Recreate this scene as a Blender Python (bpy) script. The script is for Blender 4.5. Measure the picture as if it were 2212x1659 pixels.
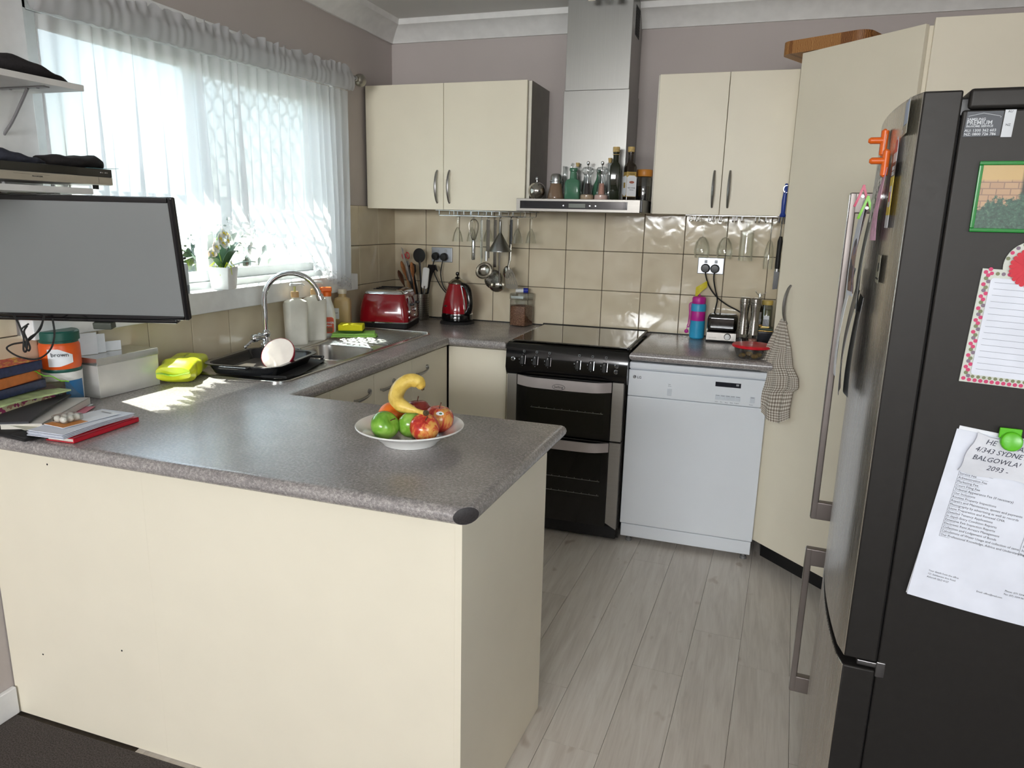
import bpy, bmesh, math, random
from mathutils import Vector, Matrix
rnd = random.Random(11)
scene = bpy.context.scene
COL = scene.collection
rad = math.radians
for o in list(bpy.data.objects):
    bpy.data.objects.remove(o)

# ------------------------------------------------------------------ camera, world, sun, added fill lights, exposure
cam = bpy.data.cameras.new('camera')
cam.sensor_fit = 'HORIZONTAL'; cam.sensor_width = 36.0
cam.lens = 1546.61 * 36.0 / 2212.0
cam.clip_start = 0.02
cam_o = bpy.data.objects.new('camera', cam); COL.objects.link(cam_o)
_r, _u, _f = Vector((.9481, .3171, .0232)), Vector((-.0926, .2053, .9743)), Vector((-.3053, .9257, -.2235))
_f.normalize(); _r = (_r - _f * _r.dot(_f)).normalized(); _u = _r.cross(_f)
cam_o.matrix_world = Matrix.Translation((1.9376, -3.6946, 1.4468)) @ Matrix((_r, _u, -_f)).transposed().to_4x4()
scene.camera = cam_o
scene.view_settings.view_transform = 'Standard'
scene.view_settings.look = 'None'
scene.view_settings.gamma = 1.0
scene.view_settings.use_curve_mapping = False
scene.view_settings.exposure = 1.0
scene.cycles.sample_clamp_indirect = 6.0
scene.cycles.max_bounces = 10
scene.cycles.transparent_max_bounces = 24

world = bpy.data.worlds.new('sky'); scene.world = world; world.use_nodes = True
_n = world.node_tree.nodes; _l = world.node_tree.links
_bg = _n['Background']
_sky = _n.new('ShaderNodeTexSky'); _sky.sky_type = 'NISHITA'; _sky.sun_disc = False
SUN_EL = 58.0
SUN_DIR = Vector((.956 * math.cos(rad(SUN_EL)), -.292 * math.cos(rad(SUN_EL)), -math.sin(rad(SUN_EL))))
_sky.sun_elevation = rad(SUN_EL); _sky.sun_rotation = math.atan2(-SUN_DIR.x, -SUN_DIR.y)
_hs = _n.new('ShaderNodeHueSaturation'); _hs.inputs['Saturation'].default_value = .55          # a hazy, paler sky
_l.new(_sky.outputs[0], _hs.inputs['Color']); _l.new(_hs.outputs[0], _bg.inputs[0]); _bg.inputs[1].default_value = 0.5

sun = bpy.data.lights.new('sun', 'SUN'); sun.energy = 22.0; sun.angle = rad(.6); sun.color = (1, .95, .87)
sun_o = bpy.data.objects.new('sun', sun); COL.objects.link(sun_o)
sun_o.rotation_euler = SUN_DIR.to_track_quat('-Z', 'Y').to_euler()

def area(name, loc, look, sx, sy, power, col=(1, 1, 1), spread=180):
    L = bpy.data.lights.new(name, 'AREA'); L.shape = 'RECTANGLE'; L.size = sx; L.size_y = sy
    L.energy = power; L.color = col; L.spread = rad(spread)
    o = bpy.data.objects.new(name, L); COL.objects.link(o); o.location = loc
    o.rotation_euler = Vector(look).to_track_quat('-Z', 'Y').to_euler()
    return o
# added area lights, filling the kitchen from made-up windows behind the viewer
area('added_fill_rear', (1.25, -8.44, 1.98), (0, 1, 0), 2.3, .82, 92, (.97, .98, 1.0))
area('added_fill_right', (2.97, -4.05, 1.5), (-1, 0, 0), 1.3, 1.1, 6, (1.0, .98, .95))

# ------------------------------------------------------------------ materials
def lin(c):
    return tuple((x / 12.92 if x <= .04045 else ((x + .055) / 1.055) ** 2.4) for x in c)
def rgb(r, g, b):
    return lin((r / 255, g / 255, b / 255)) + (1,)
class NT:
    def __init__(s, name):
        s.m = bpy.data.materials.new(name); s.m.use_nodes = True
        s.n = s.m.node_tree.nodes; s.l = s.m.node_tree.links
        s.b = s.n['Principled BSDF']; s.out = s.n['Material Output']
    def new(s, t, **kw):
        nd = s.n.new('ShaderNode' + t)
        for k, v in kw.items(): setattr(nd, k, v)
        return nd
    def coord(s, kind='Object', scale=(1, 1, 1), rnd_off=False):
        tc = s.new('TexCoord'); mp = s.new('Mapping'); mp.inputs['Scale'].default_value = scale
        src = tc.outputs[kind]
        if rnd_off:
            oi = s.new('ObjectInfo'); ad = s.new('VectorMath', operation='MULTIPLY_ADD')
            s.l.new(oi.outputs['Random'], ad.inputs[0]); ad.inputs[1].default_value = (37, 53, 71)
            s.l.new(src, ad.inputs[2]); src = ad.outputs[0]
        s.l.new(src, mp.inputs[0]); return mp.outputs[0]
    def noise(s, vec, scale, detail=2, rough=.5, dist=0):
        t = s.new('TexNoise'); t.inputs['Scale'].default_value = scale; t.inputs['Detail'].default_value = detail
        t.inputs['Roughness'].default_value = rough; t.inputs['Distortion'].default_value = dist
        s.l.new(vec, t.inputs['Vector']); return t.outputs['Fac']
    def ramp(s, fac, stops):
        r = s.new('ValToRGB'); e = r.color_ramp.elements
        while len(e) < len(stops): e.new(.5)
        for i, (p, c) in enumerate(stops): e[i].position = p; e[i].color = c
        s.l.new(fac, r.inputs[0]); return r.outputs[0]
    def bump(s, h, strength, dist=.01):
        b = s.new('Bump'); b.inputs['Strength'].default_value = strength; b.inputs['Distance'].default_value = dist
        s.l.new(h, b.inputs['Height']); s.l.new(b.outputs[0], s.b.inputs['Normal']); return b
    def set(s, **kw):
        for k, v in kw.items(): s.b.inputs[k].default_value = v
MC = {}
def mat(name, col, rough=.5, metal=0., grain=None, bump=None, coat=0., spec=.5):
    """plain principled material with a faint procedural variation (grain=(scale,amount)) and relief (bump=(scale,strength,dist))"""
    if name in MC: return MC[name]
    t = NT(name); c = rgb(*col)
    t.set(**{'Base Color': c, 'Roughness': rough, 'Metallic': metal, 'Coat Weight': coat, 'Specular IOR Level': spec})
    gs, ga = grain or (18, .05)
    v = t.coord()
    d = tuple(x * (1 - ga) for x in c[:3]) + (1,); u = tuple(min(1, x * (1 + ga)) for x in c[:3]) + (1,)
    t.l.new(t.ramp(t.noise(v, gs, 3), [(.3, d), (.7, u)]), t.b.inputs['Base Color'])
    if bump: t.bump(t.noise(v, bump[0], 2), bump[1], bump[2])
    MC[name] = t.m; return t.m
def glassmat(name, col, rough=.01, ior=1.45):
    t = NT(name); t.set(**{'Base Color': rgb(*col), 'Roughness': rough, 'IOR': ior, 'Transmission Weight': 1.0})
    MC[name] = t.m; return t.m
def panemat(name, tint, gloss=.08, refl=.05):
    t = NT(name); tr = t.new('BsdfTransparent'); tr.inputs[0].default_value = rgb(*tint)
    gl = t.new('BsdfGlossy'); gl.inputs['Roughness'].default_value = refl; gl.inputs['Color'].default_value = (1, 1, 1, 1)
    fr = t.new('LayerWeight'); fr.inputs[0].default_value = .25
    mp = t.new('Math', operation='MULTIPLY_ADD'); mp.inputs[1].default_value = .5; mp.inputs[2].default_value = gloss
    t.l.new(fr.outputs['Fresnel'], mp.inputs[0])
    mx = t.new('MixShader'); t.l.new(mp.outputs[0], mx.inputs[0]); t.l.new(tr.outputs[0], mx.inputs[1]); t.l.new(gl.outputs[0], mx.inputs[2])
    t.l.new(mx.outputs[0], t.out.inputs[0]); MC[name] = t.m; return t.m

cream = mat('cream_laminate', (238, 230, 209), .36, grain=(6, .015), spec=.32)
cream_in = mat('carcass_white', (226, 222, 208), .5)
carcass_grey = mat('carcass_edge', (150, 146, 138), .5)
wallpaint = mat('mauve_wall_paint', (192, 183, 179), .85, grain=(4, .02), bump=(300, .1, .001))
whitepaint = mat('white_ceiling_paint', (232, 230, 226), .8, grain=(5, .01))
cornicepaint = mat('white_cornice_paint', (236, 235, 232), .6)
trimwhite = mat('white_gloss_trim', (240, 240, 240), .35)
alu = mat('white_window_aluminium', (238, 240, 240), .35)
grout = mat('dark_grout', (96, 86, 74), .9, grain=(60, .2))
black = mat('black_plastic', (22, 22, 24), .35)
blackmatte = mat('black_matte', (26, 25, 26), .75)
blackgloss = mat('black_enamel', (12, 12, 13), .12, coat=.3)
rubber = mat('black_rubber', (20, 20, 20), .6)
chrome = mat('chrome', (225, 228, 232), .06, 1.)
satin = mat('satin_metal', (172, 172, 172), .3, 1.)
darkgap = mat('dark_gap', (30, 28, 26), .9)
white = mat('white_plastic', (238, 238, 236), .35)
offwhite = mat('white_paper', (236, 238, 242), .7)
paperw = mat('plain_paper', (226, 230, 240), .75)
ink = mat('black_ink', (40, 42, 48), .8)
inkblue = mat('grey_ink', (92, 96, 112), .8)
redgloss = mat('red_enamel', (150, 14, 28), .14, coat=.6)
wood1 = mat('beech_wood', (168, 108, 62), .5, grain=(40, .25))
wood2 = mat('dark_wood', (98, 60, 38), .55, grain=(40, .25))
orange = mat('orange_plastic', (236, 108, 30), .35)
green_lime = mat('lime_plastic', (120, 190, 40), .35)
pinkp = mat('pink_plastic', (226, 84, 120), .35)
blueplastic = mat('blue_plastic', (32, 62, 150), .3)
cork = mat('cork', (196, 168, 110), .8, grain=(120, .25))
silverplate = mat('silver_faceplate', (186, 190, 198), .32, .75)

def laminate():
    t = NT('grey_speckled_laminate'); v = t.coord()
    a = t.noise(v, 150, 4, .7, .3); b = t.noise(v, 520, 2, .6); c = t.noise(v, 9, 2)
    m1 = t.new('Math', operation='MULTIPLY_ADD'); t.l.new(b, m1.inputs[0]); m1.inputs[1].default_value = .55; t.l.new(a, m1.inputs[2])
    m2 = t.new('Math', operation='MULTIPLY_ADD'); t.l.new(c, m2.inputs[0]); m2.inputs[1].default_value = .22; t.l.new(m1.outputs[0], m2.inputs[2])
    t.l.new(t.ramp(m2.outputs[0], [(.60, rgb(110, 104, 105)), (.80, rgb(138, 132, 131)), (.94, rgb(156, 150, 147)), (1.04, rgb(180, 173, 168))]), t.b.inputs['Base Color'])
    t.set(Roughness=.25); t.b.inputs['Specular IOR Level'].default_value = .8
    t.bump(a, .05, .002); return t.m
lam = laminate()
def tilemat():
    t = NT('cream_glazed_tile'); v = t.coord(rnd_off=True)
    a = t.noise(v, 9, 1.5, .4, .3)
    t.l.new(t.ramp(a, [(.3, rgb(214, 200, 172)), (.7, rgb(226, 214, 188))]), t.b.inputs['Base Color'])
    t.set(Roughness=.09); t.b.inputs['Specular IOR Level'].default_value = .5
    t.bump(t.noise(v, 15, 1.5, .35, .8), .10, .012); return t.m
tile_m = tilemat()
def plankmat():
    t = NT('whitewashed_oak_vinyl'); v = t.coord(scale=(14, 1.2, 1), rnd_off=True); v2 = t.coord(scale=(60, 2.5, 1), rnd_off=True); v3 = t.coord(scale=(6, 3.2, 1), rnd_off=True)
    a = t.noise(v, 2.2, 4, .6, .8); b = t.noise(v2, 3, 3, .6)
    m1 = t.new('Math', operation='MULTIPLY_ADD'); t.l.new(b, m1.inputs[0]); m1.inputs[1].default_value = .35; t.l.new(a, m1.inputs[2])
    oi = t.new('ObjectInfo'); m2 = t.new('Math', operation='MULTIPLY_ADD'); t.l.new(oi.outputs['Random'], m2.inputs[0]); m2.inputs[1].default_value = .12
    t.l.new(m1.outputs[0], m2.inputs[2])
    base = t.ramp(m2.outputs[0], [(.38, rgb(192, 183, 173)), (.72, rgb(213, 205, 195)), (1.0, rgb(226, 220, 211))])
    kn = t.ramp(t.noise(v3, 3.1, 1, .3), [(.72, (1, 1, 1, 1)), (.80, (.72, .66, .62, 1))])
    mx = t.new('MixRGB', blend_type='MULTIPLY'); mx.inputs[0].default_value = 1; t.l.new(base, mx.inputs[1]); t.l.new(kn, mx.inputs[2])
    t.l.new(mx.outputs[0], t.b.inputs['Base Color']); t.set(Roughness=.42)
    t.bump(b, .08, .002); return t.m
plank_m = plankmat()
def carpetmat():
    t = NT('charcoal_carpet'); v = t.coord(); a = t.noise(v, 260, 3, .7); c = t.noise(v, 30, 2)
    t.l.new(t.ramp(a, [(.3, rgb(56, 52, 50)), (.7, rgb(108, 101, 97))]), t.b.inputs['Base Color'])
    t.set(Roughness=1.); t.b.inputs['Specular IOR Level'].default_value = .1; t.bump(a, .9, .006); return t.m
carpet_m = carpetmat()
def brushed(name, col, rough=.28, sc=(4, 4, 700), metal=1., st=.12):
    t = NT(name); v = t.coord(scale=sc); a = t.noise(v, 1, 3, .6)
    c = rgb(*col); d = tuple(x * .9 for x in c[:3]) + (1,)
    t.l.new(t.ramp(a, [(.3, d), (.7, c)]), t.b.inputs['Base Color'])
    r = t.new('MapRange'); r.inputs['To Min'].default_value = rough - .06; r.inputs['To Max'].default_value = rough + .08
    t.l.new(a, r.inputs[0]); t.l.new(r.outputs[0], t.b.inputs['Roughness'])
    t.set(Metallic=metal); t.bump(a, st, .0006); return t.m
steel = brushed('brushed_steel', (150, 149, 145), .34, (700, 700, 4), .85)
steel_h = brushed('brushed_steel_panel', (164, 160, 154), .38, (3, 3, 500), .8)
fridge_side = brushed('graphite_fridge_paint', (50, 48, 46), .42, (60, 60, 60), .35, .1)
fridge_side.node_tree.nodes['Principled BSDF'].inputs['Specular IOR Level'].default_value = .25
fridge_front = brushed('steel_fridge_front', (206, 201, 194), .26, (400, 400, 3), .9, .02)
sinksteel = brushed('sink_steel', (196, 194, 190), .22, (300, 4, 4), 1., .03)
def curtainmat(name, clear, lace=False):
    t = NT(name); tr = t.new('BsdfTranslucent'); df = t.new('BsdfDiffuse'); tp = t.new('BsdfTransparent')
    tr.inputs[0].default_value = (.74, .735, .755, 1); df.inputs[0].default_value = (.82, .82, .83, 1)
    m1 = t.new('MixShader'); m1.inputs[0].default_value = .45; t.l.new(tr.outputs[0], m1.inputs[1]); t.l.new(df.outputs[0], m1.inputs[2])
    m2 = t.new('MixShader'); m2.inputs[0].default_value = clear
    if lace:
        v = t.coord('UV', (1, 1, 1)); vo = t.new('TexVoronoi'); vo.inputs['Scale'].default_value = 1; t.l.new(v, vo.inputs['Vector'])
        f = t.ramp(vo.outputs['Distance'], [(.30, (1, 1, 1, 1)), (.42, (.12, .12, .12, 1))])
        t.l.new(f, m2.inputs[0])
    t.l.new(m1.outputs[0], m2.inputs[1]); t.l.new(tp.outputs[0], m2.inputs[2]); t.l.new(m2.outputs[0], t.out.inputs[0]); return t.m
sheer = curtainmat('white_sheer_voile', .09)
sheer_hd = curtainmat('gathered_voile', .02)
lace_m = curtainmat('white_lace', .3, True)
glass = panemat('clear_thin_glass', (253, 254, 253), .04, .03)
glass_green = glassmat('green_glass', (120, 172, 140), .03)
glass_dark = glassmat('dark_olive_glass', (46, 58, 26), .03)
acrylic = panemat('clear_acrylic', (232, 234, 234), .08)
thinbag = panemat('thin_plastic_bag', (247, 247, 245), .05, .25)
pane_m = panemat('window_pane', (244, 250, 248), .03, .02)
ovenglass = mat('black_oven_glass', (9, 11, 10), .06, coat=.2)
hobglass = mat('smoked_hob_lid_glass', (62, 58, 50), .05, coat=.6)
tvscreen = mat('matte_tv_reflection', (124, 126, 126), .38, grain=(3, .03))  # grey reflection of the room put into the base colour

# ------------------------------------------------------------------ geometry builder
def T(x=0, y=0, z=0): return Matrix.Translation((x, y, z))
def RX(a): return Matrix.Rotation(rad(a), 4, 'X')
def RY(a): return Matrix.Rotation(rad(a), 4, 'Y')
def RZ(a): return Matrix.Rotation(rad(a), 4, 'Z')
def SC(x, y, z): return Matrix.Diagonal((x, y, z, 1))
I4 = Matrix.Identity(4)
class G:
    def __init__(s): s.v = []; s.f = []; s.mi = []; s.uv = None; s.wn = False
    def add(s, vs, fs, M=None, mi=0):
        b = len(s.v)
        for p in vs: s.v.append(tuple(M @ Vector(p)) if M else tuple(p))
        for f in fs: s.f.append(tuple(i + b for i in f)); s.mi.append(mi)
        return s
    def box(s, x0, y0, z0, x1, y1, z1, r=0, seg=2, M=None, mi=0):
        x0, x1 = min(x0, x1), max(x0, x1); y0, y1 = min(y0, y1), max(y0, y1); z0, z1 = min(z0, z1), max(z0, z1)
        if r <= 0:
            vs = [(x, y, z) for z in (z0, z1) for x, y in ((x0, y0), (x1, y0), (x1, y1), (x0, y1))]
            return s.add(vs, [(3, 2, 1, 0), (4, 5, 6, 7), (0, 1, 5, 4), (1, 2, 6, 5), (2, 3, 7, 6), (3, 0, 4, 7)], M, mi)
        s.wn = True; bm = bmesh.new(); bmesh.ops.create_cube(bm, size=1)
        for v in bm.verts: v.co = Vector((x0 + (v.co.x + .5) * (x1 - x0), y0 + (v.co.y + .5) * (y1 - y0), z0 + (v.co.z + .5) * (z1 - z0)))
        r = min(r, .49 * min(x1 - x0, y1 - y0, z1 - z0))
        bmesh.ops.bevel(bm, geom=bm.edges[:], offset=r, segments=seg, affect='EDGES', profile=.5)
        return s.bm(bm, M, mi)
    def bm(s, bm, M=None, mi=0):
        bm.verts.index_update(); vs = [v.co.copy() for v in bm.verts]; fs = [[v.index for v in f.verts] for f in bm.faces]
        bm.free(); return s.add(vs, fs, M, mi)
    def prism(s, pts, z0, z1, M=None, mi=0):
        n = len(pts); vs = [(x, y, z0) for x, y in pts] + [(x, y, z1) for x, y in pts]
        fs = [tuple(range(n - 1, -1, -1)), tuple(range(n, 2 * n))] + [(i, (i + 1) % n, n + (i + 1) % n, n + i) for i in range(n)]
        return s.add(vs, fs, M, mi)
    def lathe(s, prof, seg=24, M=None, mi=0):
        vs = []; fs = []; rings = []
        for r, z in prof:
            if r < 1e-6: rings.append([len(vs)]); vs.append((0, 0, z))
            else:
                rings.append(list(range(len(vs), len(vs) + seg)))
                vs += [(r * math.cos(2 * math.pi * i / seg), r * math.sin(2 * math.pi * i / seg), z) for i in range(seg)]
        for a, b in zip(rings, rings[1:]):
            for i in range(seg):
                j = (i + 1) % seg
                if len(a) == 1 and len(b) == 1: continue
                if len(a) == 1: fs.append((a[0], b[j], b[i]))
                elif len(b) == 1: fs.append((a[i], a[j], b[0]))
                else: fs.append((a[i], a[j], b[j], b[i]))
        for R, fl in ((rings[0], True), (rings[-1], False)):
            if len(R) > 1: fs.append(tuple(reversed(R)) if fl else tuple(R))
        return s.add(vs, fs, M, mi)
    def ball(s, c, r, seg=16, sc=(1, 1, 1), M=None, mi=0):
        n = max(6, seg // 2)
        pr = [(r * math.sin(math.pi * i / n), -r * math.cos(math.pi * i / n)) for i in range(n + 1)]
        pr[0] = (0, -r); pr[-1] = (0, r)
        m = T(*c) @ SC(*sc)
        return s.lathe(pr, seg, (M @ m) if M else m, mi)
    def tube(s, pts, r, seg=8, closed=False, M=None, mi=0, flat=1.0):
        pts = [Vector(p) for p in pts]; n = len(pts)
        rs = r if isinstance(r, (list, tuple)) else [r] * n
        tans = []
        for i in range(n):
            a = pts[(i - 1) % n] if (closed or i > 0) else pts[i]; b = pts[(i + 1) % n] if (closed or i < n - 1) else pts[i]
            tans.append((b - a).normalized())
        up = Vector((0, 0, 1)) if abs(tans[0].z) < .9 else Vector((1, 0, 0))
        nv = (up - tans[0] * up.dot(tans[0])).normalized(); vs = []; fs = []
        for i in range(n):
            nv = nv - tans[i] * nv.dot(tans[i])
            if nv.length < 1e-6: nv = tans[i].orthogonal()
            nv.normalize(); bv = tans[i].cross(nv)
            for k in range(seg):
                a = 2 * math.pi * k / seg
                vs.append(pts[i] + rs[i] * (nv * math.cos(a) + bv * math.sin(a) * flat))
        m = n if closed else n - 1
        for i in range(m):
            for k in range(seg):
                i2 = (i + 1) % n; k2 = (k + 1) % seg
                fs.append((i * seg + k, i * seg + k2, i2 * seg + k2, i2 * seg + k))
        if not closed:
            fs.append(tuple(range(seg - 1, -1, -1))); fs.append(tuple(range((n - 1) * seg, n * seg)))
        return s.add(vs, fs, M, mi)
    def sheet(s, fn, nu, nv, t, M=None, mi=0):
        """a thin solid sheet through the points fn(u,v), thickness t"""
        P = [[Vector(fn(i / nu, j / nv)) for j in range(nv + 1)] for i in range(nu + 1)]
        def nor(i, j):
            a = P[min(i + 1, nu)][j] - P[max(i - 1, 0)][j]; b = P[i][min(j + 1, nv)] - P[i][max(j - 1, 0)]
            c = a.cross(b); return c.normalized() if c.length > 1e-12 else Vector((0, 0, 1))
        vs = []; w = nv + 1
        for sg in (.5, -.5):
            for i in range(nu + 1):
                for j in range(w): vs.append(P[i][j] + nor(i, j) * t * sg)
        N = (nu + 1) * w; fs = []
        for i in range(nu):
            for j in range(nv):
                a, b, c, d = i * w + j, (i + 1) * w + j, (i + 1) * w + j + 1, i * w + j + 1
                fs.append((a, b, c, d)); fs.append((N + d, N + c, N + b, N + a))
        rim = [i * w for i in range(nu + 1)] + [nu * w + j for j in range(1, w)] + [i * w + nv for i in range(nu - 1, -1, -1)] + [j for j in range(nv - 1, 0, -1)]
        for k in range(len(rim)):
            a, b = rim[k], rim[(k + 1) % len(rim)]; fs.append((b, a, N + a, N + b))
        return s.add(vs, fs, M, mi)
def mesh_of(name, g, mats, ang=35):
    me = bpy.data.meshes.new(name); me.from_pydata([tuple(v) for v in g.v], [], g.f)
    ms = mats if isinstance(mats, (list, tuple)) else [mats]
    for m in ms: me.materials.append(m)
    bm = bmesh.new(); bm.from_mesh(me); bmesh.ops.recalc_face_normals(bm, faces=bm.faces); bm.to_mesh(me); bm.free()
    if len(ms) > 1: me.polygons.foreach_set('material_index', g.mi)
    me.polygons.foreach_set('use_smooth', [True] * len(me.polygons))
    me.update(); me.set_sharp_from_angle(angle=rad(ang))
    if g.wn:                                           # keep the flats of bevelled boxes flat
        at = [[] for _ in me.vertices]; fn = [p.normal.copy() for p in me.polygons]; fa = [p.area for p in me.polygons]; ca = math.cos(rad(max(ang, 50)))
        for p in me.polygons:
            for v in p.vertices: at[v].append(p.index)
        nn = []
        for p in me.polygons:
            for v in p.vertices:
                n_ = Vector((0, 0, 0))
                for q in at[v]:
                    if fn[q].dot(fn[p.index]) > ca: n_ += fn[q] * fa[q]
                nn.append(n_.normalized() if n_.length > 0 else fn[p.index])
        me.normals_split_custom_set(nn)
    return me
def put(name, me, parent=None, M=None):
    o = bpy.data.objects.new(name, me); COL.objects.link(o)
    if parent is not None: o.parent = parent
    if M is not None: o.matrix_local = M
    return o
def part(name, g, m, parent=None, M=None, label=None, ang=35):
    o = put(name, mesh_of(name, g, m, ang), parent, M)
    if label: o['label'] = label
    return o
def tag(o, label, cat, group=None):
    o['label'] = label; o['category'] = cat
    if group: o['group'] = group
    return o
def thing(name, label, cat, loc=(0, 0, 0), rz=0, group=None, M=None):
    o = bpy.data.objects.new(name, None); COL.objects.link(o); o.empty_display_size = .05
    o.matrix_world = M if M is not None else T(*loc) @ RZ(rz)
    return tag(o, label, cat, group)
def solo(name, g, m, label, cat, loc=(0, 0, 0), rz=0, group=None, M=None, ang=35):
    o = part(name, g, m, None, M if M is not None else T(*loc) @ RZ(rz), None, ang)
    return tag(o, label, cat, group)
def struct(name, g, m, label=None):
    o = part(name, g, m); o['kind'] = 'structure'
    if label: o['label'] = label
    return o
def dup(o, M=None, label=None, **kw):
    c = o.copy(); COL.objects.link(c)
    if M is not None: c.matrix_world = M
    if label: c['label'] = label
    for k, v in kw.items(): c[k] = v
    for ch in o.children:
        d = ch.copy(); COL.objects.link(d); d.parent = c
        for gch in ch.children:
            e = gch.copy(); COL.objects.link(e); e.parent = d
    return c
DG = None
def textmesh(lines, size, m, depth=.0004, shear=0, spacing=1.25, align='LEFT', bold=0):
    """lettering as real thin geometry; lines = [(text, x, y, size or None)] in the XY plane"""
    g = G()
    for (s, x, y, sz) in lines:
        cu = bpy.data.curves.new('lettering', 'FONT'); cu.body = s; cu.size = sz or size; cu.extrude = depth / 2; cu.shear = shear; cu.align_x = align
        cu.resolution_u = 2; cu.offset = bold
        to = bpy.data.objects.new('lettering', cu); COL.objects.link(to)
        dg = bpy.context.evaluated_depsgraph_get(); dg.update()
        me = bpy.data.meshes.new_from_object(to.evaluated_get(dg))
        g.add([v.co.copy() for v in me.vertices], [tuple(p.vertices) for p in me.polygons], T(x, y, 0))
        bpy.data.objects.remove(to); bpy.data.meshes.remove(me); bpy.data.curves.remove(cu)
    return g
def letters(name, lines, size, m, parent, M, **kw):
    return part(name, textmesh(lines, size, m, **kw), m, parent, M)
FRONT = RX(90)      # XY drawing turned to face -Y
def boolean_cut(o, cutter_g):
    c = put('cutter', mesh_of('cutter', cutter_g, cream)); c.parent = o.parent; c.matrix_local = o.matrix_local
    md = o.modifiers.new('cut', 'BOOLEAN'); md.object = c; md.operation = 'DIFFERENCE'; md.solver = 'EXACT'
    dg = bpy.context.evaluated_depsgraph_get(); dg.update()
    me = bpy.data.meshes.new_from_object(o.evaluated_get(dg)); o.modifiers.remove(md); o.data = me
    bpy.data.objects.remove(c)
def arc(cx, cy, r, a0, a1, n):
    return [(cx + r * math.cos(rad(a0 + (a1 - a0) * i / n)), cy + r * math.sin(rad(a0 + (a1 - a0) * i / n))) for i in range(n + 1)]
def rrect(x0, y0, x1, y1, r, n=5):
    return arc(x1 - r, y1 - r, r, 0, 90, n) + arc(x0 + r, y1 - r, r, 90, 180, n) + arc(x0 + r, y0 + r, r, 180, 270, n) + arc(x1 - r, y0 + r, r, 270, 360, n)
def offset_poly(pts, d):
    n = len(pts); out = []
    for i in range(n):
        p0, p1, p2 = Vector(pts[i - 1]), Vector(pts[i]), Vector(pts[(i + 1) % n])
        e1 = (p1 - p0).normalized(); e2 = (p2 - p1).normalized()
        n1 = Vector((-e1.y, e1.x)); n2 = Vector((-e2.y, e2.x))
        k = 1 + n1.dot(n2); out.append(tuple(p1 + (n1 + n2) * (d / max(k, .2))))
    return out
def bullnose(g, pts, z0, z1, seg=8):
    """slab with a half-round edge; pts counter-clockwise"""
    h = (z1 - z0) / 2; zc = (z0 + z1) / 2; n = len(pts); vs = []; fs = []
    for k in range(seg + 1):
        a = -math.pi / 2 + math.pi * k / seg
        ring = offset_poly(pts, h * (1 - math.cos(a)))
        vs += [(x, y, zc + h * math.sin(a)) for x, y in ring]
    for k in range(seg):
        for i in range(n):
            j = (i + 1) % n; fs.append((k * n + i, k * n + j, (k + 1) * n + j, (k + 1) * n + i))
    fs.append(tuple(range(n - 1, -1, -1))); fs.append(tuple(range(seg * n, seg * n + n)))
    return g.add(vs, fs)
def loft(g, rings, M=None, mi=0, cap=True):
    n = len(rings[0]); vs = [p for r in rings for p in r]; fs = []
    for k in range(len(rings) - 1):
        for i in range(n):
            j = (i + 1) % n; fs.append((k * n + i, k * n + j, (k + 1) * n + j, (k + 1) * n + i))
    if cap: fs.append(tuple(range(n - 1, -1, -1))); fs.append(tuple(range((len(rings) - 1) * n, len(rings) * n)))
    return g.add(vs, fs, M, mi)
def rbox_loft(g, secs, M=None, mi=0, n=4):
    """stack of rounded rectangles: secs = [(hx, hy, r, z, ox, oy)]"""
    rings = []
    for s_ in secs:
        hx, hy, r, z = s_[:4]; ox, oy = (s_[4], s_[5]) if len(s_) > 4 else (0, 0)
        rings.append([(x + ox, y + oy, z) for x, y in rrect(-hx, -hy, hx, hy, min(r, hx * .98, hy * .98), n)])
    return loft(g, rings, M, mi)
def bez(p0, p1, p2, p3, n=12):
    p0, p1, p2, p3 = map(Vector, (p0, p1, p2, p3))
    return [p0 * (1 - t) ** 3 + p1 * 3 * t * (1 - t) ** 2 + p2 * 3 * t * t * (1 - t) + p3 * t ** 3 for t in [i / n for i in range(n + 1)]]
def spline(pts, n=6):
    P = [Vector(p) for p in pts]; P = [P[0] * 2 - P[1]] + P + [P[-1] * 2 - P[-2]]; out = []
    for i in range(1, len(P) - 2):
        for k in range(n):
            t = k / n; a, b, c, d = P[i - 1:i + 3]
            out.append(.5 * (2 * b + (c - a) * t + (2 * a - 5 * b + 4 * c - d) * t * t + (3 * b - a - 3 * c + d) * t ** 3))
    return out + [P[-2]]

# ------------------------------------------------------------------ the setting
YR = -8.6                                           # far end of the dining room behind the viewer
WY0, WY1, WZ0, WZ1 = -2.13, -.62, 1.165, 2.03        # kitchen window opening in the left wall
g = G(); g.box(.0 - .14, WY1, -.12, 0, .14, 2.44); g.box(-.14, YR, -.12, 0, WY0, 2.44)
g.box(-.14, WY0, -.12, 0, WY1, WZ0 - .02); g.box(-.14, WY0, WZ1, 0, WY1, 2.44)
wall_left = struct('wall_left', g, wallpaint, 'mauve grey wall with the curtained kitchen window')
g = G(); g.box(0, 0, 0, 3.0, .14, 2.44)
wall_back = struct('wall_back', g, wallpaint, 'mauve grey wall above cream tiles behind the cooker')
RW0, RW1 = -4.72, -3.38                             # made-up window for the right fill light, unseen behind the viewer
g = G(); g.box(3.0, RW1, -.12, 3.14, .14, 2.44); g.box(3.0, YR, -.12, 3.14, RW0, 2.44); g.box(3.0, RW0, -.12, 3.14, RW1, .92); g.box(3.0, RW0, 2.08, 3.14, RW1, 2.44); struct('wall_right', g, wallpaint)
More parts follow.
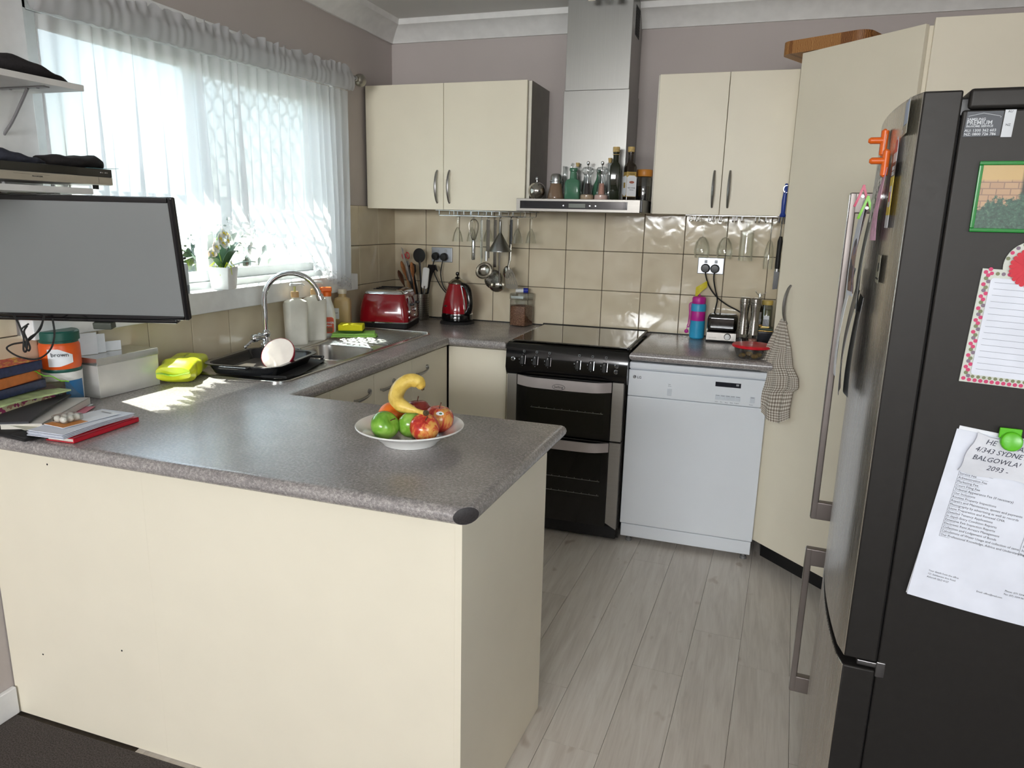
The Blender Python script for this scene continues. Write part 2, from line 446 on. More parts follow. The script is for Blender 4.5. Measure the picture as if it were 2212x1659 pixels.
g = G(); g.box(3.03, RW0, .92, 3.09, RW0 + .05, 2.08); g.box(3.03, RW1 - .05, .92, 3.09, RW1, 2.08); g.box(3.03, RW0, .92, 3.09, RW1, .97); g.box(3.03, RW0, 2.03, 3.09, RW1, 2.08); w2 = struct('added_window_right', g, alu)
g = G(); g.box(3.055, RW0 + .04, .96, 3.06, RW1 - .04, 2.04); part('pane', g, pane_m, w2)
DX0, DX1, DZ0, DZ1 = .08, 2.42, 1.55, 2.41           # made-up high window for the rear fill light, unseen
g = G(); g.box(0, YR, 0, 3.0, YR + .12, DZ0); g.box(0, YR, DZ0, DX0, YR + .12, 2.44); g.box(DX1, YR, DZ0, 3.0, YR + .12, 2.44); g.box(DX0, YR, DZ1, DX1, YR + .12, 2.44)
struct('wall_rear', g, wallpaint)
g = G(); g.box(-.14, YR, 2.44, 3.14, .14, 2.52); struct('ceiling', g, whitepaint, 'white ceiling')
g = G(); g.box(.0, YR, -.12, 3.0, 0, -.006)
floor = struct('floor', g, grout, 'whitewashed oak plank floor of the kitchen')
g = G(); g.box(0, YR + .12, -.006, 3.0, -2.415, .004); struct('floor.001', g, carpet_m, 'dark grey carpet of the dining end')
# floor planks
PW, PL = .165, 1.22
joints = {0: -.77, 1: -1.54, 2: -1.24, 3: -1.40, -1: -1.745, 4: -.6, 5: -1.1, -2: -1.2, -3: -.7, -4: -1.5, -5: -1.0, -6: -.5}
pk = {}
MROT = T(1.85, -1.27, 0) @ RZ(-2.6) @ T(-1.85, 1.27, 0)
def clip_plank(x0, x1, y0, y1):
    """plank outline cut by the room and the run of the carpet"""
    pts = [MROT @ Vector((x, y, 0)) for x, y in ((x0, y0), (x1, y0), (x1, y1), (x0, y1))]
    for ax, lim, sg in ((1, -2.413, 1), (1, -.012, -1), (0, .45, 1), (0, 2.985, -1)):
        out = []
        for i, p in enumerate(pts):
            q = pts[(i + 1) % len(pts)]; a = sg * (p[ax] - lim); b = sg * (q[ax] - lim)
            if a >= 0: out.append(p)
            if a * b < 0: out.append(p + (q - p) * (a / (a - b)))
        pts = out
        if len(pts) < 3: return None
    return pts
for c in range(-7, 9):
    x0 = 1.52 + PW * c; j = joints.get(c - 0, -.9 - .37 * (c % 3))
    for k in range(-2, 3):
        y1 = j + PL * k; y0 = y1 - PL
        pts = clip_plank(x0 + .0006, x0 + PW - .0006, y0 + .0006, y1 - .0006)
        if not pts: continue
        cx = sum(p.x for p in pts) / len(pts); cy = sum(p.y for p in pts) / len(pts)
        g = G(); g.prism([(p.x - cx, p.y - cy) for p in pts], -.006, rnd.uniform(0, .0004))
        part('plank', g, plank_m, floor, T(cx, cy, 0), ang=20)
# cove cornice
prof = [(0, 2.342), (.012, 2.342), (.016, 2.35), (.03, 2.368), (.052, 2.392), (.076, 2.41), (.086, 2.414), (.086, 2.428), (.092, 2.44), (0, 2.44)]
g = G(); g.prism([(-a, b) for a, b in prof], 0, 3.0, Matrix(((0, 0, 1, 0), (1, 0, 0, 0), (0, 1, 0, 0), (0, 0, 0, 1)))); struct('trim_1', g, cornicepaint, 'white cove cornice above the cooker wall')
g = G(); g.prism([(a, b) for a, b in prof], YR + .12, 0, Matrix(((1, 0, 0, 0), (0, 0, 1, 0), (0, 1, 0, 0), (0, 0, 0, 1)))); struct('trim_2', g, cornicepaint, 'white cove cornice above the window wall')
g = G(); g.box(0, YR + .12, .004, .016, -2.405, .09, .003); struct('baseboard_left', g, trimwhite, 'white skirting board beside the carpet')
# eave outside
g = G(); g.box(-.45, YR, 2.36, -.14, .5, 2.44); struct('trim_3', g, trimwhite)
# wall tiles: 200 mm squares, 3 rows above the worktop
TZ = (.9, 1.1, 1.3, 1.5); TH = .009
def tile_mesh(w, h):
    key = ('t', round(w, 3), round(h, 3))
    if key not in pk:
        g = G(); g.box(.0015, -TH, .0015, w - .0015, 0, h - .0015, .0022, 2); pk[key] = mesh_of('tile', g, tile_m, 30)
    return pk[key]
gb = G(); gb.box(0, -.0055, .895, 2.06, 0, 1.5); part('grout_bed', gb, grout, wall_back)
gl = G(); gl.box(0, -2.50, .895, .0055, 0, 1.08); gl.box(0, -.545, 1.08, .0055, 0, 1.5); gl.box(0, -2.50, 1.08, .0055, -2.255, 1.5); part('grout_bed', gl, grout, wall_left)
for r in range(3):
    for c in range(11):
        w = .2 if c < 10 else .055
        put('tile', tile_mesh(w, .2), wall_back, T(.2 * c, 0, TZ[r]))
for r in range(3):
    for c in range(13):
        a, b = -.2 * c, -.2 * (c + 1)
        if c == 12: b = -2.5
        if r > 0:
            if -.4 > a > -2.3 and c != 2 and c != 11: continue
            if c == 2: b = -.545
            if c == 11: a = -2.255
        h = .2
        put('tile', tile_mesh(a - b, h if not (r == 0 and False) else h), wall_left, T(0, b, TZ[r]) @ RZ(90))
# kitchen window: aluminium slider with a diamond security grille, sill and architrave
g = G(); g.box(-.11, WY0, WZ0 - .02, -.03, WY0 + .045, WZ1); g.box(-.11, WY1 - .045, WZ0 - .02, -.03, WY1, WZ1)
g.box(-.11, WY0, WZ0 - .02, -.03, WY1, WZ0 + .025); g.box(-.11, WY0, WZ1 - .045, -.03, WY1, WZ1)
win = struct('window_1', g, alu, 'white aluminium sliding window behind the sheer curtain')
YM = -1.42
def sash(name, y0, y1, x):
    g = G(); w = .038; d = .024
    g.box(x, y0, WZ0 + .026, x + d, y0 + w, WZ1 - .046, .003); g.box(x, y1 - w, WZ0 + .026, x + d, y1, WZ1 - .046, .003)
    g.box(x, y0 + w, WZ0 + .026, x + d, y1 - w, WZ0 + .026 + w, .003); g.box(x, y0 + w, WZ1 - .046 - w, x + d, y1 - w, WZ1 - .046, .003)
    s = part(name, g, alu, win)
    g = G(); g.box(x + .009, y0 + w - .004, WZ0 + .06, x + .014, y1 - w + .004, WZ1 - .08); part('pane', g, pane_m, s)
    return s
s1 = sash('sash', WY0 + .046, YM + .02, -.062); sash('sash', YM - .02, WY1 - .046, -.095)
g = G(); g.box(-.036, YM - .012, 1.42, -.022, YM + .012, 1.52, .004); part('catch', g, black, s1)
g = G(); cy, cz = .074, .112                      # expanded diamond grille outside the panes
zig = []
y = YM + .02; k = 0
while y < WY1 - .04:
    pts = []; z = WZ0 + .03; i = 0
    while z < WZ1 - .05:
        o = .0 if ((i + 1) // 2) % 2 == 0 else cy / 2
        if k % 2: o = cy / 2 - o
        pts.append((-.128, y + o, z)); z += (.020 if i % 2 == 1 else cz / 2 - .020); i += 1
    g.tube(pts, .0055, 4, flat=1.4); y += cy / 2; k += 1
grille = part('security_grille', g, alu, win); grille['kind'] = 'stuff'; grille['label'] = 'white diamond security grille outside the panes'
g = G(); g.box(-.12, -2.245, 1.087, .056, -.5, 1.166, .004); part('sill', g, trimwhite, win, label='deep white window sill with a square front')
g = G(); g.box(0, -2.245, 1.166, .018, WY0, 2.11, .003); g.box(0, WY1, 1.166, .018, -.505, 2.11, .003); g.box(0, -2.245, WZ1, .018, -.505, 2.11, .003); part('architrave', g, trimwhite, win)
# frame and pane of the made-up high window (behind the viewer)
g = G()
for a in (DX0, (DX0 + DX1) / 2 - .025, DX1 - .05): g.box(a, YR + .02, DZ0, a + .05, YR + .08, DZ1)
g.box(DX0, YR + .02, DZ1 - .05, DX1, YR + .08, DZ1); g.box(DX0, YR + .02, DZ0, DX1, YR + .08, DZ0 + .05)
dr = struct('added_window_rear', g, alu)
g = G(); g.box(DX0 + .04, YR + .045, DZ0 + .04, DX1 - .04, YR + .05, DZ1 - .04); part('pane', g, pane_m, dr)
# outside the window
g = G(); g.box(-14, -20, -.35, -.14, 8, -.25); g.box(-.14, -20, -.35, 8, YR, -.25); o = struct('ground', g, mat('lawn_soil', (48, 58, 36), .95, grain=(12, .3)))
g = G()
for k in range(26): g.box(-3.62, -5 + k * .31, -.25, -3.6, -5 + k * .31 + .298, 1.62, .004)
g.box(-3.66, -5, .1, -3.62, 3.06, .18); g.box(-3.66, -5, 1.3, -3.62, 3.06, 1.38)
fence = solo('boundary_fence', G().box(-3.68, -5, -.25, -3.665, 3.06, .0), mat('pale_fence_paint', (70, 78, 76), .8), 'pale paling fence outside beyond the window grille', 'fence')
for k in range(26):
    if k == 0: pm = mesh_of('paling', G().box(0, 0, 0, .02, .298, 1.87, .004), MC['pale_fence_paint'])
    put('paling', pm, fence, T(-3.66, -5 + k * .31, -.25))
part('rail', G().box(-3.70, -5, 1.3, -3.66, 3.06, 1.38), MC['pale_fence_paint'], fence)
def leafmat(name, c1, c2):
    t = NT(name); v = t.coord(); t.l.new(t.ramp(t.noise(v, 14, 2), [(.3, rgb(*c1)), (.7, rgb(*c2))]), t.b.inputs['Base Color']); t.set(Roughness=.6); return t.m
bushm = leafmat('shrub_leaf', (26, 42, 26), (54, 76, 46))
def shrub(x, y, h, w, lab, seed):
    r = random.Random(seed); t = thing('shrub', lab, 'shrub', (x, y, -.25)); g = G()
    for k in range(420):
        a = r.uniform(0, 6.28); q = r.random() ** .5; z = r.uniform(.12, 1); rr = w * q * (1.05 - .55 * abs(z - .5))
        M = T(rr * math.cos(a), rr * math.sin(a), z * h) @ RZ(r.uniform(0, 360)) @ RX(r.uniform(-70, 70)) @ SC(1, 1, 1)
        L = r.uniform(.05, .1); g.add([(0, -L, 0), (L * .4, 0, .012), (0, L, 0), (-L * .4, 0, .012)], [(0, 1, 2, 3)], M)
    f = part('foliage', g, bushm, t); f['kind'] = 'stuff'
    g = G()
    for k in range(5):
        a = k * 1.256; g.tube([(0, 0, 0), (.2 * w * math.cos(a), .2 * w * math.sin(a), h * .4), (.6 * w * math.cos(a), .6 * w * math.sin(a), h * .85)], [.018, .012, .006], 6)
    part('stem', g, wood2, t)
shrub(-2.0, .35, 1.55, .5, 'green shrub outside, the one straight behind the orchid', 3)
shrub(-2.5, 1.5, 1.75, .6, 'green shrub outside, furthest along the fence towards the cooker', 5)
shrub(-2.2, -.8, 1.35, .5, 'green shrub outside, nearest to the dining end', 8)

# ------------------------------------------------------------------ curtain on its rod
ZRl, ZRr = 2.012, 2.078                           # the rod hangs a little low at its dining end
def rodz(y): return ZRr + (ZRl - ZRr) * (-.5 - y) / 1.75
rod = thing('curtain_rod', 'silver curtain rod with ball finial above the window', 'curtain rod', (.075, -.5, ZRr))
g = G(); g.tube([(0, .0, 0), (0, -1.75, ZRl - ZRr)], .0085, 10); part('pole', g, satin, rod)
g = G(); g.lathe([(.0, -.02), (.012, -.02), (.013, -.01), (.02, -.006), (.027, .006), (.03, .02), (.026, .034), (.016, .042), (0, .045)], 18, RX(-90)); part('finial', g, mat('pewter', (150, 146, 136), .35, .8), rod, T(0, .012, 0))
g = G(); g.box(-.076, -.03, -.03, -.07, -.004, .03, .002); g.tube([(-.072, -.017, 0), (0, -.017, 0)], .005, 8); g.tube([(0, -.012, 0), (0, -.022, 0)], .0125, 12); part('bracket', g, satin, rod)
g = G(); g.box(-.076, -1.74, -.09, -.07, -1.715, -.035, .002); g.tube([(-.072, -1.728, -.065), (0, -1.728, -.065)], .005, 8); part('bracket', g, satin, rod)
CY0, CY1 = -2.14, -.565
hem_pts = [(-2.14, 1.42), (-2.06, 1.43), (-1.98, 1.40), (-1.9, 1.33), (-1.82, 1.27), (-1.72, 1.275), (-1.60, 1.345), (-1.47, 1.378), (-1.36, 1.362), (-1.2, 1.315), (-1.0, 1.262), (-.86, 1.19), (-.72, 1.125), (-.565, 1.092)]
def interp(tab, x):
    for (a, fa), (b, fb) in zip(tab, tab[1:]):
        if x <= b: return fa + (fb - fa) * max(0, (x - a)) / (b - a)
    return tab[-1][1]
r2 = random.Random(5); folds = []; yy = CY0
while yy < CY1 + .1: folds.append((yy, r2.uniform(.5, 1.0))); yy += r2.uniform(.014, .040)
def fold(y):
    for i in range(len(folds) - 1):
        if folds[i][0] <= y < folds[i + 1][0]:
            t = (y - folds[i][0]) / (folds[i + 1][0] - folds[i][0]); s_ = 1 if i % 2 else -1
            return (math.cos(math.pi * t)) * s_ * (folds[i][1] * (1 - t) + folds[i + 1][1] * t)
    return 0
def cpoint(u, z):
    y = CY0 + (CY1 - CY0) * u; zr = rodz(y); d = max(0, min(1, (zr - z) / .9)); amp = .004 + .020 * min(1, d * 1.6)
    yb = y + (-.022 * d if u > .9 else 0) * (u - .9) * 10 + .006 * math.sin(y * 31) * d
    return (.068 + fold(y + .012 * d * math.sin(y * 9)) * amp, yb, z)
def surf(u0, u1, nu, zf0, zf1, nv, uvs=None):
    g = G(); g.uv = []
    for i in range(nu + 1):
        u = u0 + (u1 - u0) * i / nu; y = CY0 + (CY1 - CY0) * u; a, b = zf0(y), zf1(y)
        for j in range(nv + 1):
            g.v.append(cpoint(u, a + (b - a) * j / nv)); g.uv.append((y * (uvs or 1), (a + (b - a) * j / nv) * (uvs or 1)))
    for i in range(nu):
        for j in range(nv):
            k = i * (nv + 1) + j; g.f.append((k, k + nv + 1, k + nv + 2, k + 1)); g.mi.append(0)
    return g
def uvpart(name, g, m, parent):
    me = mesh_of(name, g, m, 80); ul = me.uv_layers.new(name='UVMap')
    for lp in me.loops: ul.data[lp.index].uv = g.uv[lp.vertex_index]
    return put(name, me, parent)
cur = thing('curtain', 'white sheer kitchen curtain with an arched lace hem hanging over the window', 'curtain')
LB = .058
uvpart('drape', surf(0, 1, 460, lambda y: interp(hem_pts, y) + LB, lambda y: rodz(y) - .062, 26), sheer, cur)
def scal(y): return interp(hem_pts, y) - .004 + .026 * abs(((y / .034) % 1) * 2 - 1)
lb = uvpart('lace_border', surf(0, 1, 640, scal, lambda y: interp(hem_pts, y) + LB, 5, 95), lace_m, cur); lb['label'] = 'scalloped lace border'
g = G()                                            # gathered heading in two pleated frills round the rod
def head(u, v):
    y = CY0 - .012 + (CY1 + .035 - CY0) * u; a = v * 2 * math.pi
    gat = .0014 * math.sin(y * 150 + 2.2 * math.sin(y * 23)) + .0012 * math.sin(y * 61)
    rx = .0145 + gat; rz_ = .036 + gat
    x = .076 + rx * math.cos(a); z = rodz(y) - .022 + rz_ * math.sin(a)
    if .17 < v < .33:                                  # the narrow frill standing above the rod
        k = 1 - abs(v - .25) / .08; z += k * (.030 + .007 * math.sin(y * 83 + math.sin(y * 29) * 2)); x += k * .009 * math.sin(y * 118 + 3 * math.sin(y * 17))
    return (x, y, z)
vs = []; NU, NV = 420, 20
for i in range(NU + 1):
    for j in range(NV): vs.append(head(i / NU, j / NV))
fs = [(i * NV + j, (i + 1) * NV + j, (i + 1) * NV + (j + 1) % NV, i * NV + (j + 1) % NV) for i in range(NU) for j in range(NV)]
g.add(vs, fs); part('gathered_heading', g, sheer_hd, cur, ang=70)

# ------------------------------------------------------------------ cabinets
def bow_handle(L, out=.026, r=.0052):
    """upright bow pull, length L along local Z, standing off towards -Y"""
    pts = []
    for i in range(15):
        t = i / 14; pts.append((0, -out * math.sin(math.pi * t) ** .6 if 0 < t < 1 else .0, (t - .5) * L))
    rs = [r * (.9 + .5 * math.sin(math.pi * i / 14)) for i in range(15)]
    g = G(); g.tube(pts, rs, 8); return g
HB = mesh_of('handle', bow_handle(.155), satin)
def wall_unit(name, label, x0, x1, xm, hl, loc=(0, 0, 1.49)):
    t = thing(name, label, 'cabinet', (x0, 0, 1.49), 0, None)
    w = x1 - x0; H = .59
    g = G(); g.box(0, -.301, 0, .016, -.001, H); g.box(w - .016, -.301, 0, w, -.001, H); g.box(.016, -.301, 0, w - .016, -.001, .016); g.box(.016, -.301, H - .016, w - .016, -.001, H); g.box(.016, -.02, .016, w - .016, -.001, H - .016)
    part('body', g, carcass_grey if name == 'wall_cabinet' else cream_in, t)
    for a, b, hx in ((.004 + hl[0], xm - x0 - .001, xm - x0 - .033), (xm - x0 + .001, w - hl[1], xm - x0 + .033)):
        g = G(); g.box(a, -.321, -.002, b, -.3025, H, .0018, 2); d = part('door', g, cream, t)
        put('handle', HB, d, T(hx, -.3215, .108))
    return t
cream_side = mat('cabinet_side_panel', (128, 122, 112), .5)
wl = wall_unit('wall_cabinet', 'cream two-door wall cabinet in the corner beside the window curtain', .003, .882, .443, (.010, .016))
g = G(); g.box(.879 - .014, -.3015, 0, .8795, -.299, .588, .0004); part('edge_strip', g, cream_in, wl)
wr = wall_unit('wall_cabinet.001', 'cream two-door wall cabinet between the range hood and the pantry', 1.466, 2.05, 1.769, (.004, .004))
def lever_pull():
    """flared pull lying along local +X: thick end, thin neck, scroll"""
    P = spline([(0, -.015, -.002), (.03, -.018, -.002), (.065, -.018, .0), (.095, -.015, .004), (.110, -.010, .008), (.114, -.004, .011)], 5)
    n = len(P); rs = [.0072 - .0042 * min(1, i / (n * .8)) for i in range(n)]
    g = G(); g.tube(P, rs, 10); g.tube([(.114, 0, .011), (.114, -.006, .011), (.114, -.009, .011)], [.0105, .0100, .006], 14); g.tube([(.004, 0, -.002), (.004, -.014, -.002)], .004, 8); return g
LP = mesh_of('handle', lever_pull(), satin)
# sink run: units face +X, local X runs away from the viewer along +Y
ys = [-1.84, -1.598, -1.289, -.96, -.5835]; nm = ['beside the peninsula', 'nearest the peninsula with a pull', 'under the sink bowls', 'nearest the cooker corner']
for i in range(4):
    w = ys[i + 1] - ys[i]
    t = thing('base_cabinet', ['narrow cream sink cabinet front tucked against the peninsula', 'cream sink cabinet with a lever pull, closest to the peninsula', 'cream sink cabinet with a lever pull, second from the cooker corner', 'cream sink cabinet with a lever pull, in the cooker corner'][i], 'cabinet', (.56, ys[i], 0), 90, 'sink cabinets')
    g = G(); g.box(.001, .004, .1, w - .001, .545, .70); part('body', g, cream_in, t)
    g = G(); g.box(.001, .05, 0, w - .001, .066, .1); part('kickboard', g, blackmatte, t)
    g = G(); g.box(.0015, -.02, .102, w - .0015, .002, .852, .0016, 2); d = part('door', g, cream, t)
    if i: put('handle', LP, d, T({1: .155, 2: .045, 3: .035}[i] + (0 if i == 1 else 0), -.02, .782))
t = thing('base_cabinet.004', 'plain cream base cabinet door between the sink corner and the cooker', 'cabinet', (.585, -.56, 0))
g = G(); g.box(.0, .004, .1, .312, .55, .858); part('body', g, cream_in, t)
g = G(); g.box(0, .05, 0, .312, .066, .1); part('kickboard', g, blackmatte, t)
g = G(); g.box(.002, -.02, .102, .296, .002, .852, .0016, 2); part('door', g, cream, t)
g = G(); g.box(.298, -.018, .0, .314, .3, .858, .001); part('end_panel', g, cream, t)
# peninsula
pen = thing('peninsula_cabinet', 'cream panelled peninsula standing on the carpet edge under the fruit plate', 'cabinet', (0, -2.4, 0))
g = G(); g.prism([(.02, .02), (1.395, .02), (1.42, .50), (.02, .50)], .004, .70); part('body', g, cream_in, pen)
g = G(); g.box(.003, 0, .004, .5539, .018, .8615); part('back_panel', g, cream, pen)
g = G(); g.box(.5541, 0, .004, 1.392, .018, .8615); part('back_panel', g, cream, pen)
g = G(); g.prism([(1.3925, -.001), (1.4085, -.001), (1.4385, .545), (1.4215, .545)], .002, .8615); part('end_panel', g, cream, pen)
g = G(); g.prism([(.62, .503), (1.42, .503), (1.421, .521), (.62, .521)], .1, .855); part('front_panel', g, cream, pen)
g = G()
for x, z in ((.07, .79), (.245, .80), (.135, .22), (.43, .30)): g.lathe([(0, 0), (.0026, 0), (.0026, .0006), (0, .0006)], 8, T(x, 0, z) @ RX(90))
part('screw_cap', g, darkgap, pen)
# worktops
wt = thing('worktop', 'grey speckled worktop with rounded edge wrapping the sink, corner and peninsula', 'worktop', (0, 0, 0))
WP = [(.004, -2.50), (1.468, -2.50), (1.488, -1.84), (.612, -1.84), (.612, -.632), (.893, -.632), (.893, -.007), (.007, -.007)]
g = G(); bullnose(g, WP, .862, .9)
bm = bmesh.new(); me0 = mesh_of('tmp', g, lam); bm.from_mesh(me0); bpy.data.meshes.remove(me0)
cutp = Vector((1.468 - .019, -2.50 + .019, 0)); cn = Vector((1, -1, 0)).normalized()
bmesh.ops.bisect_plane(bm, geom=bm.verts[:] + bm.edges[:] + bm.faces[:], dist=1e-5, plane_co=cutp, plane_no=cn, clear_outer=True)
bmesh.ops.holes_fill(bm, edges=[e for e in bm.edges if e.is_boundary], sides=0)
g = G(); g.bm(bm); slab = part('slab', g, lam, wt)
cg = G(); cg.box(.085, -1.715, .5, .475, -.99, 1.2); boolean_cut(slab, cg)
slab.data.polygons.foreach_set('use_smooth', [True] * len(slab.data.polygons)); slab.data.set_sharp_from_angle(angle=rad(35))
g = G(); g.lathe([(0, 0), (.0275, 0), (.0275, .0012), (.026, .0018), (0, .0018)], 28, T(*(cutp + Vector((0, 0, .881)))) @ RZ(45) @ RX(90) @ SC(1, .64, 1)); part('edge_cap', g, mat('dark_edge_cap', (52, 48, 48), .5, grain=(300, .35)), wt, label='dark oval cap on the cut corner')
g = G(); g.box(.0, -.014, .897, .895, -.005, .9035); g.box(.0055, -2.5, .897, .014, 0, .9035); part('sealant', g, rubber, wt)
wt2 = thing('worktop.001', 'short grey speckled worktop above the dishwasher', 'worktop', (1.46, 0, 0))
g = G(); bullnose(g, [(0, -.632), (.588, -.632), (.588, -.007), (0, -.007)], .862, .9); part('slab', g, lam, wt2)
g = G(); g.box(.0, -.014, .897, .59, -.005, .9035); part('sealant', g, rubber, wt2)
# pantry
MD = T(2.052, -.558, 0) @ RZ(-45)
pan = thing('pantry', 'tall cream corner pantry with a diagonal door beside the dishwasher', 'cabinet', (2.052, -.558, 0))
g = G(); g.prism([(0, .545), (0, .004), (.35, -.346), (.94, -.346), (.94, .545)], .1, 2.085); part('body', g, cream, pan)
g = G(); g.prism([(.03, .5), (.03, .045), (.37, -.295), (.94, -.295), (.94, .5)], 0, .1); part('kickboard', g, black, pan)
D = T(0, 0, 0) @ RZ(-45)
g = G(); g.box(.0, -.02, .097, .494, -.002, 2.088, .0016, 2, M=D); pd = part('door', g, cream, pan)
put('handle', HB, pd, D @ T(.066, -.0205, 1.14))
g = G(); g.box(.361, -.362, .002, .94, -.348, 2.105, .001); part('end_panel', g, cream, pan)

# ------------------------------------------------------------------ sink and tap
sk = thing('sink', 'stainless double-bowl sink with a ribbed drainer set in the worktop', 'sink', (.07, -1.745, .9))
g = G(); g.prism(rrect(0, 0, .425, 1.19, .05, 6), .0002, .003)
deck = part('deck', g, sinksteel, sk)
def bowl(y0, y1, x0, x1, depth):
    ws, ds = (x1 - x0) / 2, (y1 - y0) / 2; M = T((x0 + x1) / 2, (y0 + y1) / 2, 0); g = G()
    prof = [(0, .06, .0034), (.0, .06, .0), (.004, .06, -.01), (.010, .055, -depth * .8), (.022, .05, -depth * .95), (.05, .04, -depth), (min(ws, ds) * .7, .02, -depth - .003)]
    rings = [[(x, y, z) for x, y in rrect(-ws + i, -ds + i, ws - i, ds - i, max(.01, r), 6)] for i, r, z in prof]
    n = len(rings[0]); vs = [p for R_ in rings for p in R_]; fs = []
    for k in range(len(rings) - 1):
        for i in range(n): j = (i + 1) % n; fs.append((k * n + i, (k + 1) * n + i, (k + 1) * n + j, k * n + j))
    fs.append(tuple(range((len(rings) - 1) * n, len(rings) * n))); g.add(vs, fs, M)
    b = part('bowl', g, sinksteel, sk)
    g = G(); g.lathe([(0, .002), (.03, .002), (.034, .0), (.036, -.002), (0, -.002)], 20, M @ T(0, 0, -depth - .001)); part('drain', g, chrome, b)
    c = G(); c.prism(rrect(-ws + .0005, -ds + .0005, ws - .0005, ds - .0005, .06, 6), -.1, .1, M); return c
c1 = bowl(.055, .355, .055, .395, .15); c2 = bowl(.405, .705, .115, .395, .15)
boolean_cut(deck, c1); boolean_cut(deck, c2)
g = G(); ro = rrect(.002, .002, .423, 1.188, .05, 6); g.tube([(x, y, .0028) for x, y in ro], .0032, 6, True); part('rim', g, sinksteel, sk)
g = G()
for k in range(19):
    y = .80 + k * .019; g.tube([(.075, y, .0022), (.08, y, .0042), (.38, y - .0, .0042), (.39, y, .0022)], .0034, 6)
for k in range(12):
    a = rad(150 + k * 20 / 1.0 * .75); g.tube([(.255 + .13 * math.cos(a) * .6, .80 + .10 * math.sin(a) * .5 - .0, .0024), (.255 + .2 * math.cos(a) * .6, .82 + .10 * math.sin(a) * .9, .0036)], .0024, 6)
part('drainer_rib', g, sinksteel, sk)
g = G(); g.box(.02, 1.168, .0, .405, 1.184, .011, .004, 3); part('end_upstand', g, sinksteel, sk)
tap = thing('mixer_tap', 'chrome gooseneck mixer tap with side levers behind the sink bowls', 'tap', (.135, -1.345, .903))
g = G(); g.lathe([(0, 0), (.027, 0), (.028, .006), (.022, .012), (.018, .018), (.0195, .03), (.0225, .045), (.022, .055), (.0165, .066), (.015, .075), (.017, .08), (.018, .086), (.015, .094), (.0115, .1), (0, .1)], 24); part('body', g, chrome, tap)
dv = Vector((.93, .36, 0)).normalized(); R_ = .108; P = [Vector((0, 0, .095)), Vector((0, 0, .16)), Vector((0, 0, .215))]
for i in range(1, 15):
    a = math.pi - i * (math.pi * .93) / 14; P.append(dv * (R_ + R_ * math.cos(a)) + Vector((0, 0, .215 + R_ * math.sin(a))))
g = G(); g.tube(P, .0105, 14); part('spout', g, chrome, tap)
g = G(); e = P[-1]; e0 = P[-2]; d = (e - e0).normalized(); g.tube([e - d * .004, e + d * .005, e + d * .018, e + d * .020], [.0135, .0145, .0145, .012], 16); part('aerator', g, chrome, tap)
for s_, q in ((-1, 'a'), (1, 'b')):
    g = G(); ax = Vector((.55, -.83, 0)) if s_ < 0 else Vector((-.2, -.95, 0)).normalized(); P0 = Vector((0, 0, .048 if s_ < 0 else .072))
    g.tube([P0 + ax * .014, P0 + ax * .03, P0 + ax * .05], [.012, .011, .0135], 14)
    g.tube([P0 + ax * .05, P0 + ax * .064, P0 + ax * .07, P0 + ax * .074], [.016, .0165, .012, .004], 14)
    g.tube([P0 + ax * .06, P0 + ax * .075 + Vector((0, -.0, -.012)), P0 + ax * .10 + Vector((0, 0, -.026))], [.006, .0055, .004], 10)
    g.ball(P0 + ax * .103 + Vector((0, 0, -.028)), .0075, 12)
    part('lever', g, chrome, tap)
g = G(); g.ball((-.012, -.026, .078), .012, 14); g.tube([(0, 0, .07), (-.012, -.026, .078)], .006, 8); part('knob', g, chrome, tap)

# ------------------------------------------------------------------ range hood
hd = thing('range_hood', 'stainless steel chimney range hood over the cooker', 'range hood', (.884, 0, 1.487))
HW = .563
g = G(); g.box(0, -.50, 0, HW, -.40, .056, .002); g.box(.0, -.40, .004, HW - .0, -.012, .056, .002); part('canopy', g, steel_h, hd)
g = G(); g.box(.018, -.5015, .012, HW - .055, -.499, .046, .0008); part('control_panel', g, mat('hood_glass_panel', (16, 22, 30), .06, coat=.4), hd)
g = G(); g.box(.246, -.5025, .018, .322, -.5012, .036, .0004); part('display', g, mat('hood_display', (96, 102, 92), .3), hd)
g = G()
for x in (.222, .342, .368): g.lathe([(0, 0), (.0035, 0), (.0035, .001), (0, .001)], 10, T(x, -.5012, .027) @ FRONT)
part('button', g, satin, hd)
g = G(); g.box(HW, -.50, .003, HW + .010, -.02, .056, .002); part('end_cap', g, black, hd)
g = G(); g.box(.147, -.28, .057, .450, -.006, .545, .0015); part('lower_chimney', g, steel, hd)
uc = G(); uc.box(.151, -.276, .546, .446, -.006, .952, .001); u_ = part('upper_chimney', uc, steel, hd)
g = G()
for k in range(9): g.box(.4455, -.19, .80 + k * .012, .448, -.09, .807 + k * .012)
g.box(.4450, -.195, .79, .4468, -.085, .915); part('vent_grille', g, blackmatte, hd)

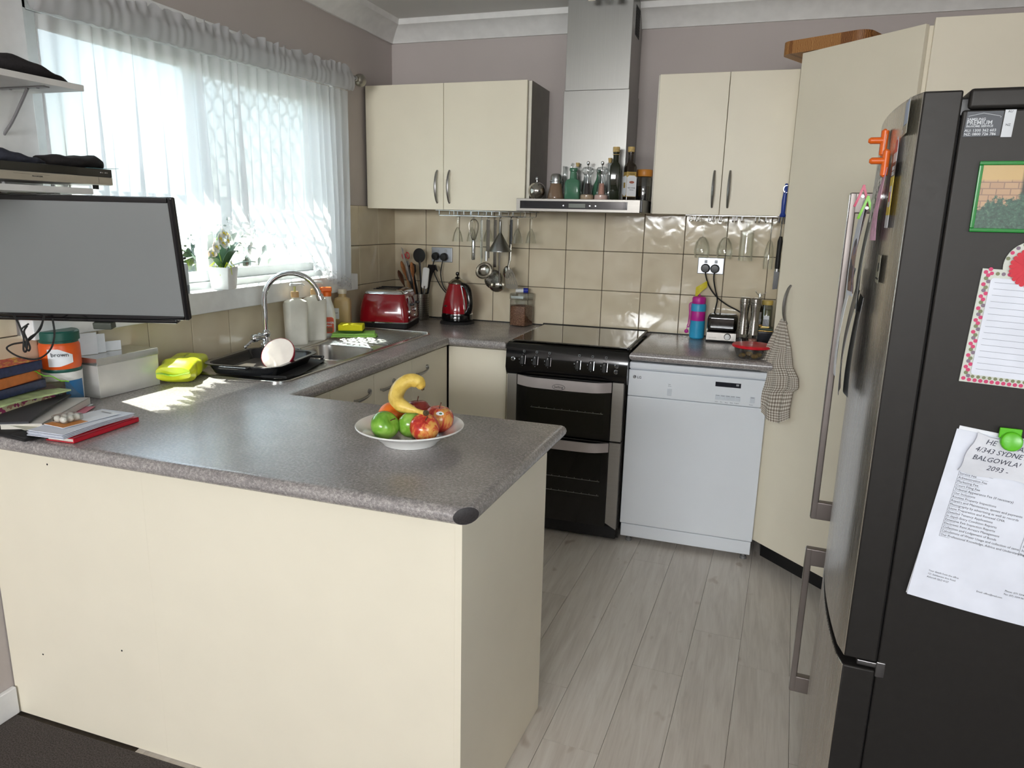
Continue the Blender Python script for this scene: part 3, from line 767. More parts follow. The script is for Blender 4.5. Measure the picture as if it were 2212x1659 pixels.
# ------------------------------------------------------------------ cooker
ck = thing('cooker', 'black freestanding double-oven cooker with steel side strips and a glass lid', 'cooker', (.902, -.635, 0))
CW = .551
g = G(); g.box(0, .03, .018, CW, .60, .885); part('body', g, blackgloss, ck)
g = G(); g.prism([(-.0, .0), (.0, .03), (.018, .06), (.06, .06), (.06, -.06), (.02, -.055)], 0, 1) if False else None
prof = [(.035, .745), (.010, .752), (-.002, .772), (-.010, .790), (.0, .875), (.012, .896), (.035, .902), (.06, .902), (.06, .745)]
g = G(); g.prism(prof, -.004, CW + .004, Matrix(((0, 0, 1, 0), (1, 0, 0, 0), (0, 1, 0, 0), (0, 0, 0, 1)))); fas = part('fascia', g, blackgloss, ck, ang=50)
def on_fascia(x, z): return T(x, -.012 + .012 * (z - .79) / .085, z) @ RX(-7)
for x, z in ((.079, .829), (.139, .829), (.199, .828), (.336, .826), (.396, .826), (.456, .824)):
    M = on_fascia(x, z)
    g = G(); g.box(-.009, -.020, -.021, .009, .004, .021, .004, 3); kb = part('knob', g, rubber, fas, M)
    g = G(); g.tube([(.009, -.014, -.019), (.0115, -.006, -.02), (.0115, -.004, .02), (.009, -.014, .019)], .0016, 6); g.box(-.0012, -.0208, .010, .0012, -.0195, .018); part('trim', g, chrome, kb)
for x, z in ((.032, .829), (.508, .834), (.507, .809)):
    M = on_fascia(x, z)
    g = G(); g.lathe([(.0065, 0), (.0095, 0), (.0095, .004), (.0075, .005), (.0065, .002)], 16, RX(90)); part('button', g, chrome, fas, M)
    g = G(); g.lathe([(0, 0), (.006, 0), (.006, .003), (0, .004)], 12, RX(90)); part('button_cap', g, rubber, fas, M)
g = G()
for x in (.079, .139, .199, .336, .396, .456):
    for (dx, dz, w, h) in ((.004, .036, .008, .0012), (.004, .044, .008, .0012), (.0, .040, .0012, .008), (.008, .040, .0012, .008), (.0, .026, .002, .002), (-.018, .002, .003, .006), (-.016, -.012, .0015, .0015), (-.011, -.02, .0015, .0015), (-.002, -.026, .002, .002)):
        g.box(x + dx - w / 2, -.0135 + .012 * (.036 + dz) / .085, .828 + dz - h / 2, x + dx + w / 2, -.008, .828 + dz + h / 2)
part('marking', g, mat('pale_print', (150, 156, 158), .6), fas)
# hob under its folded-down glass lid
g = G(); g.box(.012, .05, .884, CW - .012, .598, .893, .003); part('hob_plate', g, blackgloss, ck)
g = G()
for k in range(5):
    x = .07 + k * .1; g.tube([(x, .052, .9), (x + .055, .052, .9)], .003, 6); g.tube([(x + .027, .052, .894), (x + .027, .10, .9)], .0035, 6)
part('pan_support', g, black, ck)
g = G(); g.box(.012, .034, .906, CW - .006, .585, .912, .002); part('lid', g, hobglass, ck, label='smoked glass lid folded down over the hob')
g = G(); g.tube([(CW - .004, .03, .908), (CW - .004, .588, .908)], .0055, 8); g.tube([(.0, .588, .909), (CW, .588, .909)], .007, 8); part('lid_hinge', g, black, ck)
def oven(z0, z1, wz0, wz1, racks, hz0, hz1, badge):
    d = G(); d.box(.05, .0, z0, CW - .059, .035, z1, .004); dr = part('door', d, blackgloss, ck)
    g = G(); g.box(.10, -.0012, wz0, CW - .092, .001, wz1, .0006); part('window', g, ovenglass, dr)
    # the bars catch the light just behind the clear strip of the glass
    g = G()
    for z in racks:
        g.tube([(.118, -.0016, z), (CW - .094, -.0016, z)], .0014, 6)
        for k in range(10): g.tube([(.124 + k * .036, -.0016, z), (.124 + k * .036, -.0016, z + .006)], .0014, 6)
    part('shelf_bar', g, satin, dr)
    N = 16; fr = []; 
    for i in range(N + 1):
        t = i / N; x = .053 + t * (CW - .114); q = abs(2 * t - 1); y = -.036 + .034 * max(0, (q - .62) / .38) ** 1.6
        dz = .006 * math.sin(math.pi * t); fr.append((x, y, hz0 - dz * .6, hz1 - dz * .2))
    vs = []; 
    for x, y, a, b in fr: vs += [(x, y, a), (x, y, b), (x, y + .008, b), (x, y + .008, a)]
    fs = []
    for i in range(N):
        for k in range(4): j = (k + 1) % 4; fs.append((i * 4 + k, (i + 1) * 4 + k, (i + 1) * 4 + j, i * 4 + j))
    fs += [(0, 1, 2, 3), (N * 4 + 3, N * 4 + 2, N * 4 + 1, N * 4)]
    g = G(); g.add(vs, fs); h = part('handle', g, mat('satin_oven_handle', (190, 182, 180), .4, .35), dr)
    if badge:
        letters('badge', [('belling', 0, -.004, None)], .016, ink, dr, T(.258, -.0368, .722) @ FRONT, align='CENTER')
        g = G(); g.tube([(.258 + .029 * math.cos(a), -.0366, .7225 + .0125 * math.sin(a)) for a in [k * math.pi / 16 for k in range(32)]], .0008, 5, True); part('badge_ring', g, ink, dr)
oven(.488, .758, .515, .695, (.610,), .712, .757, True)
oven(.075, .482, .195, .425, (.291, .222), .436, .478, False)
g = G(); g.box(.003, -.001, .49, .049, .034, .758, .0015); part('side_trim', g, steel_h, ck)
g = G(); g.box(CW - .058, -.001, .49, CW - .008, .034, .758, .0015); part('side_trim', g, steel_h, ck)
for x0, x1, fl in ((.003, .049, 1), (CW - .058, CW - .008, 0)):
    a, b = (.068, .095) if fl else (.095, .068)
    g = G(); g.prism([(x0, a), (x1, b), (x1, .482), (x0, .482)], -.034, .001, FRONT); part('side_trim', g, steel_h, ck)
g = G(); g.box(.01, .02, .012, CW - .01, .05, .073, .006); part('plinth', g, blackmatte, ck)
for x in (.05, CW - .05): 
    g = G(); g.lathe([(0, 0), (.018, 0), (.016, .018), (0, .018)], 14, T(x, .08, 0)); part('foot', g, rubber, ck)

# ------------------------------------------------------------------ dishwasher
dwm = mat('white_dishwasher_enamel', (234, 239, 244), .3, grain=(5, .01))
dw = thing('dishwasher', 'white freestanding dishwasher between the cooker and the pantry', 'dishwasher', (1.458, -.602, 0))
DW = .582
g = G(); g.box(.004, .02, .03, DW - .004, .575, .822); part('body', g, dwm, dw)
g = G(); g.box(0, .0, .8225, DW, .58, .852, .006, 3); part('top', g, dwm, dw)
g = G(); g.box(0, 0, .701, DW, .02, .818, .003); cp = part('control_panel', g, dwm, dw)
boolean_cut(cp, G().box(.226, -.01, .719, .339, .016, .747, .003))
g = G(); g.box(0, -.002, .096, DW, .02, .6995, .004); part('door', g, dwm, dw)
g = G(); g.box(.004, .006, .03, DW - .004, .02, .0915, .003); part('kickboard', g, dwm, dw)
g = G(); g.box(.37, -.0012, .777, .474, .001, .797, .0004); part('display', g, mat('dishwasher_display', (36, 38, 46), .12), cp)
g = G(); g.box(.455, -.0015, .785, .466, -.001, .793); part('display_digit', g, mat('display_digit', (150, 154, 160), .5), cp)
bl = mat('dishwasher_button', (214, 221, 228), .3)
for k in range(5): 
    g = G(); g.box(.374 + k * .0207, -.002, .7195, .393 + k * .0207, .001, .741, .0012); b = part('button', g, bl, cp)
    g = G(); g.box(.376 + k * .0207, -.0024, .7375, .391 + k * .0207, -.0019, .7388); part('button_mark', g, ink, b)
g = G(); g.box(.515, -.002, .7185, .534, .001, .745, .0012); b = part('button', g, bl, cp); g = G(); g.box(.518, -.0024, .741, .531, -.0019, .7424); part('button_mark', g, ink, b)
g = G(); g.box(.172, -.002, .716, .19, .001, .747, .0012); part('switch', g, bl, cp)
letters('print', [('Half', .004, .764, None), ('Zone', .004, .757, None)], .006, inkblue, cp, T(.17, -.0003, 0) @ FRONT)
letters('print', [('Super', .374, .709, None), ('Eco', .396, .709, None), ('Rinse', .415, .708, None), ('Delay', .436, .709, None), ('Program', .453, .709, None), ('Power', .514, .708, None)], .0055, inkblue, cp, T(0, -.0003, 0) @ FRONT)
letters('logo_lettering', [('LG', 0, 0, None)], .015, mat('logo_grey', (88, 92, 100), .5), cp, T(.038, -.0004, .781) @ FRONT, bold=.0003)
g = G(); g.lathe([(0, 0), (.0075, 0), (.0075, .0006), (0, .0006)], 20, T(.0265, 0, .7868) @ FRONT); lg = part('logo', g, MC['logo_grey'], cp)
g = G(); g.tube([(.0265 + .0052 * math.cos(a), -.0008, .7868 + .0052 * math.sin(a)) for a in [rad(90 + k * 270 / 12) for k in range(13)]], .0005, 5); g.box(.0260, -.0011, .7838, .0267, -.0006, .7898); g.box(.0260, -.0011, .7838, .0290, -.0006, .7844); g.box(.0228, -.0011, .788, .0240, -.0006, .789); part('logo_line', g, white, lg)
for x in (.04, DW - .03):
    for y in (.035, .54): 
        g = G(); g.lathe([(0, 0), (.015, 0), (.013, .012), (.008, .014), (.008, .031), (0, .031)], 14, T(x, y, 0)); part('foot', g, mat('grey_foot', (120, 120, 118), .5), dw)
# ------------------------------------------------------------------ fridge
FM = T(2.163, -2.33, 0) @ RZ(-3.4)
fr = thing('fridge', 'dark grey bottom-freezer fridge with curved steel doors by the right wall', 'fridge', M=FM)
def fdoor(z0, z1):
    pts = [(.062, .0), (.062, .6)]; n = 16
    for i in range(n + 1):
        v = .6 - .6 * i / n; q = (v - .3) / .3; pts.append((-.022 * (1 - q * q) + (.006 if i in (0, n) else 0), v))
    pts = list(reversed(pts)); return pts
pts = fdoor(0, 1)
def door_part(z0, z1):
    g = G(); g.prism(pts, z0, z1); me = mesh_of('door', g, [fridge_side, fridge_front], 28)
    for p in me.polygons:
        if p.normal.x < -.35 and abs(p.normal.z) < .5: p.material_index = 1
    o = put('door', me, fr); bv = o.modifiers.new('soft', 'BEVEL'); bv.width = .003; bv.segments = 2; bv.limit_method = 'ANGLE'; bv.angle_limit = rad(40); return o
du = door_part(.648, 1.662); dl = door_part(.06, .630)
g = G(); g.box(.064, .0, .035, .66, .6, 1.632, .004); g.box(.0705, -.0015, 1.633, .66, .6015, 1.664, .006, 3); part('body', g, fridge_side, fr)
g = G(); g.box(.061, .012, .06, .068, .588, 1.65); part('door_seal', g, rubber, fr)
g = G(); g.box(.03, .01, .0, .1, .59, .05); part('plinth', g, blackmatte, fr)
g = G(); g.box(.03, .004, .634, .085, .03, .645, .002); g.box(.062, -.003, .62, .078, .02, .652, .002); part('hinge', g, satin, fr)
g = G(); g.box(.056, .006, 1.622, .078, .05, 1.652, .004); part('hinge', g, black, fr)
def fhandle(z0, z1, parent):
    g = G(); v0, v1 = .545, .567; xo, xi = -.058, -.006
    g.box(xo, v0, z0, xo + .016, v1, z1, .003, 2)
    g.box(xo + .012, v0, z1 - .048, xi + .012, v1, z1, .003, 2); g.box(xo + .012, v0, z0, xi + .012, v1, z0 + .048, .003, 2)
    part('handle', g, mat('satin_fridge_handle', (132, 124, 120), .38, .7), parent)
    g = G(); g.box(xo - .0012, v0 + .004, z0 + .004, xo + .001, v1 - .004, z1 - .004, .001); part('handle_trim', g, chrome, parent)
fhandle(.702, 1.528, du); fhandle(.190, .618, dl)

# ------------------------------------------------------------------ things standing on the range hood
HZ = 1.5432
def lathe_part(name, prof, m, parent, M=None, seg=24, label=None):
    g = G(); g.lathe(prof, seg); return part(name, g, m, parent, M, label)
def shell(outer, t):
    """closed vessel wall: outer profile going up, then the inner wall coming down"""
    inner = [(max(r - t, 0.0005), z) for r, z in reversed(outer)]; inner = [(r, max(z, outer[0][1] + t)) for r, z in inner]
    return [(0, outer[0][1])] + outer + inner + [(0, outer[0][1] + t)]
t = thing('spice_shaker', 'round polished steel shaker ball with a knob, first on the hood shelf', 'shaker', (.938, -.36, HZ))
pr = [(0, 0), (.02, 0)] + [(.0405 * math.sin(rad(a)), .0385 - .0405 * math.cos(rad(a))) for a in range(30, 178, 8)] + [(0, .079)]
lathe_part('body', pr, mat('polished_steel', (190, 188, 182), .12, 1.), t)
lathe_part('knob', [(0, .076), (.003, .076), (.003, .086), (.007, .09), (.0075, .096), (.004, .101), (0, .101)], chrome, t, seg=14)
g = G(); g.tube([(.041 * math.cos(rad(a)), 0, .0385 + .041 * math.sin(rad(a))) for a in range(-70, 91, 8)], .0012, 6, M=RZ(-95)); part('seam', g, satin, t)
t = thing('spice_shaker.001', 'brown filled cone shaker with a metal dome lid on the hood shelf', 'shaker', (1.03, -.36, HZ))
lathe_part('body', [(0, 0), (.036, 0), (.038, .004), (.0375, .012), (.026, .07), (.025, .074), (0, .074)], mat('brown_spice_glass', (128, 104, 84), .12, coat=.5), t)
lathe_part('lid', [(0, .072), (.027, .072), (.027, .08), (.0295, .082), (.0295, .085), (.025, .087), (.025, .106), (.02, .114), (.01, .117), (0, .117)], satin, t)
t = thing('glass_bottle', 'square green antique glass bottle on the hood shelf', 'bottle', (1.112, -.36, HZ), -4)
g = G(); rbox_loft(g, [(.034, .022, .008, 0), (.0355, .0235, .009, .004), (.0355, .0235, .009, .076), (.030, .021, .012, .088), (.018, .017, .0165, .094), (.0165, .0165, .016, .10), (.0155, .0155, .015, .126), (.019, .019, .0185, .130), (.0195, .0195, .019, .138), (.018, .018, .0175, .141)])
part('body', g, mat('green_bottle_glass', (74, 122, 96), .1, coat=.4), t)
def mill(name, lab, x, fill):
    t = thing(name, lab, 'mill', (x, -.36, HZ)); 
    lathe_part('base', [(0, 0), (.030, 0), (.0315, .004), (.031, .02), (.027, .024), (0, .024)], fill[1], t)
    lathe_part('body', [(0, .0245), (.026, .0245), (.022, .05), (.018, .08), (.0165, .10), (.0165, .112), (.024, .118), (.027, .128), (.025, .14), (.018, .146), (0, .147)], acrylic, t)
    lathe_part('filling', [(0, .026), (.015, .026), (.0125, .058), (.011, .074), (0, .074)], fill[0], t, seg=14)
    lathe_part('spindle', [(0, .074), (.0022, .074), (.0022, .15), (.0015, .152), (.0055, .156), (.0075, .162), (.0065, .169), (0, .172)], chrome, t, seg=14)
mill('pepper_mill', 'clear acrylic mill filled with black peppercorns on the hood shelf', 1.179, (mat('peppercorns', (44, 38, 38), .8, grain=(300, .5)), mat('mill_base_amber', (170, 150, 126), .15)))
mill('salt_mill', 'clear acrylic mill filled with pink salt on the hood shelf', 1.245, (mat('pink_salt', (224, 164, 144), .7, grain=(300, .25)), mat('mill_base_pink', (206, 178, 168), .15)))
t = thing('oil_bottle', 'tall dark square oil bottle with a cork, no label, on the hood shelf', 'bottle', (1.305, -.36, HZ), 8)
def square_bottle(t, glass_m, liquid, h):
    g = G(); rbox_loft(g, [(.021, .021, .005, 0), (.023, .023, .006, .003), (.023, .023, .006, h), (.0215, .0215, .008, h + .008), (.0135, .0135, .0133, h + .022), (.0125, .0125, .0123, h + .03), (.0125, .0125, .0123, h + .058), (.0145, .0145, .0143, h + .06), (.0145, .0145, .0143, h + .064)]); part('body', g, glass_m, t)
    lathe_part('stopper', [(0, h + .0645), (.0125, h + .0645), (.0155, h + .066), (.0155, h + .084), (.0145, h + .087), (0, h + .087)], cork, t)
square_bottle(t, mat('dark_oil_glass', (26, 34, 18), .07, coat=.5), None, .145)
g = G(); g.tube([(.0147 * math.cos(a), .0147 * math.sin(a), .199) for a in [k * math.pi / 12 for k in range(24)]], .0012, 6, True); part('ring', g, cork, t)
t = thing('vinegar_bottle', 'square dark bottle with a cork and white and gold label on the hood shelf', 'bottle', (1.372, -.36, HZ), 32)
square_bottle(t, mat('dark_vinegar_glass', (40, 32, 24), .07, coat=.5), None, .145)
gold = mat('gold_label', (176, 146, 78), .5); 
g = G(); g.box(-.0236, -.0238, .012, .0236, .0236, .128, .006, 2); part('label', g, gold, t)
g = G(); g.prism([(-.0225, .018), (.0225, .018), (.0225, .10), (.012, .108), (-.012, .108), (-.0225, .10)], .0236, .0246, FRONT); g.prism([(-.0225, .03), (.006, .018), (.0225, .026), (.0225, .10), (.012, .108), (-.0225, .104)], .0236, .0246, RZ(-90) @ FRONT); part('label', g, offwhite, t)
g = G(); g.lathe([(0, 0), (.012, 0), (.012, .0005), (0, .0005)], 16, T(0, -.0247, .079) @ FRONT @ SC(1, .45, 1)); part('label_print', g, mat('label_brown', (168, 100, 82), .6), t)
letters('label_lettering', [('RED WINE', 0, .052, None), ('VINEGAR', 0, .044, .005)], .0075, ink, t, T(0, -.0248, 0) @ FRONT, align='CENTER')
letters('label_lettering', [('ITALIAN', 0, .112, None)], .007, ink, t, T(0, -.0242, 0) @ FRONT, align='CENTER')
g = G(); g.box(-.008, -.0007, .055, .012, .0, .078, M=T(-.0247, 0, 0) @ RZ(-90)); part('label_print', g, gold, t)
t = thing('preserve_jar', 'jar with an orange screw lid and dark contents, last on the hood shelf', 'jar', (1.428, -.30, HZ))
lathe_part('body', shell([(.034, 0), (.035, .004), (.035, .098), (.031, .104), (.031, .118)], .0025), acrylic, t)
lathe_part('lid', [(0, .108), (.0345, .108), (.036, .111), (.036, .134), (.034, .138), (0, .138)], orange if False else mat('amber_lid', (196, 128, 46), .4), t)
lathe_part('filling', [(0, .003), (.032, .003), (.032, .066), (0, .066)], mat('dark_preserve', (32, 22, 20), .4), t)
def cruet(name, lab, x, y, h, m, cork_h):
    t = thing(name, lab, 'bottle', (x, y, HZ))
    lathe_part('body', [(0, 0), (.022, 0), (.026, .006), (.027, .04), (.022, .07), (.012, .092), (.0095, .105), (.0095, h), (.0115, h + .003), (0, h + .003)], m, t)
    if cork_h: lathe_part('stopper', [(0, h + .003), (.007, h + .003), (.010, h + cork_h), (0, h + cork_h)], cork, t, seg=12)
    return t
c = cruet('oil_cruet', 'clear glass cruet with a curved spout behind the brown shaker', 1.055, -.30, .15, acrylic, 0)
g = G(); g.tube(spline([(.02, -.0, .06), (.034, 0, .09), (.034, 0, .12), (.03, 0, .15), (.036, 0, .168)], 5), [.004] * 21, 8); part('spout', g, acrylic, c)
cruet('glass_bottle.001', 'small clear bottle with a cork behind the green bottle', 1.118, -.31, .148, acrylic, .02)
cruet('glass_bottle.002', 'slim green bottle half hidden between the two acrylic mills', 1.218, -.305, .135, MC['green_bottle_glass'], 0)
cruet('glass_bottle.003', 'clear corked bottle behind the pink salt mill', 1.268, -.305, .165, acrylic, .024)
cruet('glass_bottle.004', 'short clear bottle behind the peppercorn mill', 1.157, -.30, .115, acrylic, 0)

# ------------------------------------------------------------------ ceiling light in front of the hood
cl = thing('ceiling_light', 'ceiling light of clear and mirrored glass squares in front of the hood', 'ceiling light', (1.215, -.42, 2.44))
g = G(); g.box(-.10, -.10, -.025, .10, .10, -.0, .004); part('base', g, chrome, cl)
fros = mat('frosted_glass_square', (236, 226, 214), .25); i = 0
for dx, dy, w, z, m in ((-.055, -.05, .032, -.062, fros), (-.012, -.035, .032, -.060, fros), (.032, -.03, .03, -.062, acrylic), (.07, -.012, .04, -.066, acrylic), (-.05, .05, .032, -.06, fros), (.01, .055, .032, -.06, acrylic), (.06, .06, .032, -.06, fros)):
    g = G(); g.box(dx - w / 2, dy - .004, z, dx + w / 2, dy + .004, -.03, .0015, M=T(0, 0, 0)); sq = part('glass_square', g, m, cl)
    g = G(); g.tube([(dx, dy, -.03), (dx, dy, -.022)], .003, 6); part('pin', g, chrome, sq)

# ------------------------------------------------------------------ hanging racks, glasses and utensils
RZ_ = 1.4605
def rack(name, lab, xs, z=RZ_):
    t = thing(name, lab, 'rack', (xs[0], -.2, 1.488)); X = lambda x: x - xs[0]; dz = z - 1.488
    w = .0026
    g = G(); g.box(X(xs[0]) - .02, -.088, -.004, X(xs[-1]) + .02, -.08, .0, .001); g.box(X(xs[0]) - .02, .10, -.004, X(xs[-1]) + .02, .108, .0, .001); part('mounting_bar', g, chrome, t)
    for x in xs:
        g = G(); g.tube([(X(x), -.084, 0), (X(x), -.086, dz * .8), (X(x), -.08, dz), (X(x), .09, dz), (X(x), .104, dz * .8), (X(x), .104, 0)], w, 6); part('rail', g, chrome, t)
    return t, X, dz, w
rkx = [.405, .462, .505, .575, .618, .66, .735, .775, .86]
t, X, dz, w = rack('hanging_rack', 'chrome rack of hooks and glasses under the corner wall cabinet', rkx)
g = G(); g.tube([(0, -.084, dz), (X(.86), -.084, dz)], w, 6); part('front_bar', g, chrome, t)
rkx2 = [1.642, 1.668, 1.725, 1.742, 1.772, 1.828, 1.842, 1.866, 1.925, 1.94, 1.968, 2.024]
t, X, dz, w = rack('hanging_rack.001', 'chrome stemware rack under the wall cabinet beside the pantry', rkx2)
for a, b in zip(rkx2[::3], rkx2[1::3]): pass
GL = {}
def stem_glass(name, lab, x, y, key, grp=None):
    P = {'liqueur': dict(foot=.026, h0=.075, prof=[(.0035, .058), (.010, .068), (.018, .085), (.024, .105), (.029, .132)]),
         'wine': dict(foot=.034, h0=.075, prof=[(.004, .072), (.016, .078), (.030, .10), (.0365, .13), (.0365, .148), (.0315, .172)]),
         'flute': dict(foot=.03, h0=.075, prof=[(.0035, .078), (.011, .09), (.018, .12), (.0225, .16), (.0215, .212)])}[key]
    t = thing(name, lab, 'glass', (x, y, RZ_ + .0032), 0, grp)
    if key not in GL:
        st = [(0, 0), (P['foot'], 0), (P['foot'], -.0015), (.012, -.004), (.004, -.012), (.0032, -.03), (.0032, -P['prof'][0][1]), (0, -P['prof'][0][1])]
        g = G(); g.lathe(list(reversed([(r, z) for r, z in st])), 20); a = mesh_of('stem', g, glass)
        pr = P['prof']; out = [(r, -z) for r, z in pr]; inn = [(max(r - .0011, .0006), -z - (.002 if i == 0 else 0)) for i, (r, z) in enumerate(pr)]
        g = G(); g.lathe([(0, -pr[0][1] - .0001)] + out + list(reversed(inn)) + [(0, -pr[0][1] - .003)], 24); b = mesh_of('bowl', g, glass); GL[key] = (a, b)
    put('stem', GL[key][0], t); put('bowl', GL[key][1], t); return t
for x, y, lab in ((.487, -.24, 'small hanging glass at the curtain end of the utensil rack, front one'), (.53, -.15, 'small hanging glass second along the utensil rack, just left of the whisk'), (.598, -.09, 'small hanging glass between the whisk and the ladles, near the tiles'), (.622, -.25, 'small hanging glass just in front of the ladle handles') , (.805, -.23, 'small hanging glass right of the black handled turner'), (.845, -.13, 'small hanging glass at the hood end of the utensil rack')):
    if 'ladle handles' in lab: continue
    stem_glass('liqueur_glass', lab, x, y, 'liqueur', 'small glasses on the utensil rack')
stem_glass('wine_glass', 'balloon wine glass hanging upside down, nearer the hood', 1.697, -.15, 'wine', 'glasses on the stemware rack')
stem_glass('wine_glass.001', 'balloon wine glass hanging upside down between the other balloon and the beer glass', 1.80, -.15, 'wine', 'glasses on the stemware rack')
stem_glass('champagne_flute', 'slim champagne flute hanging upside down beside the pantry', 1.997, -.15, 'flute', 'glasses on the stemware rack')
t = thing('beer_glass', 'straight footed beer glass hanging upside down on the stemware rack', 'glass', (1.895, -.15, RZ_ + .0032), 0, 'glasses on the stemware rack')
lathe_part('stem', [(0, -.044), (.033, -.044), (.034, -.040), (.012, -.036), (.008, -.02), (.010, -.004), (.026, -.0015), (.026, 0), (0, 0)], glass, t)
lathe_part('bowl', [(0, -.0445), (.030, -.0445), (.0305, -.048), (.0325, -.178), (.0312, -.178), (.0292, -.052), (0, -.052)], glass, t)
ust = mat('utensil_steel', (170, 166, 158), .2, 1.)
def hook(t, z):
    g = G(); g.tube(spline([(0, .004, z - .012), (0, -.006, z - .006), (0, -.004, z + .004), (0, .004, z + .009), (0, .009, z + .002)], 4), .0013, 6); part('hook', g, chrome, t)
def utensil(name, lab, cat, x, y, zt=1.452):
    t = thing(name, lab, cat, (x, y, zt)); hook(t, .0); return t
t = utensil('whisk', 'steel balloon whisk hanging handle down on the utensil rack', 'whisk', .555, -.19)
for k in range(6):
    a = k * math.pi / 6; c, s_ = math.cos(a), math.sin(a)
    P = [(c * r, s_ * r, z) for r, z in ((.006, -.115), (.016, -.09), (.025, -.05), (.022, -.022), (.010, -.008), (0, -.005), (-.010, -.008), (-.022, -.022), (-.025, -.05), (-.016, -.09), (-.006, -.115))]
    g = G(); g.tube(spline(P, 3), .0009, 5); part('wire', g, ust, t)
lathe_part('handle', [(0, -.212), (.0085, -.212), (.010, -.208), (.010, -.125), (.0085, -.113), (0, -.113)], chrome, t, seg=16)
t = utensil('vegetable_peeler', 'narrow steel peeler blade hanging behind the whisk', 'peeler', .572, -.12)
g = G(); g.box(-.007, -.002, -.15, .007, .002, -.01, .0015); g.prism([(-.007, -.15), (.007, -.15), (.008, -.2), (-.002, -.245)], -.001, .001, FRONT); part('blade', g, ust, t)
def flat_handle(t, z0, z1, w=.009):
    g = G(); n = 8; P = [(0, 0, z0 + (z1 - z0) * i / n) for i in range(n + 1)]; g.tube(P, [w * (1 - .45 * math.sin(math.pi * i / n)) for i in range(n + 1)], 8, flat=.28, M=RZ(90) if False else None); part('handle', g, mat('dark_steel_handle', (92, 86, 80), .3, .9), t)
def bowl_prof(r, d, tk=.0012, n=7):
    o = [(r * math.sin(rad(90 * i / n)), -d * math.cos(rad(90 * i / n))) for i in range(n + 1)]
    return o + [(max(a - tk, 0), b + (tk if i else tk)) for i, (a, b) in reversed(list(enumerate(o)))]
t = utensil('soup_ladle', 'steel ladle with its bowl turned outwards on the utensil rack', 'ladle', .638, -.20)
g = G(); g.box(-.0095, -.002, -.20, .0095, .002, -.008, .002); part('handle', g, mat('dark_steel_handle', (92, 86, 80), .3, .9), t)
g = G(); g.tube([(-.006, -.004, -.215), (-.006, -.004, -.165)], .0085, 12); part('ferrule', g, chrome, t)
lathe_part('bowl', bowl_prof(.046, .034), ust, t, T(-.012, -.022, -.262) @ RX(62))
t = utensil('skimmer', 'steel skimmer with a pierced round bowl behind the ladle', 'skimmer', .648, -.12)
g = G(); g.box(-.0085, -.002, -.25, .0085, .002, -.008, .002); part('handle', g, MC['dark_steel_handle'], t)
def skimat():
    q = NT('pierced_steel'); v = q.coord(); vo = q.new('TexVoronoi'); vo.inputs['Scale'].default_value = 150; q.l.new(v, vo.inputs['Vector'])
    q.l.new(q.ramp(vo.outputs['Distance'], [(.28, (.02, .02, .02, 1)), (.36, rgb(168, 164, 156))]), q.b.inputs['Base Color']); q.set(Metallic=1., Roughness=.25); return q.m
lathe_part('bowl', bowl_prof(.050, .016), skimat(), t, T(-.002, -.012, -.312) @ RX(78))
t = utensil('soup_ladle.001', 'small steel ladle hanging lowest of the utensils', 'ladle', .688, -.16)
g = G(); g.tube([(0, 0, -.005), (0, -.002, -.15), (.0, 0, -.325)], [.006, .004, .0045], 8, flat=.5); part('handle', g, MC['dark_steel_handle'], t)
lathe_part('bowl', bowl_prof(.042, .036), ust, t, T(0, -.03, -.336) @ RX(12))
t = utensil('funnel', 'frosted plastic funnel hanging in front of the ladles', 'funnel', .716, -.235)
lathe_part('cone', [(.058, -.163), (.058, -.158), (.010, -.076), (.007, -.07), (.0055, -.016), (.0045, -.016), (.0055, -.072), (.0085, -.079), (.0565, -.163)], panemat('frosted_plastic', (196, 196, 188), .2, .3), t)
t = utensil('cooking_spoon', 'dark steel cooking spoon between the funnel and the turner', 'spoon', .738, -.135)
g = G(); g.tube([(0, 0, -.03), (0, -.002, -.12), (-.006, -.002, -.22), (-.012, 0, -.245)], [.008, .007, .004, .005], 8, flat=.5); part('handle', g, MC['dark_steel_handle'], t)
g = G(); g.ball((-.016, 0, -.272), .03, 16, (.75, .3, 1.1)); part('bowl', g, ust, t)
t = utensil('turner', 'slotted steel turner with a long dark handle on the utensil rack', 'turner', .762, -.20)
g = G(); g.box(-.0075, -.003, -.125, .0075, .003, -.004, .0028); part('handle', g, black, t)
g = G(); g.tube([(0, 0, -.125), (-.001, 0, -.2), (-.006, -.012, -.236), (-.004, -.012, -.252)], .0045, 8); part('shank', g, ust, t)
g = G(); W0, W1 = .022, .034
for k in range(6):
    a0, a1 = -1 + 2 * k / 6 + .06, -1 + 2 * (k + 1) / 6 - .06
    g.prism([(a0 * W0 * 1.1, -.268), (a1 * W0 * 1.1, -.268), (a1 * W1 + .012, -.328), (a0 * W1 + .012, -.328)], .0105, .0122, FRONT)
g.prism([(-W0, -.27), (-.010, -.247), (.008, -.247), (W0, -.27)], .0105, .0122, FRONT); g.prism([(-W1 * .93 + .011, -.326), (W1 * .93 + .011, -.326), (W1 + .013, -.343), (W1 * .6 + .013, -.349), (-W1 * .6 + .013, -.349), (-W1 + .013, -.343)], .0105, .0122, FRONT)
part('blade', g, mat('dull_steel', (120, 114, 104), .35, .9), t)
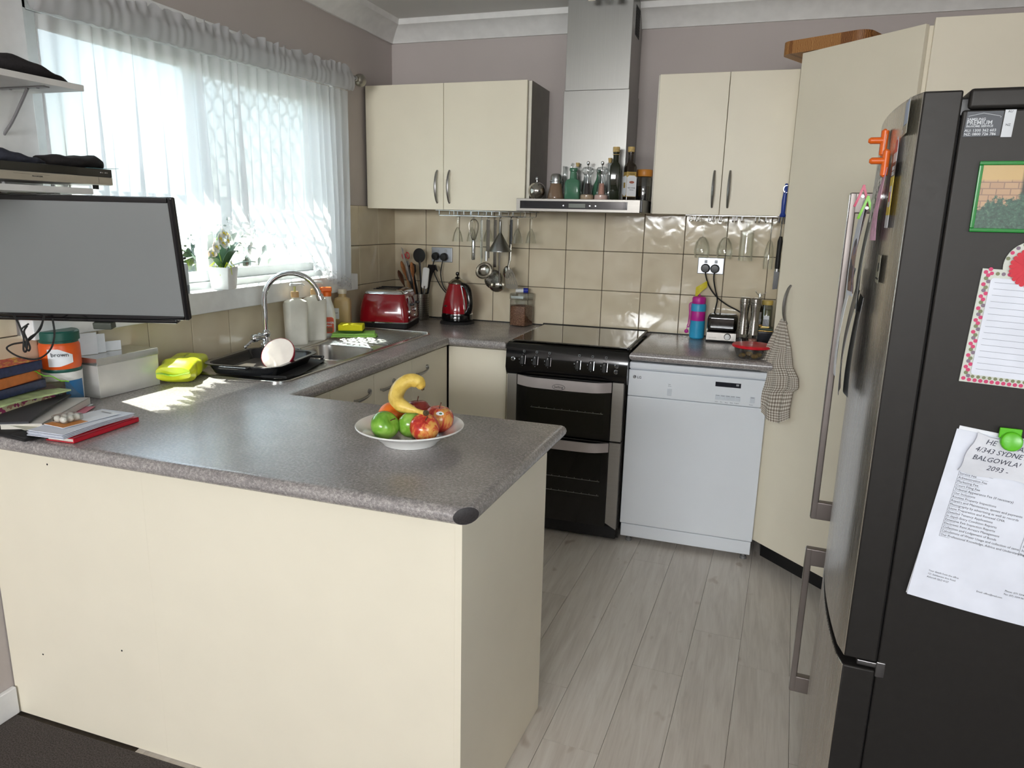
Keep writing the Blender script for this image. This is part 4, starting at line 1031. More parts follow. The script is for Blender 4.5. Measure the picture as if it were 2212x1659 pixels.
# knives by the pantry
t = thing('knife_rail', 'black magnetic knife strip on the pantry side under the stemware rack', 'knife rack', (2.046, -.45, 1.455))
g = G(); g.box(-.008, -.06, 0, .004, .06, .03, .002); part('bar', g, black, t)
t = thing('sharpening_steel', 'sharpening steel with a bright blue handle at the pantry edge', 'sharpening steel', (2.030, -.462, 1.40))
g = G(); g.tube([(0, 0, 0), (.0, 0, .09)], .0028, 8); part('rod', g, chrome, t)
g = G(); g.tube([(0, 0, .083), (0, 0, .088), (0, 0, .10), (0, 0, .15), (.002, 0, .19), (.003, 0, .213), (.003, 0, .217)], [.011, .0135, .0085, .0095, .0075, .0065, .004], 14); part('handle', g, blueplastic, t)
g = G(); g.tube([(.004 + .011 * math.cos(a), -.006, .195 + .014 * math.sin(a)) for a in [k * math.pi / 8 for k in range(16)]], .0012, 6, True); part('ring', g, chrome, t)
t = thing('kitchen_knife', 'black handled kitchen knife hanging under the blue sharpening steel', 'knife', (2.030, -.462, 1.185))
g = G(); g.tube([(0, 0, .085), (0, 0, .10), (0, 0, .15), (.001, 0, .20), (.002, 0, .22)], [.0095, .0105, .0095, .0105, .006], 12); part('handle', g, rubber, t)
g = G(); g.tube([(0, 0, .075), (0, 0, .087)], .0102, 12); part('bolster', g, satin, t)
g = G(); g.prism([(-.011, 0), (.009, .004), (.011, .078), (-.011, .078)], -.0012, .0012, FRONT); part('blade', g, mat('dark_blade', (70, 70, 70), .25, .9), t)

# ------------------------------------------------------------------ power points and leads
def gpo(name, lab, x, z):
    t = thing(name, lab, 'power point', (x, -.0092, z))
    g = G(); g.box(-.062, -.008, -.040, .062, 0, .040, .0035, 3); part('plate', g, silverplate, t)
    for s_ in (-.024, .024):
        g = G(); g.box(s_ - .007, -.0105, .012, s_ + .007, -.0075, .028, .0015); part('switch', g, mat('switch_grey', (170, 174, 180), .3), t)
gpo('power_point', 'silver double power point behind the kettle', .2995, 1.25)
gpo('power_point.001', 'silver double power point behind the drink bottle and egg cooker', 1.736, 1.249)
def lead(name, lab, x, z, pts, tagp=None):
    t = thing(name, lab, 'mains lead', (x, -.0175, z))
    lathe_part('plug', [(0, 0), (.0215, 0), (.0222, .004), (.021, .02), (.017, .026), (0, .027)], black, t, FRONT, seg=20)
    P = spline([(0, -.02, -.012)] + [(a - x, b + .0175, c - z) for a, b, c in pts], 6)
    g = G(); g.tube(P, .0034, 8); part('cable', g, rubber, t)
    return t
lead('mains_lead', 'black plug and lead from the socket furthest left, behind the kettle', .267, 1.241, [(.262, -.05, 1.19), (.274, -.05, 1.14), (.31, -.055, 1.08), (.35, -.06, 1.04), (.385, -.065, 1.0), (.40, -.08, .94), (.41, -.09, .908)])
lead('mains_lead.001', 'black plug and lead from the second socket behind the kettle', .317, 1.239, [(.313, -.05, 1.19), (.308, -.05, 1.14), (.325, -.05, 1.08), (.365, -.05, 1.03), (.392, -.05, .99), (.37, -.04, .92), (.30, -.03, .905), (.26, -.06, .906)])
lead('mains_lead.002', 'black plug and lead with a yellow warning tag, running towards the pepper mills', 1.712, 1.237, [(1.722, -.045, 1.19), (1.742, -.045, 1.145), (1.78, -.045, 1.10), (1.83, -.04, 1.065), (1.89, -.035, 1.035), (1.93, -.035, 1.0), (1.94, -.04, .93), (1.93, -.05, .905)])
tg = G(); tg.sheet(lambda u, v: (-.052 * u - .004, -.03 - .006 * math.sin(u * 3), -.058 - .034 * v - .035 * u - .022 * u * u * v), 6, 3, .0006)
o = [x for x in bpy.data.objects if x.name == 'mains_lead.002'][0]
part('warning_tag', tg, mat('yellow_tag', (222, 206, 40), .5, grain=(200, .1)), o, T(.02, 0, 0))
lead('mains_lead.003', 'black plug and lead dropping straight to the egg cooker', 1.757, 1.236, [(1.757, -.05, 1.19), (1.768, -.05, 1.14), (1.782, -.05, 1.09), (1.777, -.05, 1.045), (1.772, -.045, 1.0), (1.775, -.03, .93), (1.79, -.03, .906)])

# ------------------------------------------------------------------ corner: toaster, utensil crock, kettle, cereal jar
Z9 = .9006
tm = thing('toaster', 'glossy red four-slice toaster with chrome top in the corner', 'toaster', (.057 + .122, -.565 + .028 + .137, Z9), 13)
g = G(); rbox_loft(g, [(.120, .136, .02, .0), (.124, .141, .024, .006), (.124, .141, .024, .03)]); part('base', g, blackmatte, tm)
g = G(); rbox_loft(g, [(.1255, .1425, .025, .03), (.1255, .1425, .025, .036)]); part('base_trim', g, chrome, tm)
g = G(); rbox_loft(g, [(.124, .141, .028, .036), (.125, .142, .03, .05), (.121, .139, .03, .09), (.113, .132, .03, .135), (.106, .126, .032, .166), (.100, .12, .03, .172)]); part('body', g, redgloss, tm, ang=60)
g = G(); rbox_loft(g, [(.102, .122, .03, .172), (.101, .121, .03, .178), (.092, .112, .026, .187), (.07, .09, .02, .191), (.02, .03, .01, .192)]); tp = part('top', g, chrome, tm, ang=60)
for k in range(4):
    g = G(); y = -.075 + k * .05; g.box(-.062, y - .0065, .1905, .055, y + .0065, .1935, .0012); part('slot', g, darkgap, tp)
for y in (-.062, .062):
    g = G(); g.prism([(-.012, .045), (.012, .045), (.024, .155), (-.024, .155)], -.0018, .003, Matrix(((0, 0, 1, .119), (1, 0, 0, y), (0, 1, 0, 0), (0, 0, 0, 1)))); lv = part('lever_plate', g, satin, tm, RY(0))
    g = G(); g.box(.116, y - .010, .112, .142, y + .010, .124, .004); part('lever', g, black, tm)
    g = G(); g.lathe([(0, 0), (.011, 0), (.012, .004), (.010, .012), (0, .013)], 16, T(.121, y - .036, .085) @ RY(90)); part('dial', g, chrome, tm)
    g = G(); g.lathe([(0, 0), (.009, 0), (.008, .006), (0, .007)], 14, T(.122, y - .036, .055) @ RY(90)); part('button', g, chrome, tm)
# crock with utensils
cr = thing('utensil_holder', 'pierced steel utensil holder behind the toaster', 'holder', (.205, -.105, Z9))
lathe_part('body', shell([(.05, 0), (.051, .003), (.051, .14)], .0016), brushed('holder_steel', (150, 146, 138), .35, (5, 5, 300)), cr, seg=28)
g = G()
for k in range(9):
    for a in range(-140, 41, 14): g.lathe([(0, 0), (.0022, 0), (.0022, .0006), (0, .0006)], 6, RZ(a) @ T(.0508, 0, .02 + k * .012) @ RY(90))
hp = part('hole', g, darkgap, cr); hp['kind'] = 'stuff'
def inholder(name, lab, cat, foot, tip):
    """a frame whose Z runs from the bottom of the holder to the tip of the tool"""
    a, b = Vector(foot), Vector(tip); z = (b - a).normalized(); x = Vector((1, 0, 0)); x = (x - z * x.dot(z)).normalized(); y = z.cross(x)
    M = Matrix((x, y, z)).transposed().to_4x4(); M.translation = a
    return thing(name, lab, cat, M=M), (b - a).length
def woodspoon(name, lab, foot, tip, w, m):
    t, L = inholder(name, lab, 'spoon', foot, tip)
    g = G(); P = [(0, 0, 0), (0, 0, L * .55), (0, 0, L - .085), (0, 0, L - .06), (0, 0, L - .03), (0, 0, L - .008), (0, 0, L)]
    g.tube(P, [.006, .0055, .007, w * .8, w, w * .6, .004], 14, flat=.38, M=RZ(90) @ I4); part('body', g, m, t)
HB_ = .906
woodspoon('wooden_spoon', 'light wooden spoon in the holder, tallest beside the scissors', (.20, -.10, HB_), (.108, -.13, 1.214), .021, wood1)
woodspoon('wooden_spoon.001', 'light wooden spoon standing straightest, under the slotted black spoon', (.205, -.13, HB_), (.180, -.15, 1.212), .021, wood1)
woodspoon('wooden_spoon.002', 'dark wooden spoon leaning lowest beside the left wall tiles', (.195, -.12, HB_), (.085, -.12, 1.162), .024, wood2)
woodspoon('wooden_spoon.003', 'short pale wooden spoon low in front of the others', (.205, -.14, HB_), (.158, -.155, 1.115), .018, mat('pale_wood', (176, 138, 96), .5, grain=(40, .2)))
t, L = inholder('slotted_spoon', 'black nylon slotted spoon with a round head in the holder', 'spoon', (.22, -.09, HB_), (.195, -.09, 1.285))
g = G(); g.tube([(0, 0, 0), (0, 0, L - .09), (0, 0, L - .07)], [.006, .006, .008], 10, flat=.5); part('handle', g, black, t)
g = G(); disc = [(.036 * math.cos(a), .039 * math.sin(a)) for a in [k * math.pi / 14 for k in range(28)]]; g.prism(disc, -.0015, .0015, T(0, 0, L - .04) @ FRONT); hd_ = part('head', g, black, t)
c = G()
for k in range(-2, 3):
    for j in (-1, 0, 1):
        if abs(k) == 2 and j: continue
        c.box(k * .0105 - .0028, -.01, L - .04 + j * .019 - .0065, k * .0105 + .0028, .01, L - .04 + j * .019 + .0065)
boolean_cut(hd_, c)
t, L = inholder('spatula', 'white rubber spatula with a black handle in the holder', 'spatula', (.225, -.12, HB_), (.262, -.135, 1.185))
g = G(); g.tube([(0, 0, 0), (0, 0, L - .1)], .006, 10); part('handle', g, satin, t)
g = G(); g.prism(rrect(-.018, L - .115, .018, L, .012, 4), -.004, .004, FRONT); part('head', g, white, t)
t, L = inholder('serving_fork', 'black nylon server with a curved head behind the white spatula', 'server', (.222, -.075, HB_), (.262, -.07, 1.20))
g = G(); g.tube([(0, 0, 0), (0, 0, L - .1), (-.01, 0, L - .06), (.0, 0, L - .02), (.03, -.005, L - .012), (.045, -.01, L - .03)], [.006, .007, .022, .024, .016, .006], 12, flat=.4); part('body', g, black, t)
t, L = inholder('ladle_black', 'black nylon ladle deep in the holder between the wooden spoons', 'ladle', (.205, -.08, HB_), (.150, -.085, 1.20))
g = G(); g.tube([(0, 0, 0), (0, 0, L - .06), (0, 0, L - .045), (0, 0, L - .01), (0, 0, L)], [.006, .006, .018, .022, .008], 12, flat=.5); part('body', g, black, t)
t, L = inholder('bread_knife', 'steel knife standing upright in the holder beside the wall corner', 'knife', (.185, -.08, HB_), (.083, -.08, 1.285))
g = G(); g.prism([(-.009, L - .19), (.009, L - .19), (.009, L - .01), (.0, L)], -.001, .001, FRONT); part('blade', g, mat('bright_blade', (200, 200, 200), .25, .8), t)
g = G(); g.box(-.008, -.006, .0, .008, .006, L - .19, .004); part('handle', g, black, t)
t, L = inholder('scissors', 'kitchen scissors with red ring handles in the holder', 'scissors', (.19, -.06, HB_), (.10, -.07, 1.26))
g = G(); g.box(-.009, -.0015, 0, .009, .0015, L - .05, .001); part('blade', g, satin, t)
for s_ in (-1, 1):
    g = G(); g.tube([(s_ * .012 + .009 * math.cos(a), 0, L - .022 + .017 * math.sin(a)) for a in [k * math.pi / 9 for k in range(18)]], .0032, 8, True); part('handle', g, mat('red_plastic', (196, 40, 44), .35), t)
# kettle
kt = thing('kettle', 'glossy red conical kettle with black handle and base beside the power point', 'kettle', (.452, -.155, Z9), -28)
lathe_part('power_base', [(0, 0), (.092, 0), (.094, .004), (.088, .010), (.074, .014), (0, .014)], blackmatte, kt, seg=32)
lathe_part('base', [(0, .0145), (.080, .0145), (.084, .02), (.084, .045), (.082, .05), (0, .05)], blackgloss, kt, seg=32)
lathe_part('base_trim', [(0, .05), (.0835, .05), (.0835, .055), (0, .0555)], chrome, kt, seg=32)
lathe_part('body', [(0, .056), (.082, .056), (.0825, .065), (.080, .085), (.072, .125), (.058, .175), (.047, .205), (.045, .209), (0, .209)], redgloss, kt, seg=40)
lathe_part('lid', [(0, .209), (.0465, .209), (.047, .213), (.043, .219), (.026, .233), (.016, .237), (0, .237)], mat('kettle_steel', (200, 196, 184), .15, 1.), kt, seg=32)
lathe_part('knob', [(0, .236), (.017, .236), (.012, .243), (.004, .246), (.004, .25), (.0085, .254), (.0105, .261), (.008, .269), (0, .272)], blackgloss, kt, seg=18)
g = G(); P = spline([(.036, 0, .205), (.062, 0, .204), (.088, 0, .185), (.100, 0, .145), (.104, 0, .10), (.096, 0, .07), (.080, 0, .058)], 5); g.tube(P, [.0135] * len(P), 12, flat=1.25); part('handle', g, blackgloss, kt)
g = G(); g.tube([(.047, -.014, .203), (.060, -.015, .17), (.073, -.016, .125), (.081, -.016, .085), (.083, -.016, .06)], .0036, 8); g.tube([(.047, .014, .203), (.060, .015, .17), (.073, .016, .125), (.081, .016, .085), (.083, .016, .06)], .0036, 8); part('handle_trim', g, chrome, kt)
g = G(); g.prism([(-.044, .19), (-.066, .205), (-.06, .209), (-.04, .209)], -.012, .012, RX(90)); part('spout', g, redgloss, kt)
g = G(); g.lathe([(0, 0), (.011, 0), (.010, .003), (0, .0035)], 18, RZ(-92) @ T(.077, 0, .095) @ RY(80) @ SC(.55, 1, 1)); part('badge', g, satin, kt)
# cereal jar
cj = thing('cereal_jar', 'square glass jar of brown cereal with a glass lid by the cooker', 'jar', (.79, -.085, Z9), -12)
g = G(); rbox_loft(g, [(.046, .046, .008, 0), (.0475, .0475, .009, .003), (.0475, .0475, .009, .138)]); part('body', g, acrylic, cj)
def cereal():
    q = NT('bran_cereal'); v = q.coord(); q.l.new(q.ramp(q.noise(v, 220, 2, .7), [(.35, rgb(104, 66, 44)), (.55, rgb(150, 104, 78)), (.7, rgb(190, 150, 110))]), q.b.inputs['Base Color']); q.set(Roughness=.9); q.bump(q.noise(v, 200, 2), .6, .004); return q.m
g = G(); rbox_loft(g, [(.0445, .0445, .007, .004), (.0445, .0445, .007, .098), (.042, .042, .007, .104), (.02, .02, .007, .108)]); part('cereal', g, cereal(), cj)
g = G(); rbox_loft(g, [(.0445, .0445, .008, .1385), (.049, .049, .009, .141), (.049, .049, .009, .166), (.046, .046, .01, .171)]); part('lid', g, acrylic, cj)
g = G(); g.box(-.038, -.0485, .145, .036, -.047, .158); part('seal', g, mat('pale_seal', (200, 204, 198), .4), cj)
t = thing('glue_stick', 'small white and blue tube lying on the cereal jar lid', 'tube', (.785, -.085, Z9 + .1848), 20)
g = G(); g.tube([(-.028, 0, 0), (.012, 0, 0)], .0125, 14); part('body', g, white, t)
g = G(); g.tube([(.0122, 0, 0), (.036, 0, 0)], .0135, 14); part('cap', g, mat('deep_blue_plastic', (36, 52, 160), .3), t)

# ------------------------------------------------------------------ right-hand worktop
t = thing('drink_bottle', 'sky blue and magenta drink bottle with a strap on the short worktop', 'bottle', (1.70, -.10, Z9))
skyb, mag = mat('sky_blue_plastic', (52, 168, 214), .4), mat('magenta_plastic', (196, 34, 150), .4)
lathe_part('body', [(0, 0), (.030, 0), (.035, .006), (.036, .02), (.036, .088), (0, .088)], skyb, t, seg=28)
lathe_part('band', [(0, .0882), (.0335, .0882), (.0345, .092), (.0345, .130), (.0335, .134), (0, .134)], mag, t, seg=28)
lathe_part('shoulder', [(0, .1342), (.036, .1342), (.036, .160), (.033, .170), (0, .170)], skyb, t, seg=28)
lathe_part('cap', [(0, .1702), (.0315, .1702), (.0325, .174), (.0325, .195), (.029, .203), (.012, .206), (.004, .207), (.004, .214), (0, .215)], mag, t, seg=28)
g = G(); P = spline([(-.030, -.012, .176), (-.043, -.014, .165), (-.040, -.016, .12), (-.042, -.018, .075), (-.046, -.018, .06), (-.038, -.02, .055), (-.034, -.02, .075), (-.036, -.018, .12), (-.036, -.014, .17)], 5); g.tube(P, .0024, 6); g.tube([(-.045, -.018, .06), (-.047, -.02, .042)], .0022, 6); g.ball((-.048, -.02, .034), .010, 10, (1, .5, 1)); part('strap', g, mag, t)
t = thing('egg_cooker', 'small silver egg cooker with a smoked clear dome and white dial', 'egg cooker', (1.818, -.115, Z9))
g = G(); g.box(-.070, -.062, 0, .072, .055, .006, .003); g.box(-.068, -.055, .006, .070, .05, .048, .008, 3); part('base', g, black, t)
g = G(); g.box(-.069, -.0605, .006, .071, -.054, .046, .003); part('front_plate', g, steel_h, t)
g = G(); g.box(-.064, -.046, .050, .066, .044, .068, .008, 2); g.ball((-.03, -.01, .07), .02, 12, (1, 1, 1.1)); part('egg_tray', g, blackmatte, t)
def smoke(): return panemat('smoked_dome', (108, 108, 106), .10, .08)
g = G(); g.box(-.068, -.055, .049, .070, .05, .128, .018, 4); part('dome', g, smoke(), t)
g = G(); g.tube([(-.068, -.0, .05), (-.069, -.02, .10), (-.060, -.03, .127), (-.0, -.03, .131), (.06, -.03, .127)], .0025, 6); part('dome_rim', g, acrylic, t)
lathe_part('dial_ring', [(0, 0), (.0155, 0), (.0155, .003), (0, .003)], darkgap, t, T(.030, -.0602, .028) @ FRONT)
lathe_part('dial', [(0, 0), (.013, 0), (.0125, .009), (0, .010)], white, t, T(.030, -.063, .028) @ FRONT)
letters('badge', [('EGG COOKER', 0, 0, None)], .0055, ink, t, T(-.056, -.0609, .018) @ FRONT)
def smill(name, lab, x, y, fill):
    t = thing(name, lab, 'mill', (x, y, Z9)); s2 = brushed('mill_steel', (176, 172, 166), .25, (5, 5, 300)) if 'mill_steel_' not in MC else MC['mill_steel_']; MC['mill_steel_'] = s2
    lathe_part('base', [(0, 0), (.022, 0), (.022, .016), (.020, .018), (0, .018)], s2, t)
    lathe_part('chamber', [(0, .0182), (.0205, .0182), (.0205, .066), (0, .066)], acrylic, t)
    lathe_part('filling', [(0, .019), (.0185, .019), (.0185, .046), (0, .050)], fill, t, seg=16)
    lathe_part('body', [(0, .0662), (.0225, .0662), (.0215, .09), (.0185, .13), (.018, .15), (.020, .18), (.0228, .204), (.0225, .207), (0, .207)], s2, t)
    lathe_part('cap', [(0, .2085), (.0228, .2085), (.0230, .212), (.0225, .226), (.018, .231), (0, .232)], s2, t)
smill('pepper_mill.001', 'tall waisted steel mill with dark pepper, nearer the egg cooker', 1.915, -.305, MC['peppercorns'])
smill('salt_mill.001', 'tall waisted steel mill with pink salt, beside the black tin', 1.961, -.315, MC['pink_salt'])
t = thing('food_container', 'clear round container with a flat red lid at the worktop edge', 'container', (1.962, -.535, Z9))
lathe_part('body', shell([(.052, 0), (.060, .004), (.068, .022), (.074, .044)], .002), acrylic, t, seg=32)
lathe_part('lid', [(0, .0445), (.079, .0445), (.083, .047), (.0835, .053), (.079, .057), (.05, .059), (.03, .0585), (.02, .0575), (0, .0575)], mat('red_lid_plastic', (214, 26, 44), .3), t, seg=36)
for i_, (x, y) in enumerate(((-.038, -.028), (.012, -.044), (-.01, .02), (.03, .0))):
    g = G(); g.ball((0, 0, 0), .014, 10, (1.1, 1, .7)); o = solo('biscuit', g, mat('golden_biscuit', (196, 158, 84), .8, grain=(90, .4)), ['golden biscuit piece in the clear red lidded container, front one towards the egg cooker', 'golden biscuit piece in the clear red lidded container, front one towards the pantry', 'golden biscuit piece at the rear of the red lidded container', 'golden biscuit piece in the centre of the red lidded container'][i_], 'biscuit', (1.962 + x, -.535 + y, Z9 + .0125), group='biscuits in the red lidded container')
t = thing('tea_tin', 'glossy black tin with a gold rim and clasp behind the salt mill', 'tin', (2.0, -.235, Z9))
g = G(); g.box(-.036, -.045, 0, .045, .045, .078, .004); part('body', g, mat('black_tin', (26, 28, 36), .18, coat=.3), t)
g = G(); g.box(-.037, -.046, .0782, .046, .046, .0835, .002); part('rim', g, mat('gold_metal', (206, 170, 104), .25, 1.), t)
g = G(); g.box(-.036, -.045, .084, .045, .045, .092, .003); part('lid', g, mat('dark_green_tin', (40, 66, 52), .3), t)
g = G(); g.ball((-.012, -.0, .098), .008, 12, (1.6, 1, .8)); g.box(-.015, -.005, .091, .03, .005, .097, .002); part('clasp', g, MC['gold_metal'], t)
t = thing('pickle_jar', 'glass jar with a yellow lid and barcode label behind the black tin', 'jar', (2.014, -.115, Z9))
lathe_part('body', shell([(.024, 0), (.0255, .004), (.0255, .175), (.022, .182), (.022, .192)], .002), acrylic, t, seg=24)
lathe_part('filling', [(0, .003), (.0232, .003), (.0232, .16), (0, .16)], mat('olive_pickles', (150, 148, 96), .4, grain=(60, .25)), t, seg=20)
lathe_part('lid', [(0, .184), (.0245, .184), (.025, .187), (.025, .202), (.023, .205), (0, .205)], mat('yellow_lid', (206, 178, 92), .4), t)
g = G(); g.box(-.013, -.0268, .07, .013, -.0255, .135); lb_ = part('label', g, offwhite, t)
g = G()
for k in range(9): g.box(-.011 + k * .0025, -.0273, .075, -.011 + k * .0025 + (.0008 if k % 2 else .0014), -.0268, .118)
bc = part('barcode', g, ink, lb_); bc['kind'] = 'stuff'
t = thing('sauce_bottle', 'dark narrow bottle with a white and red label behind the salt mill', 'bottle', (1.977, -.12, Z9))
lathe_part('body', [(0, 0), (.018, 0), (.019, .004), (.019, .16), (.012, .178), (.0095, .19), (.0095, .205), (0, .205)], mat('dark_sauce', (40, 34, 30), .12), t)
g = G(); g.box(-.0145, -.0203, .05, .0145, -.0185, .15); l_ = part('label', g, mat('grey_label', (150, 148, 144), .5), t); g = G(); g.box(-.013, -.0208, .072, .013, -.0203, .09); part('label_print', g, mat('label_red', (150, 40, 44), .5), l_)
letters('label_lettering', [('101', -.003, .0, None)], .02, offwhite, l_, T(-.008, -.0206, .105) @ FRONT)
lathe_part('stopper', [(0, .205), (.006, .205), (.006, .23), (.0045, .236), (0, .236)], chrome, t, seg=12)
g = G(); g.tube([(.0, 0, .222), (-.012, 0, .232), (-.022, 0, .246)], .0016, 6); g.tube([(.0, 0, .222), (.014, 0, .230), (.026, 0, .243)], .0016, 6); part('wing', g, chrome, t)
# tea towel on the pantry handle
def towelmat():
    q = NT('grey_gingham'); tc = q.new('TexCoord'); sp = q.new('SeparateXYZ'); q.l.new(tc.outputs['UV'], sp.inputs[0]); out = []
    for ax in (0, 1):
        m = q.new('Math', operation='FRACT'); sc_ = q.new('Math', operation='MULTIPLY'); sc_.inputs[1].default_value = 92; q.l.new(sp.outputs[ax], sc_.inputs[0]); q.l.new(sc_.outputs[0], m.inputs[0])
        gt = q.new('Math', operation='GREATER_THAN'); gt.inputs[1].default_value = .5; q.l.new(m.outputs[0], gt.inputs[0]); out.append(gt.outputs[0])
    ad = q.new('Math', operation='ADD'); q.l.new(out[0], ad.inputs[0]); q.l.new(out[1], ad.inputs[1]); hv = q.new('Math', operation='MULTIPLY'); hv.inputs[1].default_value = .5; q.l.new(ad.outputs[0], hv.inputs[0])
    q.l.new(q.ramp(hv.outputs[0], [(.0, rgb(226, 221, 210)), (.5, rgb(176, 166, 152)), (1, rgb(124, 112, 100))]), q.b.inputs['Base Color']); q.set(Roughness=.95); return q.m
def bary(tab, v):
    for a, b in zip(tab, tab[1:]):
        if v <= b[0]: k = (v - a[0]) / (b[0] - a[0]); return [a[i] + (b[i] - a[i]) * k for i in range(1, len(a))]
    return list(tab[-1][1:])
LT = [(0, .050, 1.083), (.06, .044, 1.075), (.2, .005, 1.0), (.42, -.040, .895), (.55, -.030, .85), (.72, -.048, .79), (.9, -.058, .735), (1, -.056, .715)]
RT = [(0, .066, 1.083), (.06, .072, 1.075), (.25, .115, .97), (.5, .135, .90), (.6, .168, .86), (.72, .176, .82), (.78, .150, .80), (.9, .145, .72), (1, .150, .685)]
def towel(u, v):
    sl, zl = bary(LT, v); sr, zr = bary(RT, v); k = min(1, v * 2.2)
    s_ = sl + (sr - sl) * u; z = zl + (zr - zl) * u - (.035 * math.sin(math.pi * u) if v > .7 else 0) * (v - .7) / .3 + .012 * math.sin(u * 7)* max(0, v - .8) * 5
    d = -.034 - .010 * math.cos(u * 11 + 1.2 + v) * k - .012 * math.sin(math.pi * u) * k - .007 * math.sin(u * 23 + v * 2) * k
    return (s_, d, z)
g = G(); NUT, NVT = 44, 40; g.sheet(towel, NUT, NVT, .003)
me = mesh_of('tea_towel', g, towelmat(), 80); ul = me.uv_layers.new(name='UVMap'); N_ = (NUT + 1) * (NVT + 1)
for lp in me.loops:
    k = lp.vertex_index % N_; ul.data[lp.index].uv = ((k // (NVT + 1)) / NUT * .30 + .1, (k % (NVT + 1)) / NVT * .46)
tw = put('tea_towel', me, None, T(2.052, -.558, 0) @ RZ(-45)); tag(tw, 'grey and cream checked tea towel hanging from the pantry door handle', 'tea towel')
# butcher block on the pantry
A_, B_ = Vector((1.955, -.545)), Vector((2.245, -.700)); e1 = (B_ - A_).normalized(); ang = math.degrees(math.atan2(e1.y, e1.x)); LB_ = (B_ - A_).length
t = thing('chopping_board', 'thick wooden chopping board lying on top of the pantry', 'chopping board', (A_.x, A_.y, 2.0895), ang)
def boardmat():
    q = NT('block_wood'); v = q.coord(scale=(1, 1, 1), rnd_off=True); w = q.new('TexWave', wave_type='BANDS', bands_direction='X'); w.inputs['Scale'].default_value = 60; w.inputs['Distortion'].default_value = 6; w.inputs['Detail'].default_value = 3; q.l.new(v, w.inputs['Vector'])
    oi = q.new('ObjectInfo'); m = q.new('Math', operation='MULTIPLY_ADD'); m.inputs[1].default_value = .55; q.l.new(oi.outputs['Random'], m.inputs[0]); mm = q.new('Math', operation='MULTIPLY'); mm.inputs[1].default_value = .45; q.l.new(w.outputs['Fac'], mm.inputs[0]); q.l.new(mm.outputs[0], m.inputs[2])
    q.l.new(q.ramp(m.outputs[0], [(.1, rgb(104, 62, 30)), (.5, rgb(156, 102, 52)), (.9, rgb(196, 148, 88))]), q.b.inputs['Base Color']); q.set(Roughness=.5); return q.m
bm_ = boardmat(); out = rrect(0, 0, LB_, .34, .045, 5); cuts = [0, .036, .05, .128, .20, .232, .275, LB_]
for a, b in zip(cuts, cuts[1:]):
    pts = []
    for i, p in enumerate(out):
        q_ = out[(i + 1) % len(out)]
        if a <= p[0] <= b: pts.append(p)
        for lim in (a, b):
            if (p[0] - lim) * (q_[0] - lim) < 0:
                k = (lim - p[0]) / (q_[0] - p[0]); pts.append((lim, p[1] + (q_[1] - p[1]) * k))
    pts = [p for p in pts]; c = (sum(p[0] for p in pts) / len(pts), sum(p[1] for p in pts) / len(pts)); pts.sort(key=lambda p: math.atan2(p[1] - c[1], p[0] - c[0]))
    clean = [p for i, p in enumerate(pts) if (Vector(p) - Vector(pts[i - 1])).length > 1e-5]
    g = G(); g.prism(clean, 0, .046); part('block', g, bm_, t)

# ------------------------------------------------------------------ around the sink
t = thing('roasting_pan', 'black roasting pan resting over the left sink bowl', 'pan', (.292, -1.575, .9075), 8)
def panform(hx, hy, h, rimw, r=.05):
    secs = [(hx - .022, hy - .022, r - .02, 0), (hx - .006, hy - .006, r - .005, h - .006), (hx - .004, hy - .004, r, h), (hx + rimw, hy + rimw, r + rimw, h + .001), (hx + rimw, hy + rimw, r + rimw, h + .004), (hx - .006, hy - .006, r - .002, h + .003), (hx - .009, hy - .009, r - .006, h - .006), (hx - .025, hy - .025, r - .023, .003)]
    g = G(); rbox_loft(g, secs, n=6); return g
part('body', panform(.135, .165, .034, .010), mat('black_pan_enamel', (24, 25, 28), .22, coat=.2), t)
g = G(); rbox_loft(g, [(.108, .138, .025, .0035), (.124, .154, .038, .0275)], n=6, ) ; lp_ = G(); lp_.v = g.v; lp_.f = g.f[:-1]; lp_.mi = g.mi[:-1]
g = G(); rbox_loft(g, [(.107, .137, .024, .0036), (.107, .137, .024, .0046)], n=6); part('lining', g, mat('pan_reflection_grey', (112, 104, 98), .3, .7), t)  # grey floor stands in for light reflected inside the black pan
for s_ in (-1, 1):
    g = G(); g.tube([(-.05, s_ * .172, .034), (-.048, s_ * .195, .034), (.048, s_ * .195, .034), (.05, s_ * .172, .034)], .005, 8); part('handle', g, MC['black_pan_enamel'], t)
t = thing('draining_tray', 'flat black tray with looped handles under the roasting pan at the sink front', 'tray', (.345, -1.53, .9045), 14)
g = G(); rbox_loft(g, [(.105, .150, .03, 0), (.11, .155, .032, .003)], n=5); part('body', g, blackmatte, t)
for s_ in (-1, 1):
    g = G(); g.tube([(.09, s_ * .150, .003), (.085, s_ * .188, .006), (.0, s_ * .188, .006), (-.005, s_ * .150, .003)], .005, 8); part('handle', g, blackmatte, t)
t = thing('cereal_bowl', 'red bowl with a cream inside and pink centre tipped up in the roasting pan', 'bowl', M=T(.368, -1.590, .966) @ Vector((.10, -.80, .58)).to_track_quat('Z', 'Y').to_matrix().to_4x4())
n = 9; R1, D1 = .062, .045
outp = [(R1 * math.sin(rad(90 * i / n)) ** .8, -D1 * math.cos(rad(90 * i / n))) for i in range(n + 1)]
lathe_part('body', outp + [(R1 - .002, .001)], mat('red_bowl_glaze', (150, 24, 48), .2), t, seg=36)
inp = [(max(0, r - .0035), z + .0035) for r, z in outp]
lathe_part('lining', [(R1 - .002, .0012), (R1 - .0035, .0012)] + list(reversed(inp))[1:], mat('cream_bowl_glaze', (240, 228, 216), .25), t, seg=36)
lathe_part('centre_print', [(0, 0), (.024, 0), (.024, .0006), (0, .0006)], mat('pink_print', (226, 130, 190), .3), t, T(0, 0, -D1 + .0075)); 
